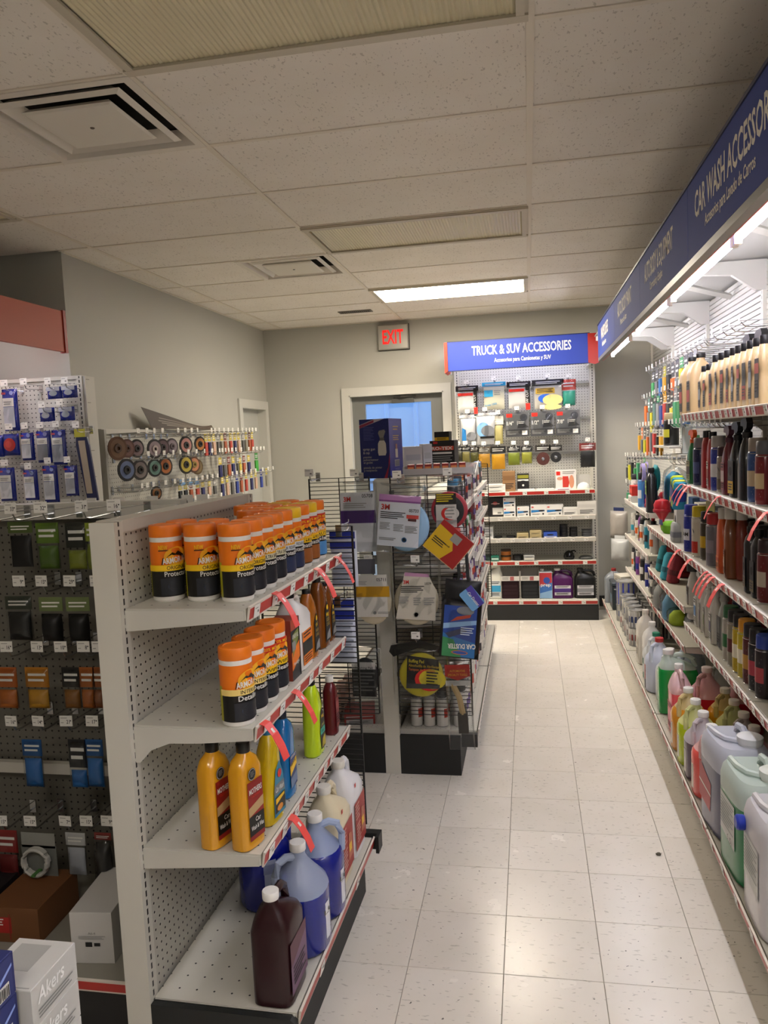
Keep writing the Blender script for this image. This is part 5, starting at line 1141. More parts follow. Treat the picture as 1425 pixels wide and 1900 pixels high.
cname = {'#e2602c': 'orange', '#e8c42a': 'yellow', '#2a4fa0': 'blue', '#d9d9d6': 'white', '#3a8fc0': 'sky blue', '#d86a3a': 'coral', '#2f8a4a': 'green', '#2a4c96': 'navy', '#c33026': 'red', '#1c1c1e': 'black', '#d8d6d2': 'white', '#8f2a2c': 'maroon', '#e0deda': 'white', '#5a4a86': 'purple', '#1a1a1c': 'black', '#8c8a88': 'grey', '#a83a2a': 'brick red', '#4a3a82': 'purple', '#5a5b5c': 'dark grey', '#1b1c1e': 'black', '#3c3d40': 'charcoal', '#7a5a52': 'brown', '#8e8f8e': 'pale grey'}
for bay, lst, y0, y1 in (('nearer', zs, G2Y0+.06, 4.86), ('farther', zf, 4.96, G2Y1-.06)):
    for z, h, pi_ in lst:
        r = .034 if pi_ == 4 else .0285; n = int((y1-y0)/(2*r+.012)); R = random.Random(int(z*1000)+len(bay))
        for i in range(n):
            cap, body = rowpal[pi_][R.randrange(len(rowpal[pi_]))]
            aerosol('%s capped slim paint can on the %s shelf, %s gondola bay' % (cname[cap], nmz[pi_], bay) if z != .48 else '%s capped slim paint can just above the base, farther gondola bay' % cname[cap], (-.677+.298+R.uniform(-.006, .008), y0+(i+.5)*(y1-y0)/n, z), PI/2+R.uniform(-.3, .3), body, cap, R.choice(('#a8321f', '#5a3f8e', '#e6e2da', '#b9402a', '#303038')), r, h, 'slim paint cans on the %s %s shelf' % (bay, nmz[pi_] if z != .48 else 'lowest'), ink='#55555a')
for i in range(6): aerosol('white and red primer can standing just inside the near grid on the base', (-.60+.066*(i % 3), 3.86+.08*(i//3), .222), PI/2, '#d0cdc6', '#8e8f8e' if i % 2 else '#1c1c1e', '#a8321f', .03, .19, 'primer cans inside the near grid')
# left side: a few goods seen through the grid
carton('grey and red flat box on the left base of the aisle gondola', (-.92, 3.95, .222), .2, (.16, .22, .05), '#8f2a24', glabel(.14, .045, M('#a5a3a0', .5), M('#8f2a24', .5), 0))
for i in range(3): carton('pale pink carton standing on the left base of the aisle gondola', (-1.04+.012*i, 3.90+.11*i, .222), .1, (.05, .09, .17), '#c7a898', glabel(.045, .15, M('#cbb0a2', .5), M('#b78f80', .5), 0), group='pale pink cartons')
# ================================================================== goods on the end wall unit
HY = 7.37
def bpack(label, u, vt, vb, wpx, card, cont, t=.03, **kw):
    P = on_y(u, vt, HY); k = dep(P)/F_PX
    hook(bk, (P.x, BY-.05, P.z-.004), 0, .22)
    return pack(label, P-Vector((0, 0, .012)), 0, round(wpx*k, 3), round((vb-vt)*k, 3), t, card, cont, **kw)
def bprint(fn):
    p = Print(); fn(p); return p.mesh('insert_print')
bpack('white cloth pack with black and red crew cut card next to the door', 866, 716, 766, 42, '#1d1414', '#dedcd8', head=.2, pr=bprint(lambda p: (p.rect(-.085, -.03, .055, -.005, RD_), p.rect(.06, -.20, .095, .03, BK_), p.text('CREW CUT', .078, -.19, .022, PAPER, w=.17, rot=PI/2, al='l'), p.rect(.06, -.20, .095, -.14, RD_))))
bpack('cream cloth pack with bright cyan header and Krew 1500 lettering', 916, 709, 761, 44, '#2f9fc8', '#d6d2bc', head=.14, pr=bprint(lambda p: (p.rect(-.09, -.085, -.01, -.025, M('#2f9fc8', .4)), p.text('Krew 1500', -.03, -.165, .018, M('#2f8fb8', .4), w=.11, rot=.15), p.lines(.0, -.08, .06, -.03, 3, GREY))))
bpack('white cloth pack with black and red card in the middle of the row', 962, 708, 758, 44, '#1d1414', '#dedcd8', head=.2, pr=bprint(lambda p: (p.rect(-.09, -.03, .05, -.005, RD_), p.rect(.06, -.20, .10, .03, BK_), p.text('CREW CUT', .085, -.19, .022, PAPER, w=.17, rot=PI/2, al='l'), p.rect(.06, -.20, .10, -.14, RD_))))
bpack('wide clear pack with cream and blue mitts under a black header', 1016, 704, 759, 58, '#23211f', '#c9c4b8', head=.2, pr=bprint(lambda p: (p.rect(-.11, -.06, .06, -.01, M('#c9a53a', .4)), p.lines(-.10, -.055, .05, -.015, 3, INK), p.disc(-.02, -.105, .07, .04, M('#2b63c8', .4)), p.disc(.04, -.12, .09, .05, M('#d9c67e', .5)), p.disc(.03, -.185, .09, .025, M('#d9c67e', .5)))))
bpack('red and teal sponge pack at the end of the top row', 1055, 704, 752, 26, '#c23a2a', '#2f9f88', .04, head=.4)
bpack('white crinkled bag of cloths with blue corner beside the door', 868, 770, 824, 32, '#dfdedc', '#dcdcde', .05, head=.1, pr=bprint(lambda p: (p.poly([(-.06, -.20), (-.02, -.20), (-.02, -.10), (-.055, -.08)], M('#2a78b8', .4)), p.disc(.03, -.16, .045, .04, M('#7d7f84', .5)))))
bpack('larger white crinkled bag with blue and grey photo print', 900, 766, 827, 40, '#e2e1df', '#dededf', .06, head=.08, pr=bprint(lambda p: (p.disc(-.02, -.12, .06, .07, M('#7fb0e0', .4)), p.disc(.02, -.13, .06, .05, M('#74777c', .5)), p.rect(-.05, -.20, .08, -.18, BK_))))
bpack('pair of khaki strings pouches hanging between bags and grey packs', 924, 772, 824, 19, '#d8d4c2', '#a39a62', .03, head=.3, film=False)
for u, vt, s, lb in ((959, 765, '1/4"', 'dark grey tool pack marked 1/4 inch beside the khaki pouches'), (1006, 763, '1/2"', 'dark grey tool pack marked 1/2 inch between its two twins'), (1053, 761, '7/8"', 'dark grey tool pack marked 7/8 inch nearest the right upright')):
    P = on_y(u, vt, HY); k = dep(P)/F_PX; w, h = .215, .225
    hook(bk, (P.x, BY-.05, P.z), 0, .22)
    t = thing('blister_pack', lb, 'pack', P, 0); ob('card', card_me(w, h, M('#5b5c5e', .45), 'card', .0, .02), t)
    p = Print(); p.rect(-w/2, -h, w/2, -h*.70, M('#3a3b3d', .45)); p.rect(-w*.45, -h*.2, -w*.2, -h*.05, RD_); p.text(s, -w*.44, -h*.52, .035, PAPER, w=.062, al='l', bold=.02); p.poly([(0, -h*.66), (w/2, -h*.62), (w*.1, -h*.32)], M('#2a2a2c', .45)); p.disc(w*.28, -h*.22, w*.16, h*.15, M('#34363c', .4)); p.rect(w*.2, -h*.93, w*.42, -h*.76, PAPER); p.lines(-w*.44, -h*.92, w*.1, -h*.76, 4, GREY); p.rect(-w*.0, -h*.52, w*.02, -h*.36, PAPER); p.lines(w*.05, -h*.5, w*.3, -h*.38, 2, PAPER)
    ob('card_print', p.mesh('card_print'), t, (0, -.0105, 0)); ob('blister', pillow(w*1.04, h*1.05, .03, 5, FILM, 'blister', .006, 8), t)
for u, vt, vb, w, c, k2, sh, lb in ((850, 829, 858, 17, '#2a2a28', '#3d3b24', 'pillow', 'small black carded bit nearest the door'), (864, 828, 858, 17, '#2a2a28', '#8d8346', 'pillow', 'small black carded bit with brass point'), (880, 829, 860, 17, '#2a2018', '#5c5a22', 'pillow', 'small black and lime carded bit beside the amber pack'), (898, 829, 868, 24, '#5f5748', '#c9942a', 'pillow', 'amber pack with grey header'), (924, 828, 871, 28, '#1c1a18', '#e0a51a', 'pillow', 'bright yellow pack with silver hook picture'), (953, 828, 863, 24, '#1d1d1b', '#8d9a2a', 'pillow', 'black and lime pack with silver insert'), (977, 828, 860, 21, '#1d1d1b', '#a8a83a', 'pillow', 'black and lime pack with brown disc edge'), (1007, 826, 864, 28, '#2a2620', '#4a241e', 'disc', 'carded dark brown scuff disc'), (1031, 826, 861, 23, '#2a2a24', '#17181a', 'disc', 'carded black backing pad'), (1090, 822, 867, 30, '#7f2a26', '#141416', 'pillow', 'black pouch with red card at the right upright')):
    t = bpack(lb, u, vt, vb, w, c, k2, .025, head=.3, shape=sh, film=(sh == 'pillow'))
    if sh == 'disc': ob('hub', MB().lathe([(.018, 0), (.014, .006), (.003, .007)], 10).mesh('hub', CHROME), t, (0, -.0125, -.3*(vb-vt)*.0051-.40*w*.0051), (PI/2, 0, 0))
def bs(u, z, y=7.27): return (x_for(u, y, z), y, z)
K = 7.25/1450
Z1, Z2, Z3, Z4, Z5 = 1.165, .935, .735, .525, .175
def bcart(lb, u, z, wpx, hpx, col, acc=None, kind=0, y=7.30, d=.14, dz=0, base=None, **kw):
    w, h = round(wpx*K, 3), round(hpx*K, 3); x, yy, zz = bs(u, z, y)
    return carton(lb, (x, yy, zz+dz), kw.pop('rz', 0), (w, d, h), col, glabel(w*.92, h*.9, M(base or col, .5), M(acc, .5), kind) if acc else None, **kw)
for i in range(2): bcart(('lower', 'upper')[i]+' flat white carton with grey stencil code by the wire grid', 921, Z1, 34, 7, '#dad8d2', '#c2c0ba', 0, dz=i*.0355)
bcart('brown cardboard carton on the upper red shelf', 945, Z1, 23, 37, '#8d6a45', '#7a5836', 0, y=7.32); 
t = bcart('black upright card with round black pad on the upper red shelf', 971, Z1, 22, 31, '#22211d', None, y=7.40, d=.02); p = Print(); p.rect(-.05, .11, .05, .14, M('#8a8a2c', .4)); p.rect(-.05, .085, .05, .10, PAPER); p.disc(0, .045, .052, .045, M('#0e0e10', .5)); p.disc(0, .045, .010, .010, PAPER); ob('front_print', p.mesh('front_print'), t, (0, -.0105, 0))
bcart('long low white carton flat on the upper red shelf', 976, Z1, 30, 3.5, '#d8d6d0', y=7.25, d=.09); bcart('second long low white carton flat on the upper red shelf', 1012, Z1, 30, 3.5, '#d4d2cc', y=7.25, d=.09)
t = bcart('white carton with red sanding tool picture', 1050, Z1, 36, 35, '#dcd8d4', None, y=7.36, d=.10); p = Print(); p.rect(-.085, .13, -.05, .165, RD_); p.poly([(-.03, .02), (.02, .02), (.03, .06), (.02, .12), (-.03, .12)], M('#c2352a', .45)); p.disc(.05, .07, .022, .06, M('#c98a6a', .5)); p.disc(-.055, .10, .025, .015, M('#c9957a', .5)); p.lines(-.03, .135, .08, .165, 2, GREY); ob('front_print', p.mesh('front_print'), t, (0, -.0505, 0))
x, yy, zz = bs(1083, Z1, 7.28)
t = thing('dust_mask_pack', 'white domed dust mask in a clear pack on the red shelf', 'pack', (x, yy, zz)); ob('mask', MB().lathe([(.06, 0), (.058, .02), (.045, .045), (.02, .06), (.002, .064)], 18).mesh('mask', M('#dcdcd6', .8)), t); ob('tray', MB().box(-.075, -.07, 0, .075, .07, .004).mesh('tray', M('#c9cf9a', .3), False), t); ob('lid_card', MB().box(-.06, .055, .02, .06, .06, .13).mesh('lid_card', M('#c9c7c0', .3, 0, .6), False), t)
x, yy, zz = bs(1045, Z1, 7.235); t = thing('cloth_bundle', 'flat white and maroon lettered sachet at the shelf edge', 'pack', (x, yy, zz)); ob('sachet', MB().se([(0, .07, .025, 3), (.004, .075, .03, 3), (.014, .07, .025, 3), (.017, .05, .015, 3)], 18).mesh('sachet', M('#cfc6c6', .5)), t); ob('sachet_print', MB().box(-.05, -.031, .005, .05, -.0295, .011).mesh('sachet_print', M('#8a4a6a', .5), False), t)
# second shelf: blue banded filter cartons
t = bcart('black carton with red logo and white sticker', 924, Z2, 30, 35, '#161316', None, y=7.32); p = Print(); p.disc(-.02, .125, .022, .016, M('#a83a3a', .5)); p.rect(-.055, .1185, .02, .1245, M('#c9aaa4', .5)); p.rect(-.045, .02, .05, .085, PAPER); p.rect(.0, .028, .035, .045, GREY); ob('front_print', p.mesh('front_print'), t, (0, -.0705, 0))
def filt(lb, u, wpx, hpx, dz=0):
    t = bcart(lb, u, Z2, wpx, hpx, '#dcdad4', None, y=7.28, dz=dz, group='white filter cartons with blue bands'); w, h = wpx*K, hpx*K; p = Print(); p.poly([(-w*.46, h*.32), (w*.4, h*.42), (w*.4, h*.55), (-w*.46, h*.55)], M('#2c78b4', .45)); p.disc(w*.2, h*.48, w*.2, h*.07, BK_); p.rect(-w*.44, h*.75, -w*.3, h*.84, RD_); p.lines(-w*.4, h*.1, w*.1, h*.22, 2, GREY); p.disc(w*.3, h*.2, .008, .008, INK); ob('front_print', p.mesh('front_print'), t, (0, -.0705, 0))
filt('blue banded white filter carton at the bottom of the pair beside the black carton', 946, 22, 18); filt('blue banded white filter carton stacked on its twin', 946, 22, 17, .0905); filt('small blue banded white filter carton in the row', 971, 22, 18.5); filt('wide blue banded white filter carton in the row', 999, 28, 21); filt('widest blue banded white filter carton next to the plain ones', 1029, 30, 20.5)
bcart('plain white carton with small red mark on the filter shelf', 1057, Z2, 27, 15, '#dad8d2', '#cfcdc8', 0, y=7.28); bcart('larger grey white carton at the right end of the filter shelf', 1088, Z2, 33, 25, '#cfccc4', '#c2bfb8', 0, y=7.26)
# third shelf
bcart('white upright carton by the wire grid on the third shelf', 908, Z3, 16, 22, '#d8d8d6', '#c4c4c6', 0)
def puck(lb, u, z, r, h, col, dz=0, y=7.28, grp=None, top=None):
    x, yy, zz = bs(u, z, y); t = thing('tin', lb, 'tin', (x, yy, zz+dz), 0, grp)
    ob('tin_body', cached(('pk', r, h, col), lambda: MB().lathe([(r*.97, 0), (r, .002), (r, h*.72)], 18, c1=False).mesh('tin_body', M(col, .4))), t); ob('tin_lid', cached(('pl', r, h, col, top), lambda: MB().lathe([(r*1.03, h*.70), (r*1.03, h-.002), (r*.96, h)], 18).mesh('tin_lid', M(top or shade(col, .8), .35))), t)
puck('flat black disc pack on the third shelf next to the white carton', 925, Z3, .035, .018, '#24262a'); puck('wider flat black disc pack on the third shelf', 948, Z3, .042, .02, '#26272b')
bcart('single cream box on the third shelf', 970, Z3, 21, 9.5, '#b9a97c', '#a8976a', 0, y=7.26)
for i in range(2): bcart(('lower', 'upper')[i]+' cream box in the small stack of two', 994, Z3, 21, 7, '#bcab7e', '#a8976a', 0, y=7.26, dz=i*.0355)
t = bcart('blue and white tissue box on the third shelf', 1021, Z3, 24, 10, '#2c4fae', '#d4d6dc', 1, y=7.26)
for u, n, lb in ((1046, 4, 'black round jar in the taller stack'), (1064, 3, 'black round jar in the shorter stack')):
    for i in range(n): puck(('lowest ', 'second ', 'third ', 'topmost ')[i if i < n-1 else 3]+lb, u, Z3, .036, .028, '#1b1c20', i*.029)
for i in range(3): puck(('lowest', 'middle', 'topmost')[i]+' grey flat disc pack in the stack at the right upright', 1089, Z3, .046, .02, '#53565a', i*.021)
# fourth shelf
puck('dark green flat tin by the wire grid', 908, Z4, .036, .05, '#3d5a50'); bcart('teal box with pale lettering on the lower red shelf', 919, Z4, 14, 10, '#1f7a63', '#bcd4c6', 2, y=7.25, d=.08)
for i in range(2): puck(('lower', 'upper')[i]+' orange wax tin in the stack of two on the lower red shelf', 939, Z4, .047, .05, '#b0641c', i*.051, top='#3a2a1c')
puck('black roll of tape on the lower red shelf', 961, Z4, .047, .05, '#222326'); bcart('silver tin box with pale label on the lower red shelf', 982, Z4, 19, 10.5, '#a9aaa6', '#d2d0c4', 2, y=7.25)
x, yy, zz = bs(1056, Z4, 7.28); t = thing('plastic_bag', 'shiny black plastic bag lump on the lower red shelf', 'bag', (x, yy, zz)); ob('bag', MB().se([(0, .04, .03, 2.4), (.02, .05, .04, 2.6), (.05, .046, .036, 2.4), (.07, .03, .02, 2.2), (.08, .012, .01, 2)], 14).mesh('bag', M('#0d0d0e', .15)), t); ob('bag_knot', MB().tube([(.02, 0, .074), (.05, 0, .08), (.06, 0, .065)], .007, 6).mesh('bag_knot', M('#0d0d0e', .15)), t)
x, yy, zz = bs(1087, Z4, 7.28); t = thing('plastic_bag', 'flat grey folded bag at the right end of the lower red shelf', 'bag', (x, yy, zz)); ob('bag', MB().se([(0, .06, .04, 2.6), (.01, .066, .045, 2.6), (.03, .05, .03, 2.4), (.035, .03, .02, 2)], 14).mesh('bag', M('#4a4b49', .35)), t); ob('bag_seam', MB().box(-.045, -.046, .012, .045, -.0445, .018).mesh('bag_seam', M('#7b7c79', .4), False), t)
# base deck
x, yy, zz = bs(921, Z5, 7.26); jug('white square jug with cyan label at the left of the base', (x, yy, zz), 0, 'square', '#e4e3d6', None, 0, '#d8d8cc', (.11, .14, .02, '#e0e6e6', '#3aa0cc', 2), (.82, 1.0, 1.06))
for u, c, lb in ((948, '#2a1016', 'open carton of dark maroon scuff pads'), (984, '#232426', 'open carton of dark grey scuff pads')):
    x, yy, zz = bs(u, Z5, 7.29); t = thing('pad_carton', lb, 'box', (x, yy, zz))
    ob('carton', MB().box(-.086, -.11, 0, .086, .09, .004).box(-.086, -.11, 0, -.083, .09, .26).box(.083, -.11, 0, .086, .09, .26).box(-.086, .086, 0, .086, .09, .26).mesh('carton', M('#c9c5bc', .5), False), t)
    ob('front_band', MB().box(-.086, -.114, .172, .086, -.110, .215).mesh('front_band', M('#d4d0c8', .5), False), t); q = Print(); q.rect(-.0, .004, .035, .04, M('#a85a5a', .5)); q.lines(-.07, .008, -.01, .035, 3, GREY); ob('band_print', q.mesh('band_print'), t, (.0, -.1145, .172))
    for i in range(5): ob('scuff_pad', cached(('scf', c), lambda: MB().se([(0, .080, .09, 8), (.03, .081, .09, 8), (.033, .078, .086, 8)], 20).mesh('scuff_pad', M(c, .95))), t, (0, -.012, .005+i*.033))
x, yy, zz = bs(1013, Z5, 7.24); t = thing('rectangular_can', 'tall red and blue rectangular solvent can', 'can', (x, yy, zz)); ob('can_body', bxm('can_body', (.118, .09, .25), M('#b7c2cc', .35), .004), t); p = Print(); p.rect(-.056, .005, .056, .24, M('#3a6fb8', .4)); p.poly([(-.056, .12), (.056, .15), (.056, .24), (-.056, .24)], M('#b8333a', .4)); p.poly([(-.056, .005), (.056, .005), (.056, .08), (-.056, .05)], M('#8db4d8', .4)); p.text('prep', 0, .115, .03, PAPER, w=.09, bold=.02); p.disc(.01, .17, .03, .03, M('#2f4fa0', .4)); ob('label', p.mesh('label'), t, (0, -.0455, 0)); ob('cap', cap_me(.018, .02, WHITE), t, (-.03, 0, .25))
for u, c, lb, b2 in ((1044, '#4a1250', 'purple square jug with white cap and pale label', '#4a2a78'), (1086, '#161617', 'black square jug with pale label at the right of the base', '#8a8b8e')):
    x, yy, zz = bs(u, Z5, 7.25); jug(lb, (x, yy, zz), 0, 'square', c, None, 0, '#e4e2da' if u == 1044 else '#18181a', (.12, .10, .035, '#d2d0d2', b2, 2), (1.2, 1.0, .90), flip=-1)
# ================================================================== goods on the long right wall unit
def RL(u, z, x=.83): return Vector((x, y_for(u, x, z), z))
RR = -PI/2
BEI = '#cdb185'
for u, lb in ((1284, 'tall beige handled gallon jug at the far end of the upper shelf'), (1299, 'tall beige handled gallon jug second on the upper shelf')):
    jug(lb, RL(u, RZ_A, .845), RR, 'square', BEI, None, 0, '#191919', (.10, .15, .02, '#26201e', '#a83a2c', 2), (.72, 1.0, .98), flip=1, name='polish_jug', group='beige polish jugs')
qn = ['second last', 'slim']
for i, u in enumerate((1311, 1320, 1332, 1343, 1354, 1365, 1375, 1386, 1397, 1409, 1422)):
    bottle('%s beige polish bottle counted from the two gallon jugs' % ('first', 'second', 'third', 'fourth', 'fifth', 'sixth', 'seventh', 'eighth', 'ninth', 'tenth', 'eleventh')[i], RL(u, RZ_A, .82), RR+random.uniform(-.08, .08), 'quart', BEI, '#17171a', (.06, .13, .03, '#2a2422', '#a6402f' if i % 3 else '#8d8f92', (2, 0, 1)[i % 3]), ((.72, 1, .92) if i < 2 else (.72, 1, 1.04)), 'beige polish bottles', 'polish_bottle', capr=.022, caph=.03, rough=.45)
for i, (u, lb) in enumerate(((1392, 'black spray trigger bottle with beige body behind the polish bottles'), (1414, 'second black trigger bottle behind the polish bottles'))): bottle(lb, RL(u, RZ_A, .96), RR, 'spray', BEI, '#121214', None, 1.2, None, 'spray_bottle', True)
# shelf B
def rb(lb, u, z, kind, col, cap, sc=1.0, x=.825, lab=None, trig=False, grp=None, **kw): return bottle(lb, RL(u, z, x), RR+random.uniform(-.15, .15), kind, col, cap, lab, (sc*.80, sc*.92, sc), grp, 'spray_bottle' if trig else 'bottle', trig, **kw)
rb('green trigger bottle at the far end of the second shelf', 1287, RZ_B, 'spray', '#1f6a3a', '#d2591f', 1.0, lab=(.06, .10, .02, '#8f8a5a', '#4a3a2a', 2), trig=True)
rb('pale green trigger bottle beside the dark blue can', 1294, RZ_B, 'spray', '#7c8a52', '#3a8a4a', .9, .85, lab=(.06, .10, .02, '#b6b08a', '#6a4a3a', 2), trig=True)
aerosol('navy spray can with grey cap on the second shelf', RL(1301, RZ_B), RR, '#1a2450', '#77757a', '#4a5a8a', .036, .235, None, 2, '#c9c9d0')
rb('glossy red bottle with black cap on the second shelf', 1313, RZ_B, 'curvy', '#9c1820', '#17171a', .95, grp='glossy red bottles', capr=.02, caph=.035); rb('glossy red bottle with black cap and pale label beside its twin', 1324, RZ_B, 'curvy', '#a31c22', '#17171a', .93, lab=(.05, .12, .02, '#b9a69c', '#8f2a28', 2), grp='glossy red bottles', capr=.02, caph=.035)
aerosol('blue and white spray can with red trimmed pale cap', RL(1334, RZ_B), RR, '#26348f', '#a8a29e', '#d0cfd0', .034, .245, None, 2, '#e6e6e6')
aerosol('brown and silver pictured spray can on the second shelf', RL(1345, RZ_B), RR, '#8f857a', '#3a1a22', '#6a5a4a', .032, .20, None, 1, '#2a2622'); 
rb('maroon trigger bottle with dark purple head', 1354, RZ_B, 'spray', '#6a1828', '#4a2232', 1.05, trig=True, lab=(.05, .11, .02, '#7d3038', '#b9a8a4', 2))
rb('black trigger bottle with yellow printed label', 1370, RZ_B, 'spray', '#16171b', '#101114', 1.1, trig=True, lab=(.07, .12, .015, '#2a2b2e', '#c9a51e', 1)); rb('tall black trigger bottle beside the yellow printed one', 1387, RZ_B, 'spray', '#0e0f14', '#0c0c10', 1.15, trig=True)
aerosol('blue and tan spray can on the second shelf near the flags', RL(1406, RZ_B), RR, '#2a4a82', '#8f8478', '#b8a88a', .035, .24, None, 2, '#e0d8c8'); aerosol('dark red and tan spray can next to the blue and tan one', RL(1421, RZ_B), RR, '#7a1e26', '#5a5a5e', '#c9b48a', .035, .23, None, 2, '#e0d8c8')
# shelf C, near bay
carton('white and red upright carton at the end of the third shelf', RL(1266, RZ_C, .83), RR, (.08, .07, .20), '#cfcbc4', glabel(.075, .19, M('#d2cec8', .5), M('#a8322c', .5), 1))
aerosol('cobalt blue spray can with white lettering', RL(1283, RZ_C, .81), RR, '#22308f', '#1f2f9c', '#d2d4dc', .036, .245, None, 2, '#dfe0e6', word='FOAM')
aerosol('yellow and white bug spray can with blue scraper behind', RL(1298, RZ_C, .82), RR, '#c9c4b4', '#c9b81e', '#c0301f', .036, .25, None, 1, '#1c1c1c'); aerosol('black and yellow striped slim spray can', RL(1312, RZ_C, .83), RR, '#4a4232', '#1c1c1c', '#c9a51e', .03, .235, None, 2, '#2a2a2a')
aerosol('grey spray can with wide red cap', RL(1328, RZ_C), RR, '#6d6c74', '#9c1f1e', '#85828a', .041, .245, None, 2, '#4a4a50')
rb('orange curvy bottle with white cap', 1343, RZ_C, 'curvy', '#c8541a', '#c2bfb6', .95, lab=(.05, .06, .02, '#d27a3a', '#b8441a', 0), capr=.022, caph=.05); rb('brown bottle with large white cap and lettered label', 1357, RZ_C, 'curvy', '#7a4420', '#c2bfb6', 1.0, lab=(.055, .10, .02, '#8a5a34', '#b8a48a', 2, 'GEL'), capr=.026, caph=.055); rb('rust red bottle with white cap behind the brown one', 1378, RZ_C, 'curvy', '#7a2a1a', '#c2bfb6', 1.0, .86, capr=.024, caph=.05)
for u, lb in ((1395, 'black slim bottle in the shade of the third shelf'), (1409, 'black slim bottle with pale label in the shade of the third shelf')): rb(lb, u, RZ_C, 'slim', '#15171a', '#0e0e10', 1.15, lab=(.045, .10, .02, '#22262a', '#6a6040', 1))
aerosol('red and black spray can at the near end of the third shelf', RL(1424, RZ_C), RR, '#6a1a1e', '#2a1416', '#b8ac9a', .034, .23)
# blue brush with yellow card hanging behind shelf C
t = thing('scraper_pack', 'blue and yellow carded scraper hanging under the second shelf', 'pack', RL(1318, 1.33, .93), RR); ob('card', card_me(.20, .14, M('#8f8a1c', .45), 'card', 0), t); ob('scraper', MB().prism([(-.12, -.01), (.10, .02), (.12, 0), (.06, -.03), (-.11, -.045)], -.03, -.01).mesh('scraper', M('#1d2a8a', .35), False), t)
# shelf D
rb('large white bottle with black cap at the end of the fourth shelf', 1287, RZ_D, 'spray', '#c9c7c0', '#161616', 1.15, lab=(.05, .13, .02, '#2b2b2d', '#8f8e8a', 2), capr=.03, caph=.04)
for u, c, lb in ((1300, '#5a86b8', 'white spray bottle with light blue label'), (1309, '#6a4a82', 'white spray bottle with purple label'), (1317, '#7d8a4a', 'white spray bottle with green label'), (1329, '#2c2458', 'white bottle with dark blue vertical lettering')): rb(lb+' on the fourth shelf', u, RZ_D, 'spray', '#cfcdc6', '#c9c7c0', 1.0, lab=(.055, .13, .015, '#d2d0ca', c, 2), trig=(u != 1329), capr=.02, caph=.05)
rb('white bottle with black side panel on the fourth shelf', 1345, RZ_D, 'spray', '#a9aca6', '#8f918c', 1.0, .84, lab=(.06, .14, .01, '#15161a', '#2a2c30', 0), capr=.02, caph=.04)
for u, c, cp, ac, lb in ((1357, '#a8a49a', '#1f5a34', '#2a6a3a', 'pale spray can with green cap and round emblem'), (1366, '#8f8a7a', '#1a1a1a', '#5a1f22', 'tan and maroon striped spray can'), (1376, '#c2a81a', '#151515', '#e8e2cc', 'yellow and black spray can with white lettering'), (1386, '#bfae22', '#c98a1e', '#e8e2cc', 'lime yellow spray can with amber cap'), (1396, '#5a1f22', '#16161a', '#b88a3a', 'maroon and black pictured spray can'), (1407, '#22242a', '#141416', '#a83a4a', 'black spray can with pink lettering'), (1420, '#2a2226', '#1c3c94', '#b0424a', 'dark spray can with bright blue cap')):
    aerosol(lb+' on the fourth shelf', RL(u, RZ_D, .825), RR, c, cp, ac, .034, .235, None, 2, '#e4e0d4')
# nearer bay beyond the frame edge: a few so that the shelves go on
for z, c1, c2 in ((RZ_A, BEI, '#17171a'), (RZ_B, '#22345a', '#1a1a1a'), (RZ_C, '#5a1f22', '#222'), (RZ_D, '#33363c', '#1c3c94')):
    for i in range(5): bottle('bottle on the shelf end beyond the near flags, %s body' % {RZ_A: 'beige', RZ_B: 'navy', RZ_C: 'maroon', RZ_D: 'slate'}[z], (.83, 2.72-i*.12, z), RR, 'quart', c1, '#17171a', (.06, .12, .03, '#c9c4b8', '#8a3a30', 2), 1.0, 'bottles past the frame edge', capr=.02)

# ---- hanging packs on the far bays
pal = ['#2f8a4a', '#6b6f70', '#2b6fae', '#d8a32a', '#18191b', '#d86a2a', '#7d7f80', '#c9c52a', '#5a7f78', '#8f9294', '#2a4c96', '#c43a30', '#3a3c3f', '#e0d048', '#3f9a6a']
cn_ = {'#2f8a4a': 'green', '#6b6f70': 'grey', '#2b6fae': 'blue', '#d8a32a': 'amber', '#18191b': 'black', '#d86a2a': 'orange', '#7d7f80': 'pale grey', '#c9c52a': 'lime', '#5a7f78': 'sage', '#8f9294': 'silver', '#2a4c96': 'navy', '#c43a30': 'red', '#3a3c3f': 'charcoal', '#e0d048': 'yellow', '#3f9a6a': 'mint'}
def rpacks(pts, x, w, h, row, cols, xo=.03, every=1):
    R = random.Random(row+str(len(pts)))
    for i, (u, v) in enumerate(pts):
        if i % every: continue
        q = on_x(u, v, x); c = cols[i % len(cols)]; d = cols[(i*2+1) % len(cols)]
        hh = h*R.uniform(.85, 1.05); ww = w*R.uniform(.8, 1.1)
        pack('%s carded tool pack in the %s hook row of the far bays' % (cn_[c], row), Vector((x+xo, q.y, q.z-.04)), RR, round(ww, 3), round(hh, 3), .03, d if R.random() < .5 else '#3a3c3f', c, head=R.choice((.3, .45, .2)), group='tool packs in the %s hook row' % row, film=False, shape='card')
rpacks(seq(1199, 687, 1296, 630, 14)[1:12], .86, .105, .22, 'top', pal)
rpacks(seq(1187, 737, 1270, 704, 15)[1:], .84, .105, .22, 'second', pal[5:]+pal[:5])
rpacks(seq(1175, 788, 1262, 780, 16)[1:9], .82, .075, .19, 'third', ['#d8a32a', '#6b6f70', '#c9c52a', '#d86a2a', '#7d7f80', '#c43a30', '#18191b'])
rpacks(seq(1157, 843, 1225, 842, 13)[:7], .80, .085, .19, 'fourth', ['#3a3c3f', '#c9c52a', '#18191b', '#2f8a4a', '#3f9a6a'])
rpacks(seq(1158, 892, 1180, 898, 4), .78, .08, .16, 'fifth', ['#3f9a6a', '#18191b', '#3a3c3f'])
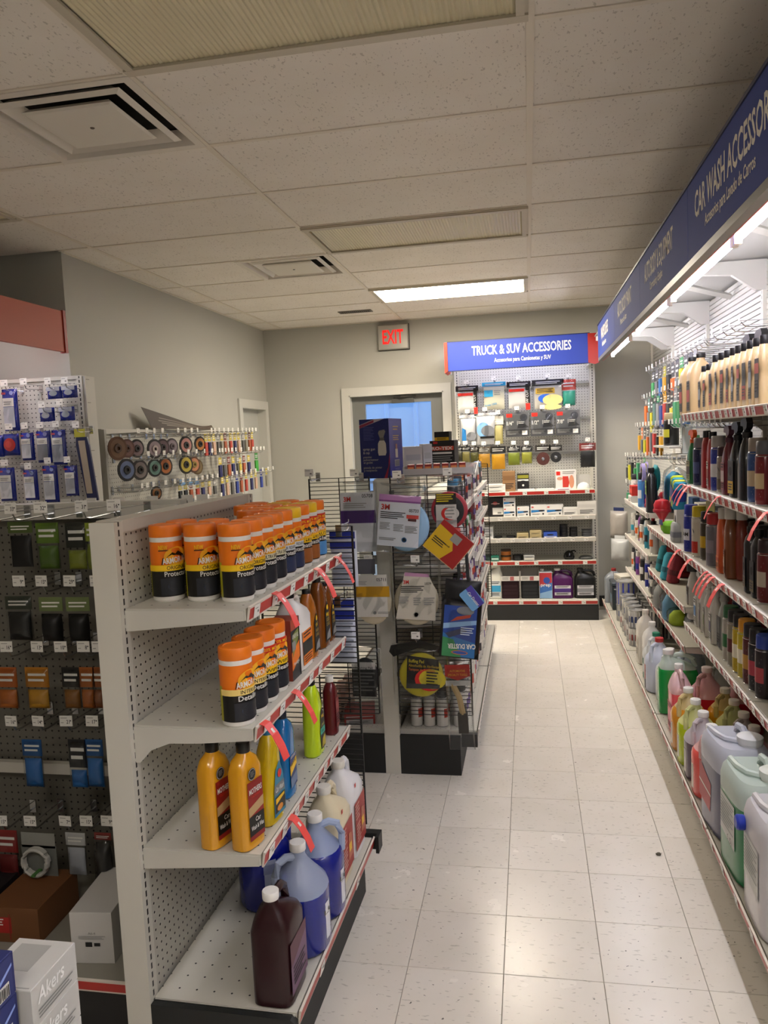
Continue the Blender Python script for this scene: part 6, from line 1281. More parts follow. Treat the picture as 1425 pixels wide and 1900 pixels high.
# bigger hanging pieces
aerosol('black tub of putty with cream lid and yellow lettering', RL(1246, 1.575, .86), RR, '#191a1c', '#d8c294', '#c9c23a', .045, .20, None, 2, '#c9c23a', 'putty_tub')
bx('clip_shelf', rt_, (.80, y_for(1262, .86, 1.575), 1.563), (RX, y_for(1230, .86, 1.575), 1.575), STEEL)
bottle('white squeeze tube with lavender crimp beside the putty tub', RL(1274, 1.53, .90), RR, 'flat', '#cfd6d0', '#9aa0c8', (.06, .13, .03, '#d2d8d2', '#b8c0ba', 0), 1.0, capr=.03, caph=.04)
bx('clip_shelf', rt_, (.84, y_for(1284, .90, 1.53), 1.518), (RX, y_for(1265, .90, 1.53), 1.53), STEEL)
for du, lb in ((0, 'lilac masking tape roll hung in front'), (9, 'lilac masking tape roll hung behind')):
    t = thing('tape_roll', lb, 'tape', RL(1193+du*.6, 1.44, .80+.06*(du > 0)), RR); ob('roll', MB().loft([[(r*math.cos(2*PI*i/24), y, -.065+r*math.sin(2*PI*i/24)) for i in range(24)] for y, r in ((-.012, .045), (-.012, .065), (.012, .065), (.012, .045), (-.012, .045))], 0, False, False).mesh('roll', M('#9a8fc0', .5)), t); ob('core', MB().loft([[(r*math.cos(2*PI*i/24), y, -.065+r*math.sin(2*PI*i/24)) for i in range(24)] for y, r in ((-.011, .041), (-.011, .045), (.011, .045), (.011, .041), (-.011, .041))], 0, False, False).mesh('core', M('#b8a88a', .6)), t)
t = thing('glove_pack', 'teal rubber glove pack hanging above the dark can', 'pack', RL(1217, 1.44, .84), RR); ob('glove', pillow(.15, .17, .05, 7, M('#1f8a90', .45), 'glove', 0, 2.6), t); ob('card', card_me(.06, .09, M('#9a6a5a', .5), 'card', -.03, .0016, -.03), t)
t = thing('towel_bag', 'big sky blue bag of towels hanging over the third shelf', 'bag', RL(1252, 1.40, .96), RR); ob('towels', pillow(.26, .27, .12, 8, M('#3a98c4', .8, 0, 1, 0, 0, .4), 'towels', -.01, 4), t); clearbag(t, .29, .31, .13, 21, .03)
t = thing('towel_roll', 'striped lime, teal and navy towel roll strapped on a hook', 'towels', RL(1260, 1.42, .77), RR, ry=.35); t.scale = (.68, .68, .78)
for i, c in enumerate(('#c3d62c', '#3f9ab0', '#d2d84a', '#2f8fae')): ob('towel', MB().se([(-.20, .018, .045, 3), (-.19, .022, .05, 3), (-.02, .022, .05, 3), (-.008, .016, .04, 3)], 14).mesh('towel', M(c, .9)), t, (-.063+i*.042, 0, 0))
ob('belly_band', MB().se([(-.14, .09, .054, 5), (-.055, .09, .054, 5)], 20, 0, False, False).mesh('belly_band', M('#1c3a86', .4)), t)
# mid bay shelf goods
for i, (u, x) in enumerate(((1212, .83), (1229, .83), (1236, .96))):
    t = thing('funnel_pack', ('red round topped funnel pack at the rail of the mid shelf', 'red funnel in a clear bag beside the first', 'red funnel in a clear bag deepest on the mid shelf')[i], 'pack', RL(u, RM[0], x), RR)
    ob('funnel', MB().lathe([(.012, 0), (.014, .05), (.05, .11), (.052, .15), (.04, .175), (.01, .185)], 18).mesh('funnel', M('#b81f2c', .3)), t); ob('funnel_collar', MB().lathe([(.054, .10), (.056, .105), (.056, .118), (.053, .122)], 18).mesh('funnel_collar', M('#a01a26', .3)), t)
t = thing('wash_mitt', 'lime green shaggy wash mitt with navy card', 'mitt', RL(1243, RM[0], .83), RR); ob('mitt', MB().se([(0, .05, .035, 2.6), (.02, .065, .05, 2.6), (.05, .065, .05, 2.6), (.07, .04, .03, 2.2)], 16).mesh('mitt', M('#79b82a', .95, 0, 1, 0, 0, 1)), t); ob('card', MB().prism([(-.05, .05), (.06, .055), (.05, .085), (-.04, .08)], -.055, -.05).mesh('card', M('#1d2a5c', .4), False), t)
t = thing('wash_mitt', 'pale green oval sponge on a dark holder', 'sponge', RL(1253, RM[0], 1.0), RR); ob('holder', MB().se([(0, .07, .05, 3), (.05, .07, .05, 3), (.09, .05, .035, 2.6), (.11, .03, .02, 2.4)], 16).mesh('holder', M('#22252c', .5)), t); ob('sponge', MB().se([(.10, .045, .03, 2.2), (.115, .055, .036, 2.2), (.135, .05, .032, 2.2), (.145, .03, .02, 2)], 16).mesh('sponge', M('#86c85a', .8)), t)
t = thing('cloth_bundle', 'white and grey wrapped sponge pack at the rail end of the mid shelf', 'pack', RL(1254, RM[0], .795), RR); ob('sponge', MB().se([(0, .05, .02, 4), (.01, .055, .024, 4), (.09, .05, .022, 4), (.11, .035, .016, 3)], 16).mesh('sponge', M('#a9aaa6', .6)), t); ob('band', MB().se([(.03, .056, .0255, 4), (.06, .0545, .0255, 4)], 16, 0, False, False).mesh('band', M('#7a7d82', .5)), t)
for i in range(4):
    t = thing('folded_towel', ('lowest', 'second', 'third', 'topmost')[i]+' dark red shop towel in the stack under the mid shelf', 'towel', (1.0, 5.14, RM[1]+i*.042), RR+.05*i, 'dark red shop towels'); ob('towel', MB().se([(0, .17, .13, 5), (.008, .18, .14, 5), (.032, .18, .14, 5), (.041, .17, .13, 5)], 20).mesh('towel', M('#8a1a18', .95, 0, 1, 0, 0, .8)), t); ob('fold', MB().box(-.17, -.143, .019, .17, -.138, .022).mesh('fold', M('#6a1212', .9), False), t)
for u, c, x, lb in ((1226, '#2f8c98', .82, 'teal rolled cloth standing at the rail'), (1235, '#47b4cc', .80, 'sky blue rolled cloth leaning over the rail'), (1247, '#9c3a46', .82, 'pink red bagged cloth at the rail')):
    t = thing('rolled_cloth', lb, 'cloth', RL(u, RM[1], x), RR, rx=-.2); ob('roll', MB().se([(0, .03, .028, 2.2), (.01, .04, .036, 2.2), (.14, .042, .036, 2.2), (.165, .03, .026, 2.1), (.17, .012, .010, 2)], 16).mesh('roll', M(c, .85, 0, 1, 0, 0, .6)), t); ob('wrap_band', MB().se([(.05, .0425, .038, 2.2), (.08, .0428, .038, 2.2)], 16, 0, False, False).mesh('wrap_band', M(shade(c, .7), .5)), t)
for u, c, x, z, sx, lb in ((1221, '#8d8c86', .84, RM[2], .06, 'grey wrapped sponge pack on the low mid shelf'), (1228, '#a8a9a4', .80, RM[2], .08, 'crumpled clear bag of grey sponges spilling over the low rail'), (1245, '#6fa6c8', .80, RM[2], .06, 'pale blue bagged cloth on the low rail'), (1258, '#b9d428', .82, RM[2], .045, 'lime bagged sponge on the low rail'), (1238, '#b5935a', .98, RM[2], .06, 'tan chamois roll on the low mid shelf')):
    h = .15 if u in (1228, 1245) else .08
    t = thing('sponge_pack', lb, 'pack', RL(u, z, x), RR); ob('sponge', MB().se([(0, sx*.8, .04, 2.8), (h*.2, sx, .05, 2.6), (h*.7, sx*.95, .046, 2.5), (h, sx*.5, .025, 2.2)], 16).mesh('sponge', M(c, .6, 0, 1, 0, 0, .6)), t); clearbag(t, sx*2.3, h*1.25, .11, u, h*1.2)
# second rows that fill the mid bay
for i, (c, nmq) in enumerate((('#c9c7c0', 'white'), ('#2a2c30', 'black'), ('#7d7f80', 'grey'), ('#8a1f22', 'maroon'), ('#d2cfc6', 'ivory'), ('#33507a', 'slate blue'))):
    carton('%s carton in the back row of the mid bay upper shelf' % nmq, (1.06, 4.30+i*.18, RM[0]), RR, (.13, .12, .15+.02*(i % 3)), c, glabel(.11, .12, M(c, .5), M('#8f8a80', .5), i % 3))
for i, (c, nmq) in enumerate((('#4a4c4e', 'charcoal'), ('#a8302c', 'red'), ('#d0cdc4', 'pale'), ('#22577a', 'blue'))):
    carton('%s carton at the back of the mid bay second shelf' % nmq, (1.05, 4.28+i*.16, RM[1]), RR, (.12, .14, .15), c, glabel(.10, .12, M(c, .5), M('#c9c4b8', .5), i % 3))
for i, (c, nmq) in enumerate((('#8f9294', 'silver'), ('#2f8c98', 'teal'), ('#c9c52a', 'yellow'))):
    t = thing('rolled_cloth', '%s rolled cloth lying along the low mid shelf' % nmq, 'cloth', (.88+i*.085, 4.62, RM[2]+.036), 0, rx=PI/2); ob('roll', MB().se([(-.15, .024, .024, 2), (-.145, .035, .035, 2), (.145, .035, .035, 2), (.15, .024, .024, 2)], 16).mesh('roll', M(c, .85, 0, 1, 0, 0, .6)), t); ob('wrap_band', MB().se([(-.03, .0358, .0358, 2), (.03, .0358, .0358, 2)], 16, 0, False, False).mesh('wrap_band', M(shade(c, .6), .5)), t)
for k2, (z, y0_) in enumerate(((RZ_B, 3.05), (RZ_C, 3.05), (RZ_D, 3.05))):
    for i in range(8):
        c, nmq = (('#1f2a5c', 'navy'), ('#8a1f22', 'maroon'), ('#17181b', 'black'), ('#6d6c74', 'grey'))[(i+k2) % 4]
        aerosol('%s spray can in the dim back row of the %s wall shelf' % (nmq, ('second', 'third', 'fourth')[k2]), (.96, y0_+i*.135, z), RR, c, '#1c1c1e', '#8f8a80', .034, .22, 'dim back row cans, %s wall shelf' % ('second', 'third', 'fourth')[k2])
# far bay shelf goods: rows of small bottles and cans
far_pal = [('#d9d6d0', 'white'), ('#7a3f8a', 'purple'), ('#2f8fa8', 'teal'), ('#c8581e', 'orange'), ('#1f2a8c', 'blue'), ('#26262a', 'black'), ('#c9a82a', 'yellow'), ('#b8b6b0', 'grey')]
for si, (z, h, n, seqc) in enumerate(((RF[0], .20, 7, (0, 4, 5, 0, 4, 5, 5)), (RF[1], .20, 13, (7, 0, 6, 0, 1, 5, 0, 2, 0, 2, 5, 0, 0)), (RF[2], .20, 13, (0, 5, 0, 1, 3, 0, 5, 0, 4, 4, 0, 4, 5)))):
    for i in range(n):
        c, nmc = far_pal[seqc[i]]; y = BAY[4]-.10-(i+.5)*(1.05/n)
        lb = '%s small %s on the %s shelf of the farthest bay' % (nmc, 'can' if i % 3 == 0 else 'bottle', ('upper', 'middle', 'lower')[si])
        if i % 3 == 0: aerosol(lb, (.82, y, z), RR, c, '#d2d0ca' if nmc != 'white' else '#26262a', far_pal[(seqc[i]+3) % 8][0], .031, h*random.uniform(.9, 1.1), 'small goods of the farthest bay')
        else: bottle(lb, (.82+random.uniform(0, .03), y, z), RR, 'slim', c, '#26262a' if nmc in ('white', 'grey') else '#d6d4ce', (.045, .10, .02, far_pal[(seqc[i]+5) % 8][0], '#d2d0ca', 2), random.uniform(.78, .98), 'small goods of the farthest bay')
carton('stack of red rags boxed in clear film on the far upper shelf', (.82, y_for(1183, .82, RF[0]+.05), RF[0]+.052), RR, (.14, .10, .075), '#c2281c', glabel(.13, .07, M('#c2281c', .5), M('#d8473a', .5), 2)); carton('flat white carton under the red rag box', (.83, y_for(1183, .82, RF[0]), RF[0]), RR, (.16, .14, .05), '#d4d2cc', glabel(.14, .04, M('#d4d2cc', .5), M('#a8a6a0', .5), 0))
aerosol('tall sky blue and white spray can on the far upper shelf', RL(1193.5, RF[0], .80), RR, '#4a86c4', '#141416', '#cfd4da', .036, .25); bottle('slim black bottle with green label on the far upper shelf', RL(1209, RF[0], .80), RR, 'slim', '#1a1b1e', '#0e0e10', (.05, .07, .09, '#6f9a4a', '#4a6a3a', 0), 1.35)
# crumpled bags hanging on the fixture end
for u, v, lb, c in ((1148, 948, 'crumpled grey bag hanging on the far fixture end with navy card', '#9a948c'), (1150, 1000, 'crumpled white plastic bag hanging low on the far fixture end', '#b4b6b4')):
    q = on_x(u, v, .76); t = thing('hanging_bag', lb, 'bag', q, RR*.4); ob('bag', pillow(.17, .24 if v < 960 else .19, .09, 8, M(c, .35), 'bag', 0, 2.4, .008, 31), t); ob('card', card_me(.10, .035, M('#1f2c56' if v < 960 else '#c9cac8', .45), 'card', .03, .002), t)
    hook(rt_, (RX, q.y, q.z+.03), RR, .36, False)

# ---- base deck: cans and jugs, far to near
DZ_ = .20
def dk(u, x=.72): return Vector((x, y_for(u, x, DZ_), DZ_))
t = thing('oil_container', 'grey plastic oil container with red cap at the far end of the deck', 'container', Vector((.70, 6.93, DZ_)), RR); ob('body', MB().se([(0, .05, .08, 6), (.21, .05, .08, 6), (.24, .04, .06, 4, -.005, 0), (.27, .018, .018, 2, -.02, 0)], 20).mesh('body', M('#7d8286', .35)), t); ob('cap', cap_me(.02, .025, M('#8a1f1c', .4)), t, (-.02, 0, .268)); ob('handle', MB().tube([(-.01, 0, .262), (.02, 0, .262), (.042, 0, .235)], .009, 6).mesh('handle', M('#7d8286', .35)), t)
t = thing('battery_case', 'dark blue grey rectangular metal case on the deck', 'case', Vector((.78, 6.70, DZ_)), RR); ob('case', bxm('case', (.20, .26, .20), M('#2c363c', .35), .006), t); ob('case_lid', bxm('case_lid', (.206, .266, .03), M('#3a444a', .3), .006), t, (0, 0, .2)); ob('front_emblem', MB().se([(.05, .06, .004, 2), (.05, .061, .005, 2), (.12, .061, .005, 2), (.12, .06, .004, 2)], 16).mesh('front_emblem', M('#5d7a8a', .35)), t, (0, -.128, 0))
carton('open white carton lying on the dark metal case', (.80, 6.70, DZ_+.23), RR+.2, (.18, .20, .05), '#cfcabc', glabel(.16, .04, M('#cfcabc', .5), M('#a8a294', .5), 0))
paint_can('gallon paint can with bright blue label on the deck', Vector((.73, 6.25, DZ_+.125)), RR, .084, .19, '#1f2f9c', '#2a3fb4', bail=True); paint_can('silver gallon can under the blue labelled can', Vector((.73, 6.25, DZ_)), RR, .084, .124, '#8f8e88', '#2c3f6a')
i = 0
for x, y, n in ((.70, 6.03, 2), (.70, 5.90, 2), (.70, 5.77, 2), (.70, 5.64, 2), (.70, 5.51, 2), (.82, 6.05, 2), (.82, 5.92, 2), (.82, 5.79, 2), (.82, 5.66, 2), (.82, 5.52, 2), (.94, 5.86, 2), (.94, 5.70, 2)):
    for k2 in range(n):
        paint_can('%s silver quart can, %s labelled, in the %s row on the deck' % (('lower', 'upper')[k2], ('pale', 'dark', 'cream')[i % 3], {.70: 'rail', .82: 'middle', .94: 'back'}[x]), (x, y, DZ_+k2*.1255), RR+random.uniform(-.4, .4), .052, .125, ('#d0cec8', '#2a2f3c', '#c9c2b8')[i % 3], ('#8a2f2a', '#2a3a6a', '#4a2a2a', '#6a6a6e')[i % 4], 'quart cans on the deck'); i += 1
def dj(lb, x, y, **kw): return jug(lb, Vector((x, y, DZ_)), kw.pop('rz', RR), **kw)
HR = -.75
dj('ivory square jug with handle behind the quart cans', .70, 5.10, shape='square', body='#dcd6c8', cap='#d6d0c2', lab=(.10, .12, .03, '#cfc8b8', '#b8b0a0', 0), scale=(.9, .9, 1.15), flip=1)
dj('white square jug beside the ivory one', .71, 4.90, shape='square', body='#dedbd4', cap='#dedbd4', lab=(.10, .12, .03, '#d6d4cc', '#c0beb6', 0), scale=(.85, .9, 1.05), flip=1)
dj('white jug with green cap and green label', .71, 4.72, shape='round', body='#d8dad6', cap='#1f7a5a', lab=(.10, .12, .02, '#2a6a4a', '#d2d4d0', 2), scale=1.0, hrot=HR)
dj('bluish white jug with red cap and red label at the rail', .70, 4.545, shape='round', body='#cdd3e2', cap='#b8302c', lab=(.10, .13, .015, '#a8483c', '#2c3040', 1), scale=1.05, hrot=HR)
dj('bluish white jug with red cap set back from the rail', .87, 4.57, shape='round', body='#c6ccda', cap='#b8302c', scale=1.04, hrot=HR)
dj('white jug with plain white cap behind the green jug', .73, 4.375, shape='round', body='#d2d6d2', cap='#dcdad4', scale=1.0, hrot=HR)
dj('square jug of bright green fluid with pale handle', .735, 4.195, shape='square', body='#cfe0d4', liquid='#12963e', fill=.215, cap='#e6e6e0', scale=(1.25, 1.05, 1.10), flip=-1, rz=0, balpha=.8)
dj('clear jug with a little green fluid behind the green jug', .93, 4.12, shape='round', body='#bccabf', liquid='#7fae90', fill=.10, cap='#e2e2dc', scale=1.05, balpha=.75, hrot=HR)
dj('square jug of pink fluid with white cap at the rail', .695, 3.90, shape='square', body='#e6c0c4', liquid='#e2525f', fill=.19, cap='#eceae6', lab=(.10, .12, .02, '#e8808a', '#eda0a8', 2), scale=(.9, .9, 1.10), flip=-1, balpha=.85)
dj('round jug of red fluid behind the pink jug', .825, 3.93, shape='round', body='#e0b0b4', liquid='#cf2338', fill=.165, cap='#e6d6d4', scale=1.10, balpha=.85, hrot=HR)
dj('round jug of red fluid deepest under the shelf', 1.0, 3.93, shape='round', body='#c9989c', liquid='#b01c30', fill=.15, cap='#d2b6b4', scale=1.08, balpha=.85, hrot=HR)
LAB = (.115, .10, .03, '#dcd8cc', '#d0ccc0', 0)
for y, b, l, f, lb in ((3.70, '#d9c48e', '#d98f1c', .20, 'orange yellow'), (3.541, '#d6d892', '#bcd00f', .185, 'lime yellow'), (3.385, '#d2ccd2', '#4a3444', .165, 'dark purple'), (3.23, '#e6b8b4', '#ea5a50', .19, 'coral red')):
    dj('round jug of %s fluid at the rail' % lb, .695, y, shape='round', body=b, liquid=l, fill=f, cap='#ecebe6', lab=LAB, scale=1.0, balpha=.85, group='coloured fluid jugs at the rail', hrot=HR)
for y, b, l, f, lb in ((3.70, '#c4aa6a', '#c48a1a', .2, 'orange yellow'), (3.541, '#b8b878', '#a8b81a', .18, 'lime yellow'), (3.385, '#b0a49a', '#3a2430', .14, 'dark purple'), (3.23, '#c9989c', '#b83a3c', .15, 'coral red')):
    dj('round jug of %s fluid in the back row' % lb, .855, y, shape='round', body=b, liquid=l, fill=f, cap='#d6cec0', scale=1.0, balpha=.85, group='coloured fluid jugs in the back row', hrot=HR)
# big five gallon style containers
def drum(lb, loc, rz, body, liquid, fill, cap, sc=1.0, paper=True, hand=False):
    prof = [(0, .125, .085, 4), (.008, .135, .095, 4.5), (.30, .135, .095, 4.5), (.33, .13, .09, 4), (.345, .118, .078, 4)]
    lo, hi = split(prof, fill); bm = M(body, .35, 0, .88); lm = M(liquid, .3, 0, 1, 0, .3)
    t = thing('square_drum', lb, 'container', loc, rz); t.scale = (sc,)*3
    ob('body', MB().se(hi, 28, c0=False).mesh('body', bm), t); ob('liquid', MB().se(lo, 28).mesh('liquid', lm), t)
    ob('moulded_ridge', MB().tube([(-.10, -.055, .345), (-.02, -.055, .352), (.03, -.04, .352), (.055, .0, .350), (.06, .05, .345)], .012, 8).mesh('moulded_ridge', bm), t)
    ob('neck', MB().lathe([(.040, .338), (.040, .352), (.044, .354), (.044, .375), (.038, .379)], 24, 0, .065, .03).mesh('neck', M(cap, .4)), t); ob('vent_plug', MB().lathe([(.012, 0), (.012, .01), (.009, .013)], 12).mesh('vent_plug', M('#dcdcd6', .4)), t, (-.07, .04, .345))
    ob('handle', MB().tube([(-.06, .03, .345), (-.05, .03, .372), (.0, .03, .378), (.02, .03, .36)], .013, 8).mesh('handle', bm), t)
    if paper:
        p = Print(); w, h = .15, .15; p.poly([(-w/2, .02), (w/2, 0), (w/2, h), (-w/2, h)], M('#d6d8d4', .5)); p.lines(-w*.45, .04, w*.45, h*.9, 9, M('#8a8f8c', .5), .35)
        if hand: p.text('5 (5)', w*.2, .012, .02, INK, w=.05, bold=0)
        ob('label', p.mesh('label'), t, (0, -.0956, .10))
    return t
t = drum('pale square container with a smoky purple fluid and red label', Vector((.715, 2.955, DZ_)), RR+.1, '#c6cad6', '#5b5c74', .25, '#d8dadc', 1.0, False); p = Print(); p.poly([(-.10, .06), (.02, .04), (.03, .15), (-.10, .20)], M('#b85a5c', .45)); p.poly([(-.10, .12), (.03, .10), (.03, .107), (-.10, .127)], PAPER); ob('label', p.mesh('label'), t, (0, -.0956, .03))
drum('pale square container of green fluid with hand marked label', Vector((.715, 2.665, DZ_)), RR+.05, '#c6d6cc', '#1f7a48', .26, '#dde2da', 1.0, True, True)
t = drum('white square container with blue cap cut by the frame edge', Vector((.715, 2.38, DZ_)), RR, '#d6d4d8', '#cfccd0', .2, '#dcdce0', 1.0, True); ob('blue_tap', MB().lathe([(.022, 0), (.024, .004), (.024, .02), (.018, .026)], 14).mesh('blue_tap', M('#1f36a8', .4)), t, (-.075, -.094, .27), (PI/2, 0, 0))
t = thing('plastic_bag', 'crumpled pale bag with white sticker behind the square containers', 'bag', Vector((.96, 2.93, DZ_))); ob('bag', MB().se([(0, .08, .10, 3), (.2, .085, .11, 3), (.33, .07, .08, 2.6), (.37, .04, .05, 2.2)], 16).mesh('bag', M('#a9aaa8', .3)), t); ob('sticker', MB().box(-.0855, -.03, .25, -.0845, .03, .30).mesh('sticker', PAPER, False), t)

# ---- a scrap on the floor
q = on_z(1222, 1586, 0)
t = thing('dry_leaf', 'small dark curled leaf scrap lying on the aisle floor', 'leaf', (q.x, q.y, .0008), .4)
ob('blade', MB().loft([[(.011*f*math.cos(2*PI*i/9)*(1+.35*(i % 2)), .009*f*math.sin(2*PI*i/9)*(1+.35*(i % 2)), z+.0015*(i % 3)) for i in range(9)] for z, f in ((0, .9), (.0012, 1), (.003, .8))]).mesh('blade', M('#4a4438', .9)), t); ob('stem', MB().tube([(.008, 0, .003), (.016, .002, .003)], .0008, 4).mesh('stem', M('#3a342a', .9)), t)
# ================================================================== grinding discs and tool packs on the left rack
def disc_parts(r, c1, c2, c3, hub='#2a2a2c'):
    def ring(r0, r1, y): return [[(q*math.cos(2*PI*i/26), y, q*math.sin(2*PI*i/26)) for i in range(26)] for q in (r0, r1)]
    k = (r, c1, c2, c3)
    body = cached(('gd', r, c1), lambda: MB().loft([[(q*math.cos(2*PI*i/26), y, q*math.sin(2*PI*i/26)) for i in range(26)] for q, y in ((r*.22, -.004), (r, -.003), (r, .003), (r*.22, .003))]).mesh('disc', M(c1, .7)))
    lab = cached(('gl2', r, c2), lambda: MB().loft([[(q*math.cos(2*PI*i/26), y, q*math.sin(2*PI*i/26)) for i in range(26)] for q, y in ((r*.40, -.0046), (r*.78, -.0044))], 0, False, False).mesh('paper_ring', M(c2, .45)))
    hb = cached(('gh', r, c3), lambda: MB().loft([[(q*math.cos(2*PI*i/20), y, q*math.sin(2*PI*i/20)) for i in range(20)] for q, y in ((r*.40, -.0046), (r*.36, -.010), (r*.16, -.010), (r*.14, -.003))], 0, False, False).mesh('hub', M(c3, .4)))
    return [('disc', body), ('paper_ring', lab), ('hub', hb)]
DSC = [(218, 832, .062, '#5b3a22', '#6a4a2c', '#4a3020', 'rust brown'), (236, 832, .05, '#5c3c34', '#6d4a40', '#4a3028', 'dull brown'), (254, 832, .05, '#2a2626', '#7a6468', '#2a2424', 'grey violet'), (287, 833, .056, '#211f20', '#8a7a80', '#b8a8a4', 'black rimmed mauve'), (302, 830, .05, '#3a2a2c', '#5c444a', '#2a2224', 'dark plum'), (319, 828, .048, '#4a4448', '#857880', '#5a5054', 'mauve grey'), (345, 826, .056, '#1c1c1a', '#b07a72', '#1c1c1a', 'pink and yellow'), (371, 824, .050, '#1d1c1a', '#b0722f', '#1c1c1a', 'orange and black'),
       (235, 872, .060, '#191a1c', '#5d6d92', '#22242a', 'blue paper faced'), (260, 872, .056, '#33302f', '#7a716e', '#22201f', 'grey faced'), (287, 868, .052, '#17191a', '#5f8478', '#2a2a2a', 'teal faced'), (307, 865, .054, '#1c1a17', '#b0652a', '#1a1a1a', 'orange ringed'), (345, 862, .058, '#15140f', '#b8a43a', '#1c1a18', 'yellow and peach'), (360, 862, .052, '#5a3a26', '#c0825a', '#8a7a3a', 'peach faced'), (366, 866, .050, '#5e4c2c', '#7d6a42', '#4f4020', 'plain tan'), (290, 915, .04, '#1b1a18', '#8a5a2a', '#22211e', 'small orange ringed')]
for u, v, r, c1, c2, c3, nmd in DSC:
    q = on_x(u, v, -2.40)
    make('grinding_disc', '%s grinding disc on the left wall rack' % nmd, 'disc', disc_parts(r*1.15, c1, c2, c3), q, PI/2-.35, 'grinding discs')
R = random.Random(5)
def dpack(row, u, v, w, h, card, cont, nmc):
    q = on_x(u, v, -2.38); pack('%s narrow tool pack in the %s row of the disc rack' % (nmc, row), q, PI/2, w, h, .02, card, cont, head=.35, group='narrow tool packs of the disc rack, %s row' % row, film=False, shape='card')
pc = [('#c9b32a', '#b8432e', 'yellow and red'), ('#c9b32a', '#2a2a5c', 'yellow and navy'), ('#d0bd3a', '#c9a48a', 'yellow and pink'), ('#8f8d84', '#5a5852', 'grey'), ('#c9b32a', '#8f8a7a', 'yellow and grey'), ('#7a3a2a', '#a8562e', 'rust')]
for i, u in enumerate((381, 388, 396, 404, 411, 417, 427, 435, 442, 450, 456, 462, 467)): a, b, c = pc[i % 6]; dpack('upper', u, 808-(i*.3), .05, .16, a, b, c)
for i, u in enumerate((408, 416, 424, 432, 441, 452, 461)): a, b, c = pc[(i*2+1) % 6]; dpack('middle', u, 852-(i*.8), .06, .15, a, b, c)
dpack('middle', 475, 843, .075, .16, '#2f8a2c', '#3aa030', 'bright green'); dpack('middle', 444, 852, .07, .12, '#d0b82a', '#cdb838', 'all yellow')
for i, u in enumerate((334, 344, 354, 366, 376, 388, 398)): dpack('lower', u, 903-(i*1.5), .05, .10, *(('#c2b026', '#22221e', 'yellow and black') if i < 2 else pc[(i+3) % 6]))
for i, u in enumerate((412, 421, 430, 439, 447, 456, 466, 474, 484, 494)): a, b, c = pc[(i+1) % 6] if i not in (3, 8) else ('#23348a', '#2a3c90', 'navy'); dpack('lower', u, 886-(i*1.6), .05, .16, a, b, c)
for i, u in enumerate((338, 352, 364)): dpack('lower', u, 893-i, .08, .035, '#5b8ab8', '#6d9ac6', 'pale blue')
# curled card on top of the rack
mb = MB(); vs = []; fs = []; n = 14
A_, B_ = on_x(284, 763, -2.50), on_x(412, 795, -2.50)
y0, y1 = y_for(286, -2.50, 1.9), y_for(409, -2.50, 1.88)
for i in range(n+1):
    t_ = i/n; y = y0+(y1-y0)*t_; zt = 2.0-.13*math.sin(t_*PI*.62)+.015*t_; zb = 1.832; xx = -2.52+.05*math.sin(t_*PI*1.3)
    vs += [(xx, y, zb), (xx-.02, y-.10*(1-t_), zt-.02), (xx+.002, y, zb), (xx-.018, y-.10*(1-t_), zt-.02)]
for i in range(n):
    a = 4*i; fs += [(a, a+4, a+5, a+1), (a+2, a+3, a+7, a+6), (a+1, a+5, a+7, a+3), (a, a+2, a+6, a+4)]
mb.add(vs, fs)
cd = thing('curled_sign_card', 'curled dark brown printed card lying along the top of the disc rack', 'sign', (-2.52, (y0+y1)/2, 1.832))
ob('card_sheet', mb.mesh('card_sheet', M('#4d4239', .5)), cd, -cd.location)
mb = MB()
for zz, a, b in ((.62, .12, .55), (.45, .10, .8), (.33, .12, .62), (.22, .16, .5)):
    for i in range(8):
        s0, s1 = a+(b-a)*i/8, a+(b-a)*(i+1)/8; q = []
        for s in (s0, s1):
            y = y0+(y1-y0)*s; zt = 1.98-.13*math.sin(s*PI*.62)+.015*s; xx = -2.52+.05*math.sin(s*PI*1.3)
            for e in (0, .05): f_ = zz+e; q.append((xx-.02*f_+.004, y-.10*(1-s)*f_, 1.832+(zt-1.832)*f_))
        mb.add(q, [(0, 2, 3, 1)])
ob('card_print', mb.mesh('card_print', M('#9a9186', .5), False), cd, -cd.location)

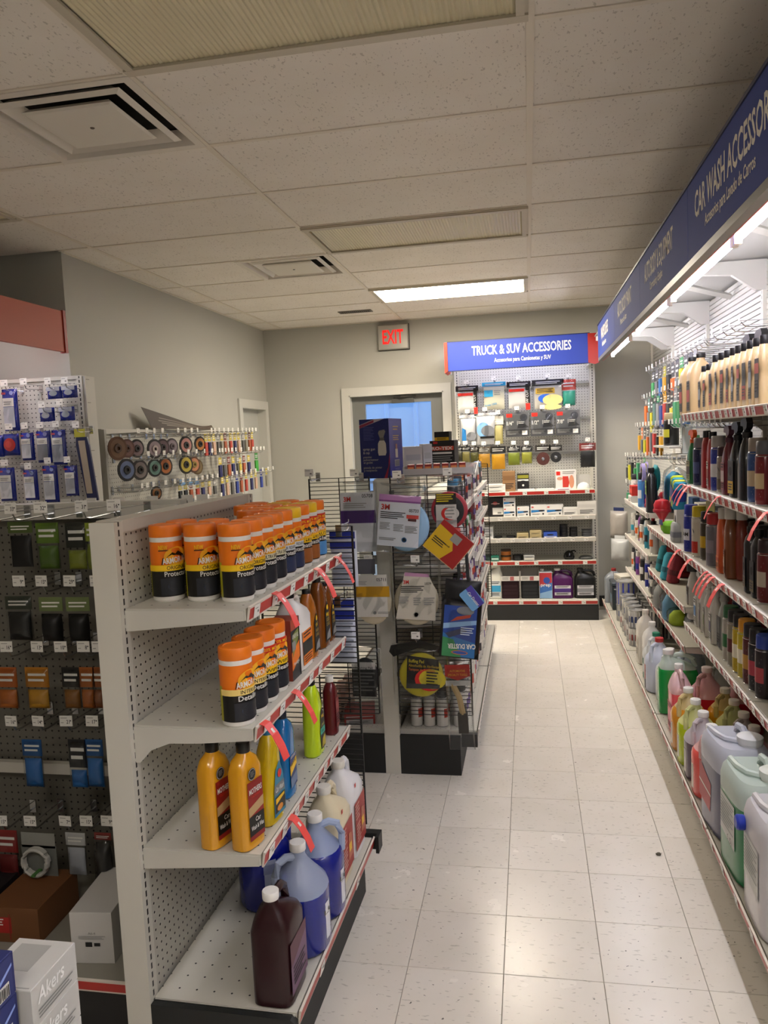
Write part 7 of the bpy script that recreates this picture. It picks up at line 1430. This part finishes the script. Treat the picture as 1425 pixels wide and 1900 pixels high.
# ================================================================== blue packs on the left pegboard
NV = '#1f2f9a'
def bpk(lb, u, vt, vb, wpx, kind='std', cont='#b9bcc4'):
    P = on_y(u, vt, BP-.10); k = dep(P)/F_PX; w, h = wpx*k, (vb-vt)*k
    t = thing('hanging_pack', lb, 'pack', P, 0)
    ob('sleeve', pillow(round(w, 3), round(h, 3), .035, 7, M(NV, .2), 'sleeve', 0, 4, .002, u), t)
    p = Print()
    if kind == 'std':
        p.rect(-w*.36, -h*.42, w*.36, -h*.22, PAPER); p.rect(-w*.36, -h*.92, w*.36, -h*.43, M(cont, .3)); p.lines(-w*.3, -h*.40, w*.2, -h*.30, 2, GREY); p.disc(w*.25, -h*.1, .012, .012, M('#8f9ad8', .4)); p.rect(-w*.4, -h*.13, -w*.12, -h*.08, M('#a83a4a', .4))
    elif kind == 'red': p.disc(0, -h*.5, w*.38, w*.38, M('#c22a26', .35)); p.disc(-.006, -h*.48, w*.2, w*.2, M('#d8473e', .35))
    else: p.rect(-w*.45, -h*.35, w*.45, -.002, M('#b8bcc8', .35)); p.disc(0, -h*.55, w*.28, h*.22, M('#a3a9b4', .3))
    ob('sleeve_print', p.mesh('sleeve_print'), t, (0, -.0195, 0)); ob('clear_film', pillow(round(w*1.02, 3), round(h*1.02, 3), .042, 7, FILM, 'clear_film', .002, 5, .004, u+3), t)
bpk('tall blue pack with white cloth window on the top hook', 17, 722, 799, 31)
bpk('small clear topped blue pack at the upper right of the pegboard', 101, 718, 740, 30, 'clear'); bpk('small clear topped blue pack touching the slotted upright', 129, 716, 738, 30, 'clear')
bpk('short blue pack with clear oval bubble', 87, 757, 782, 30, 'clear'); bpk('short blue pack with clear oval bubble beside the upright', 124, 755, 780, 30, 'clear')
bpk('clear pack with a bright red round buffer', 20, 805, 845, 32, 'red'); bpk('clear pack with a red round buffer at the frame edge', -8, 808, 848, 30, 'red')
bpk('narrow blue pack with silver window left of the row', 50, 803, 854, 26, cont='#c2c4c8'); bpk('blue pack with grey window in the middle of the row', 80, 800, 858, 29, cont='#7d8086'); bpk('creased blue pack with grey window right of the row', 108, 798, 862, 28, cont='#9a9da4')
bpk('blue and white bagged pack at the frame edge in the bottom row', 12, 868, 930, 32, cont='#cfd0d2'); bpk('silvery crumpled bag in the bottom row', 56, 872, 928, 28, cont='#dfe0e2'); bpk('blue headed bag with crinkled clear front in the bottom row', 92, 864, 932, 30, cont='#c2c4c6'); bpk('narrow blue headed bag at the right of the bottom row', 131, 864, 920, 26, cont='#aeb2b8')
P = on_y(147, 796, BP-.08); t = thing('wiper_blade_pack', 'long navy edged squeegee pack with yellow card', 'pack', P); ob('header_card', card_me(.065, .045, M('#b8b23a', .45), 'header_card', 0), t); ob('blade', MB().prism([(-.02, -.045), (.045, -.045), (.055, -.09), (.085, -.40), (.02, -.40), (-.025, -.09)], -.006, .006).mesh('blade', M('#23284a', .4), False), t); ob('insert', MB().prism([(-.008, -.065), (.032, -.065), (.055, -.36), (.02, -.36)], -.0085, -.006).mesh('insert', M('#a89a84', .5), False), t)
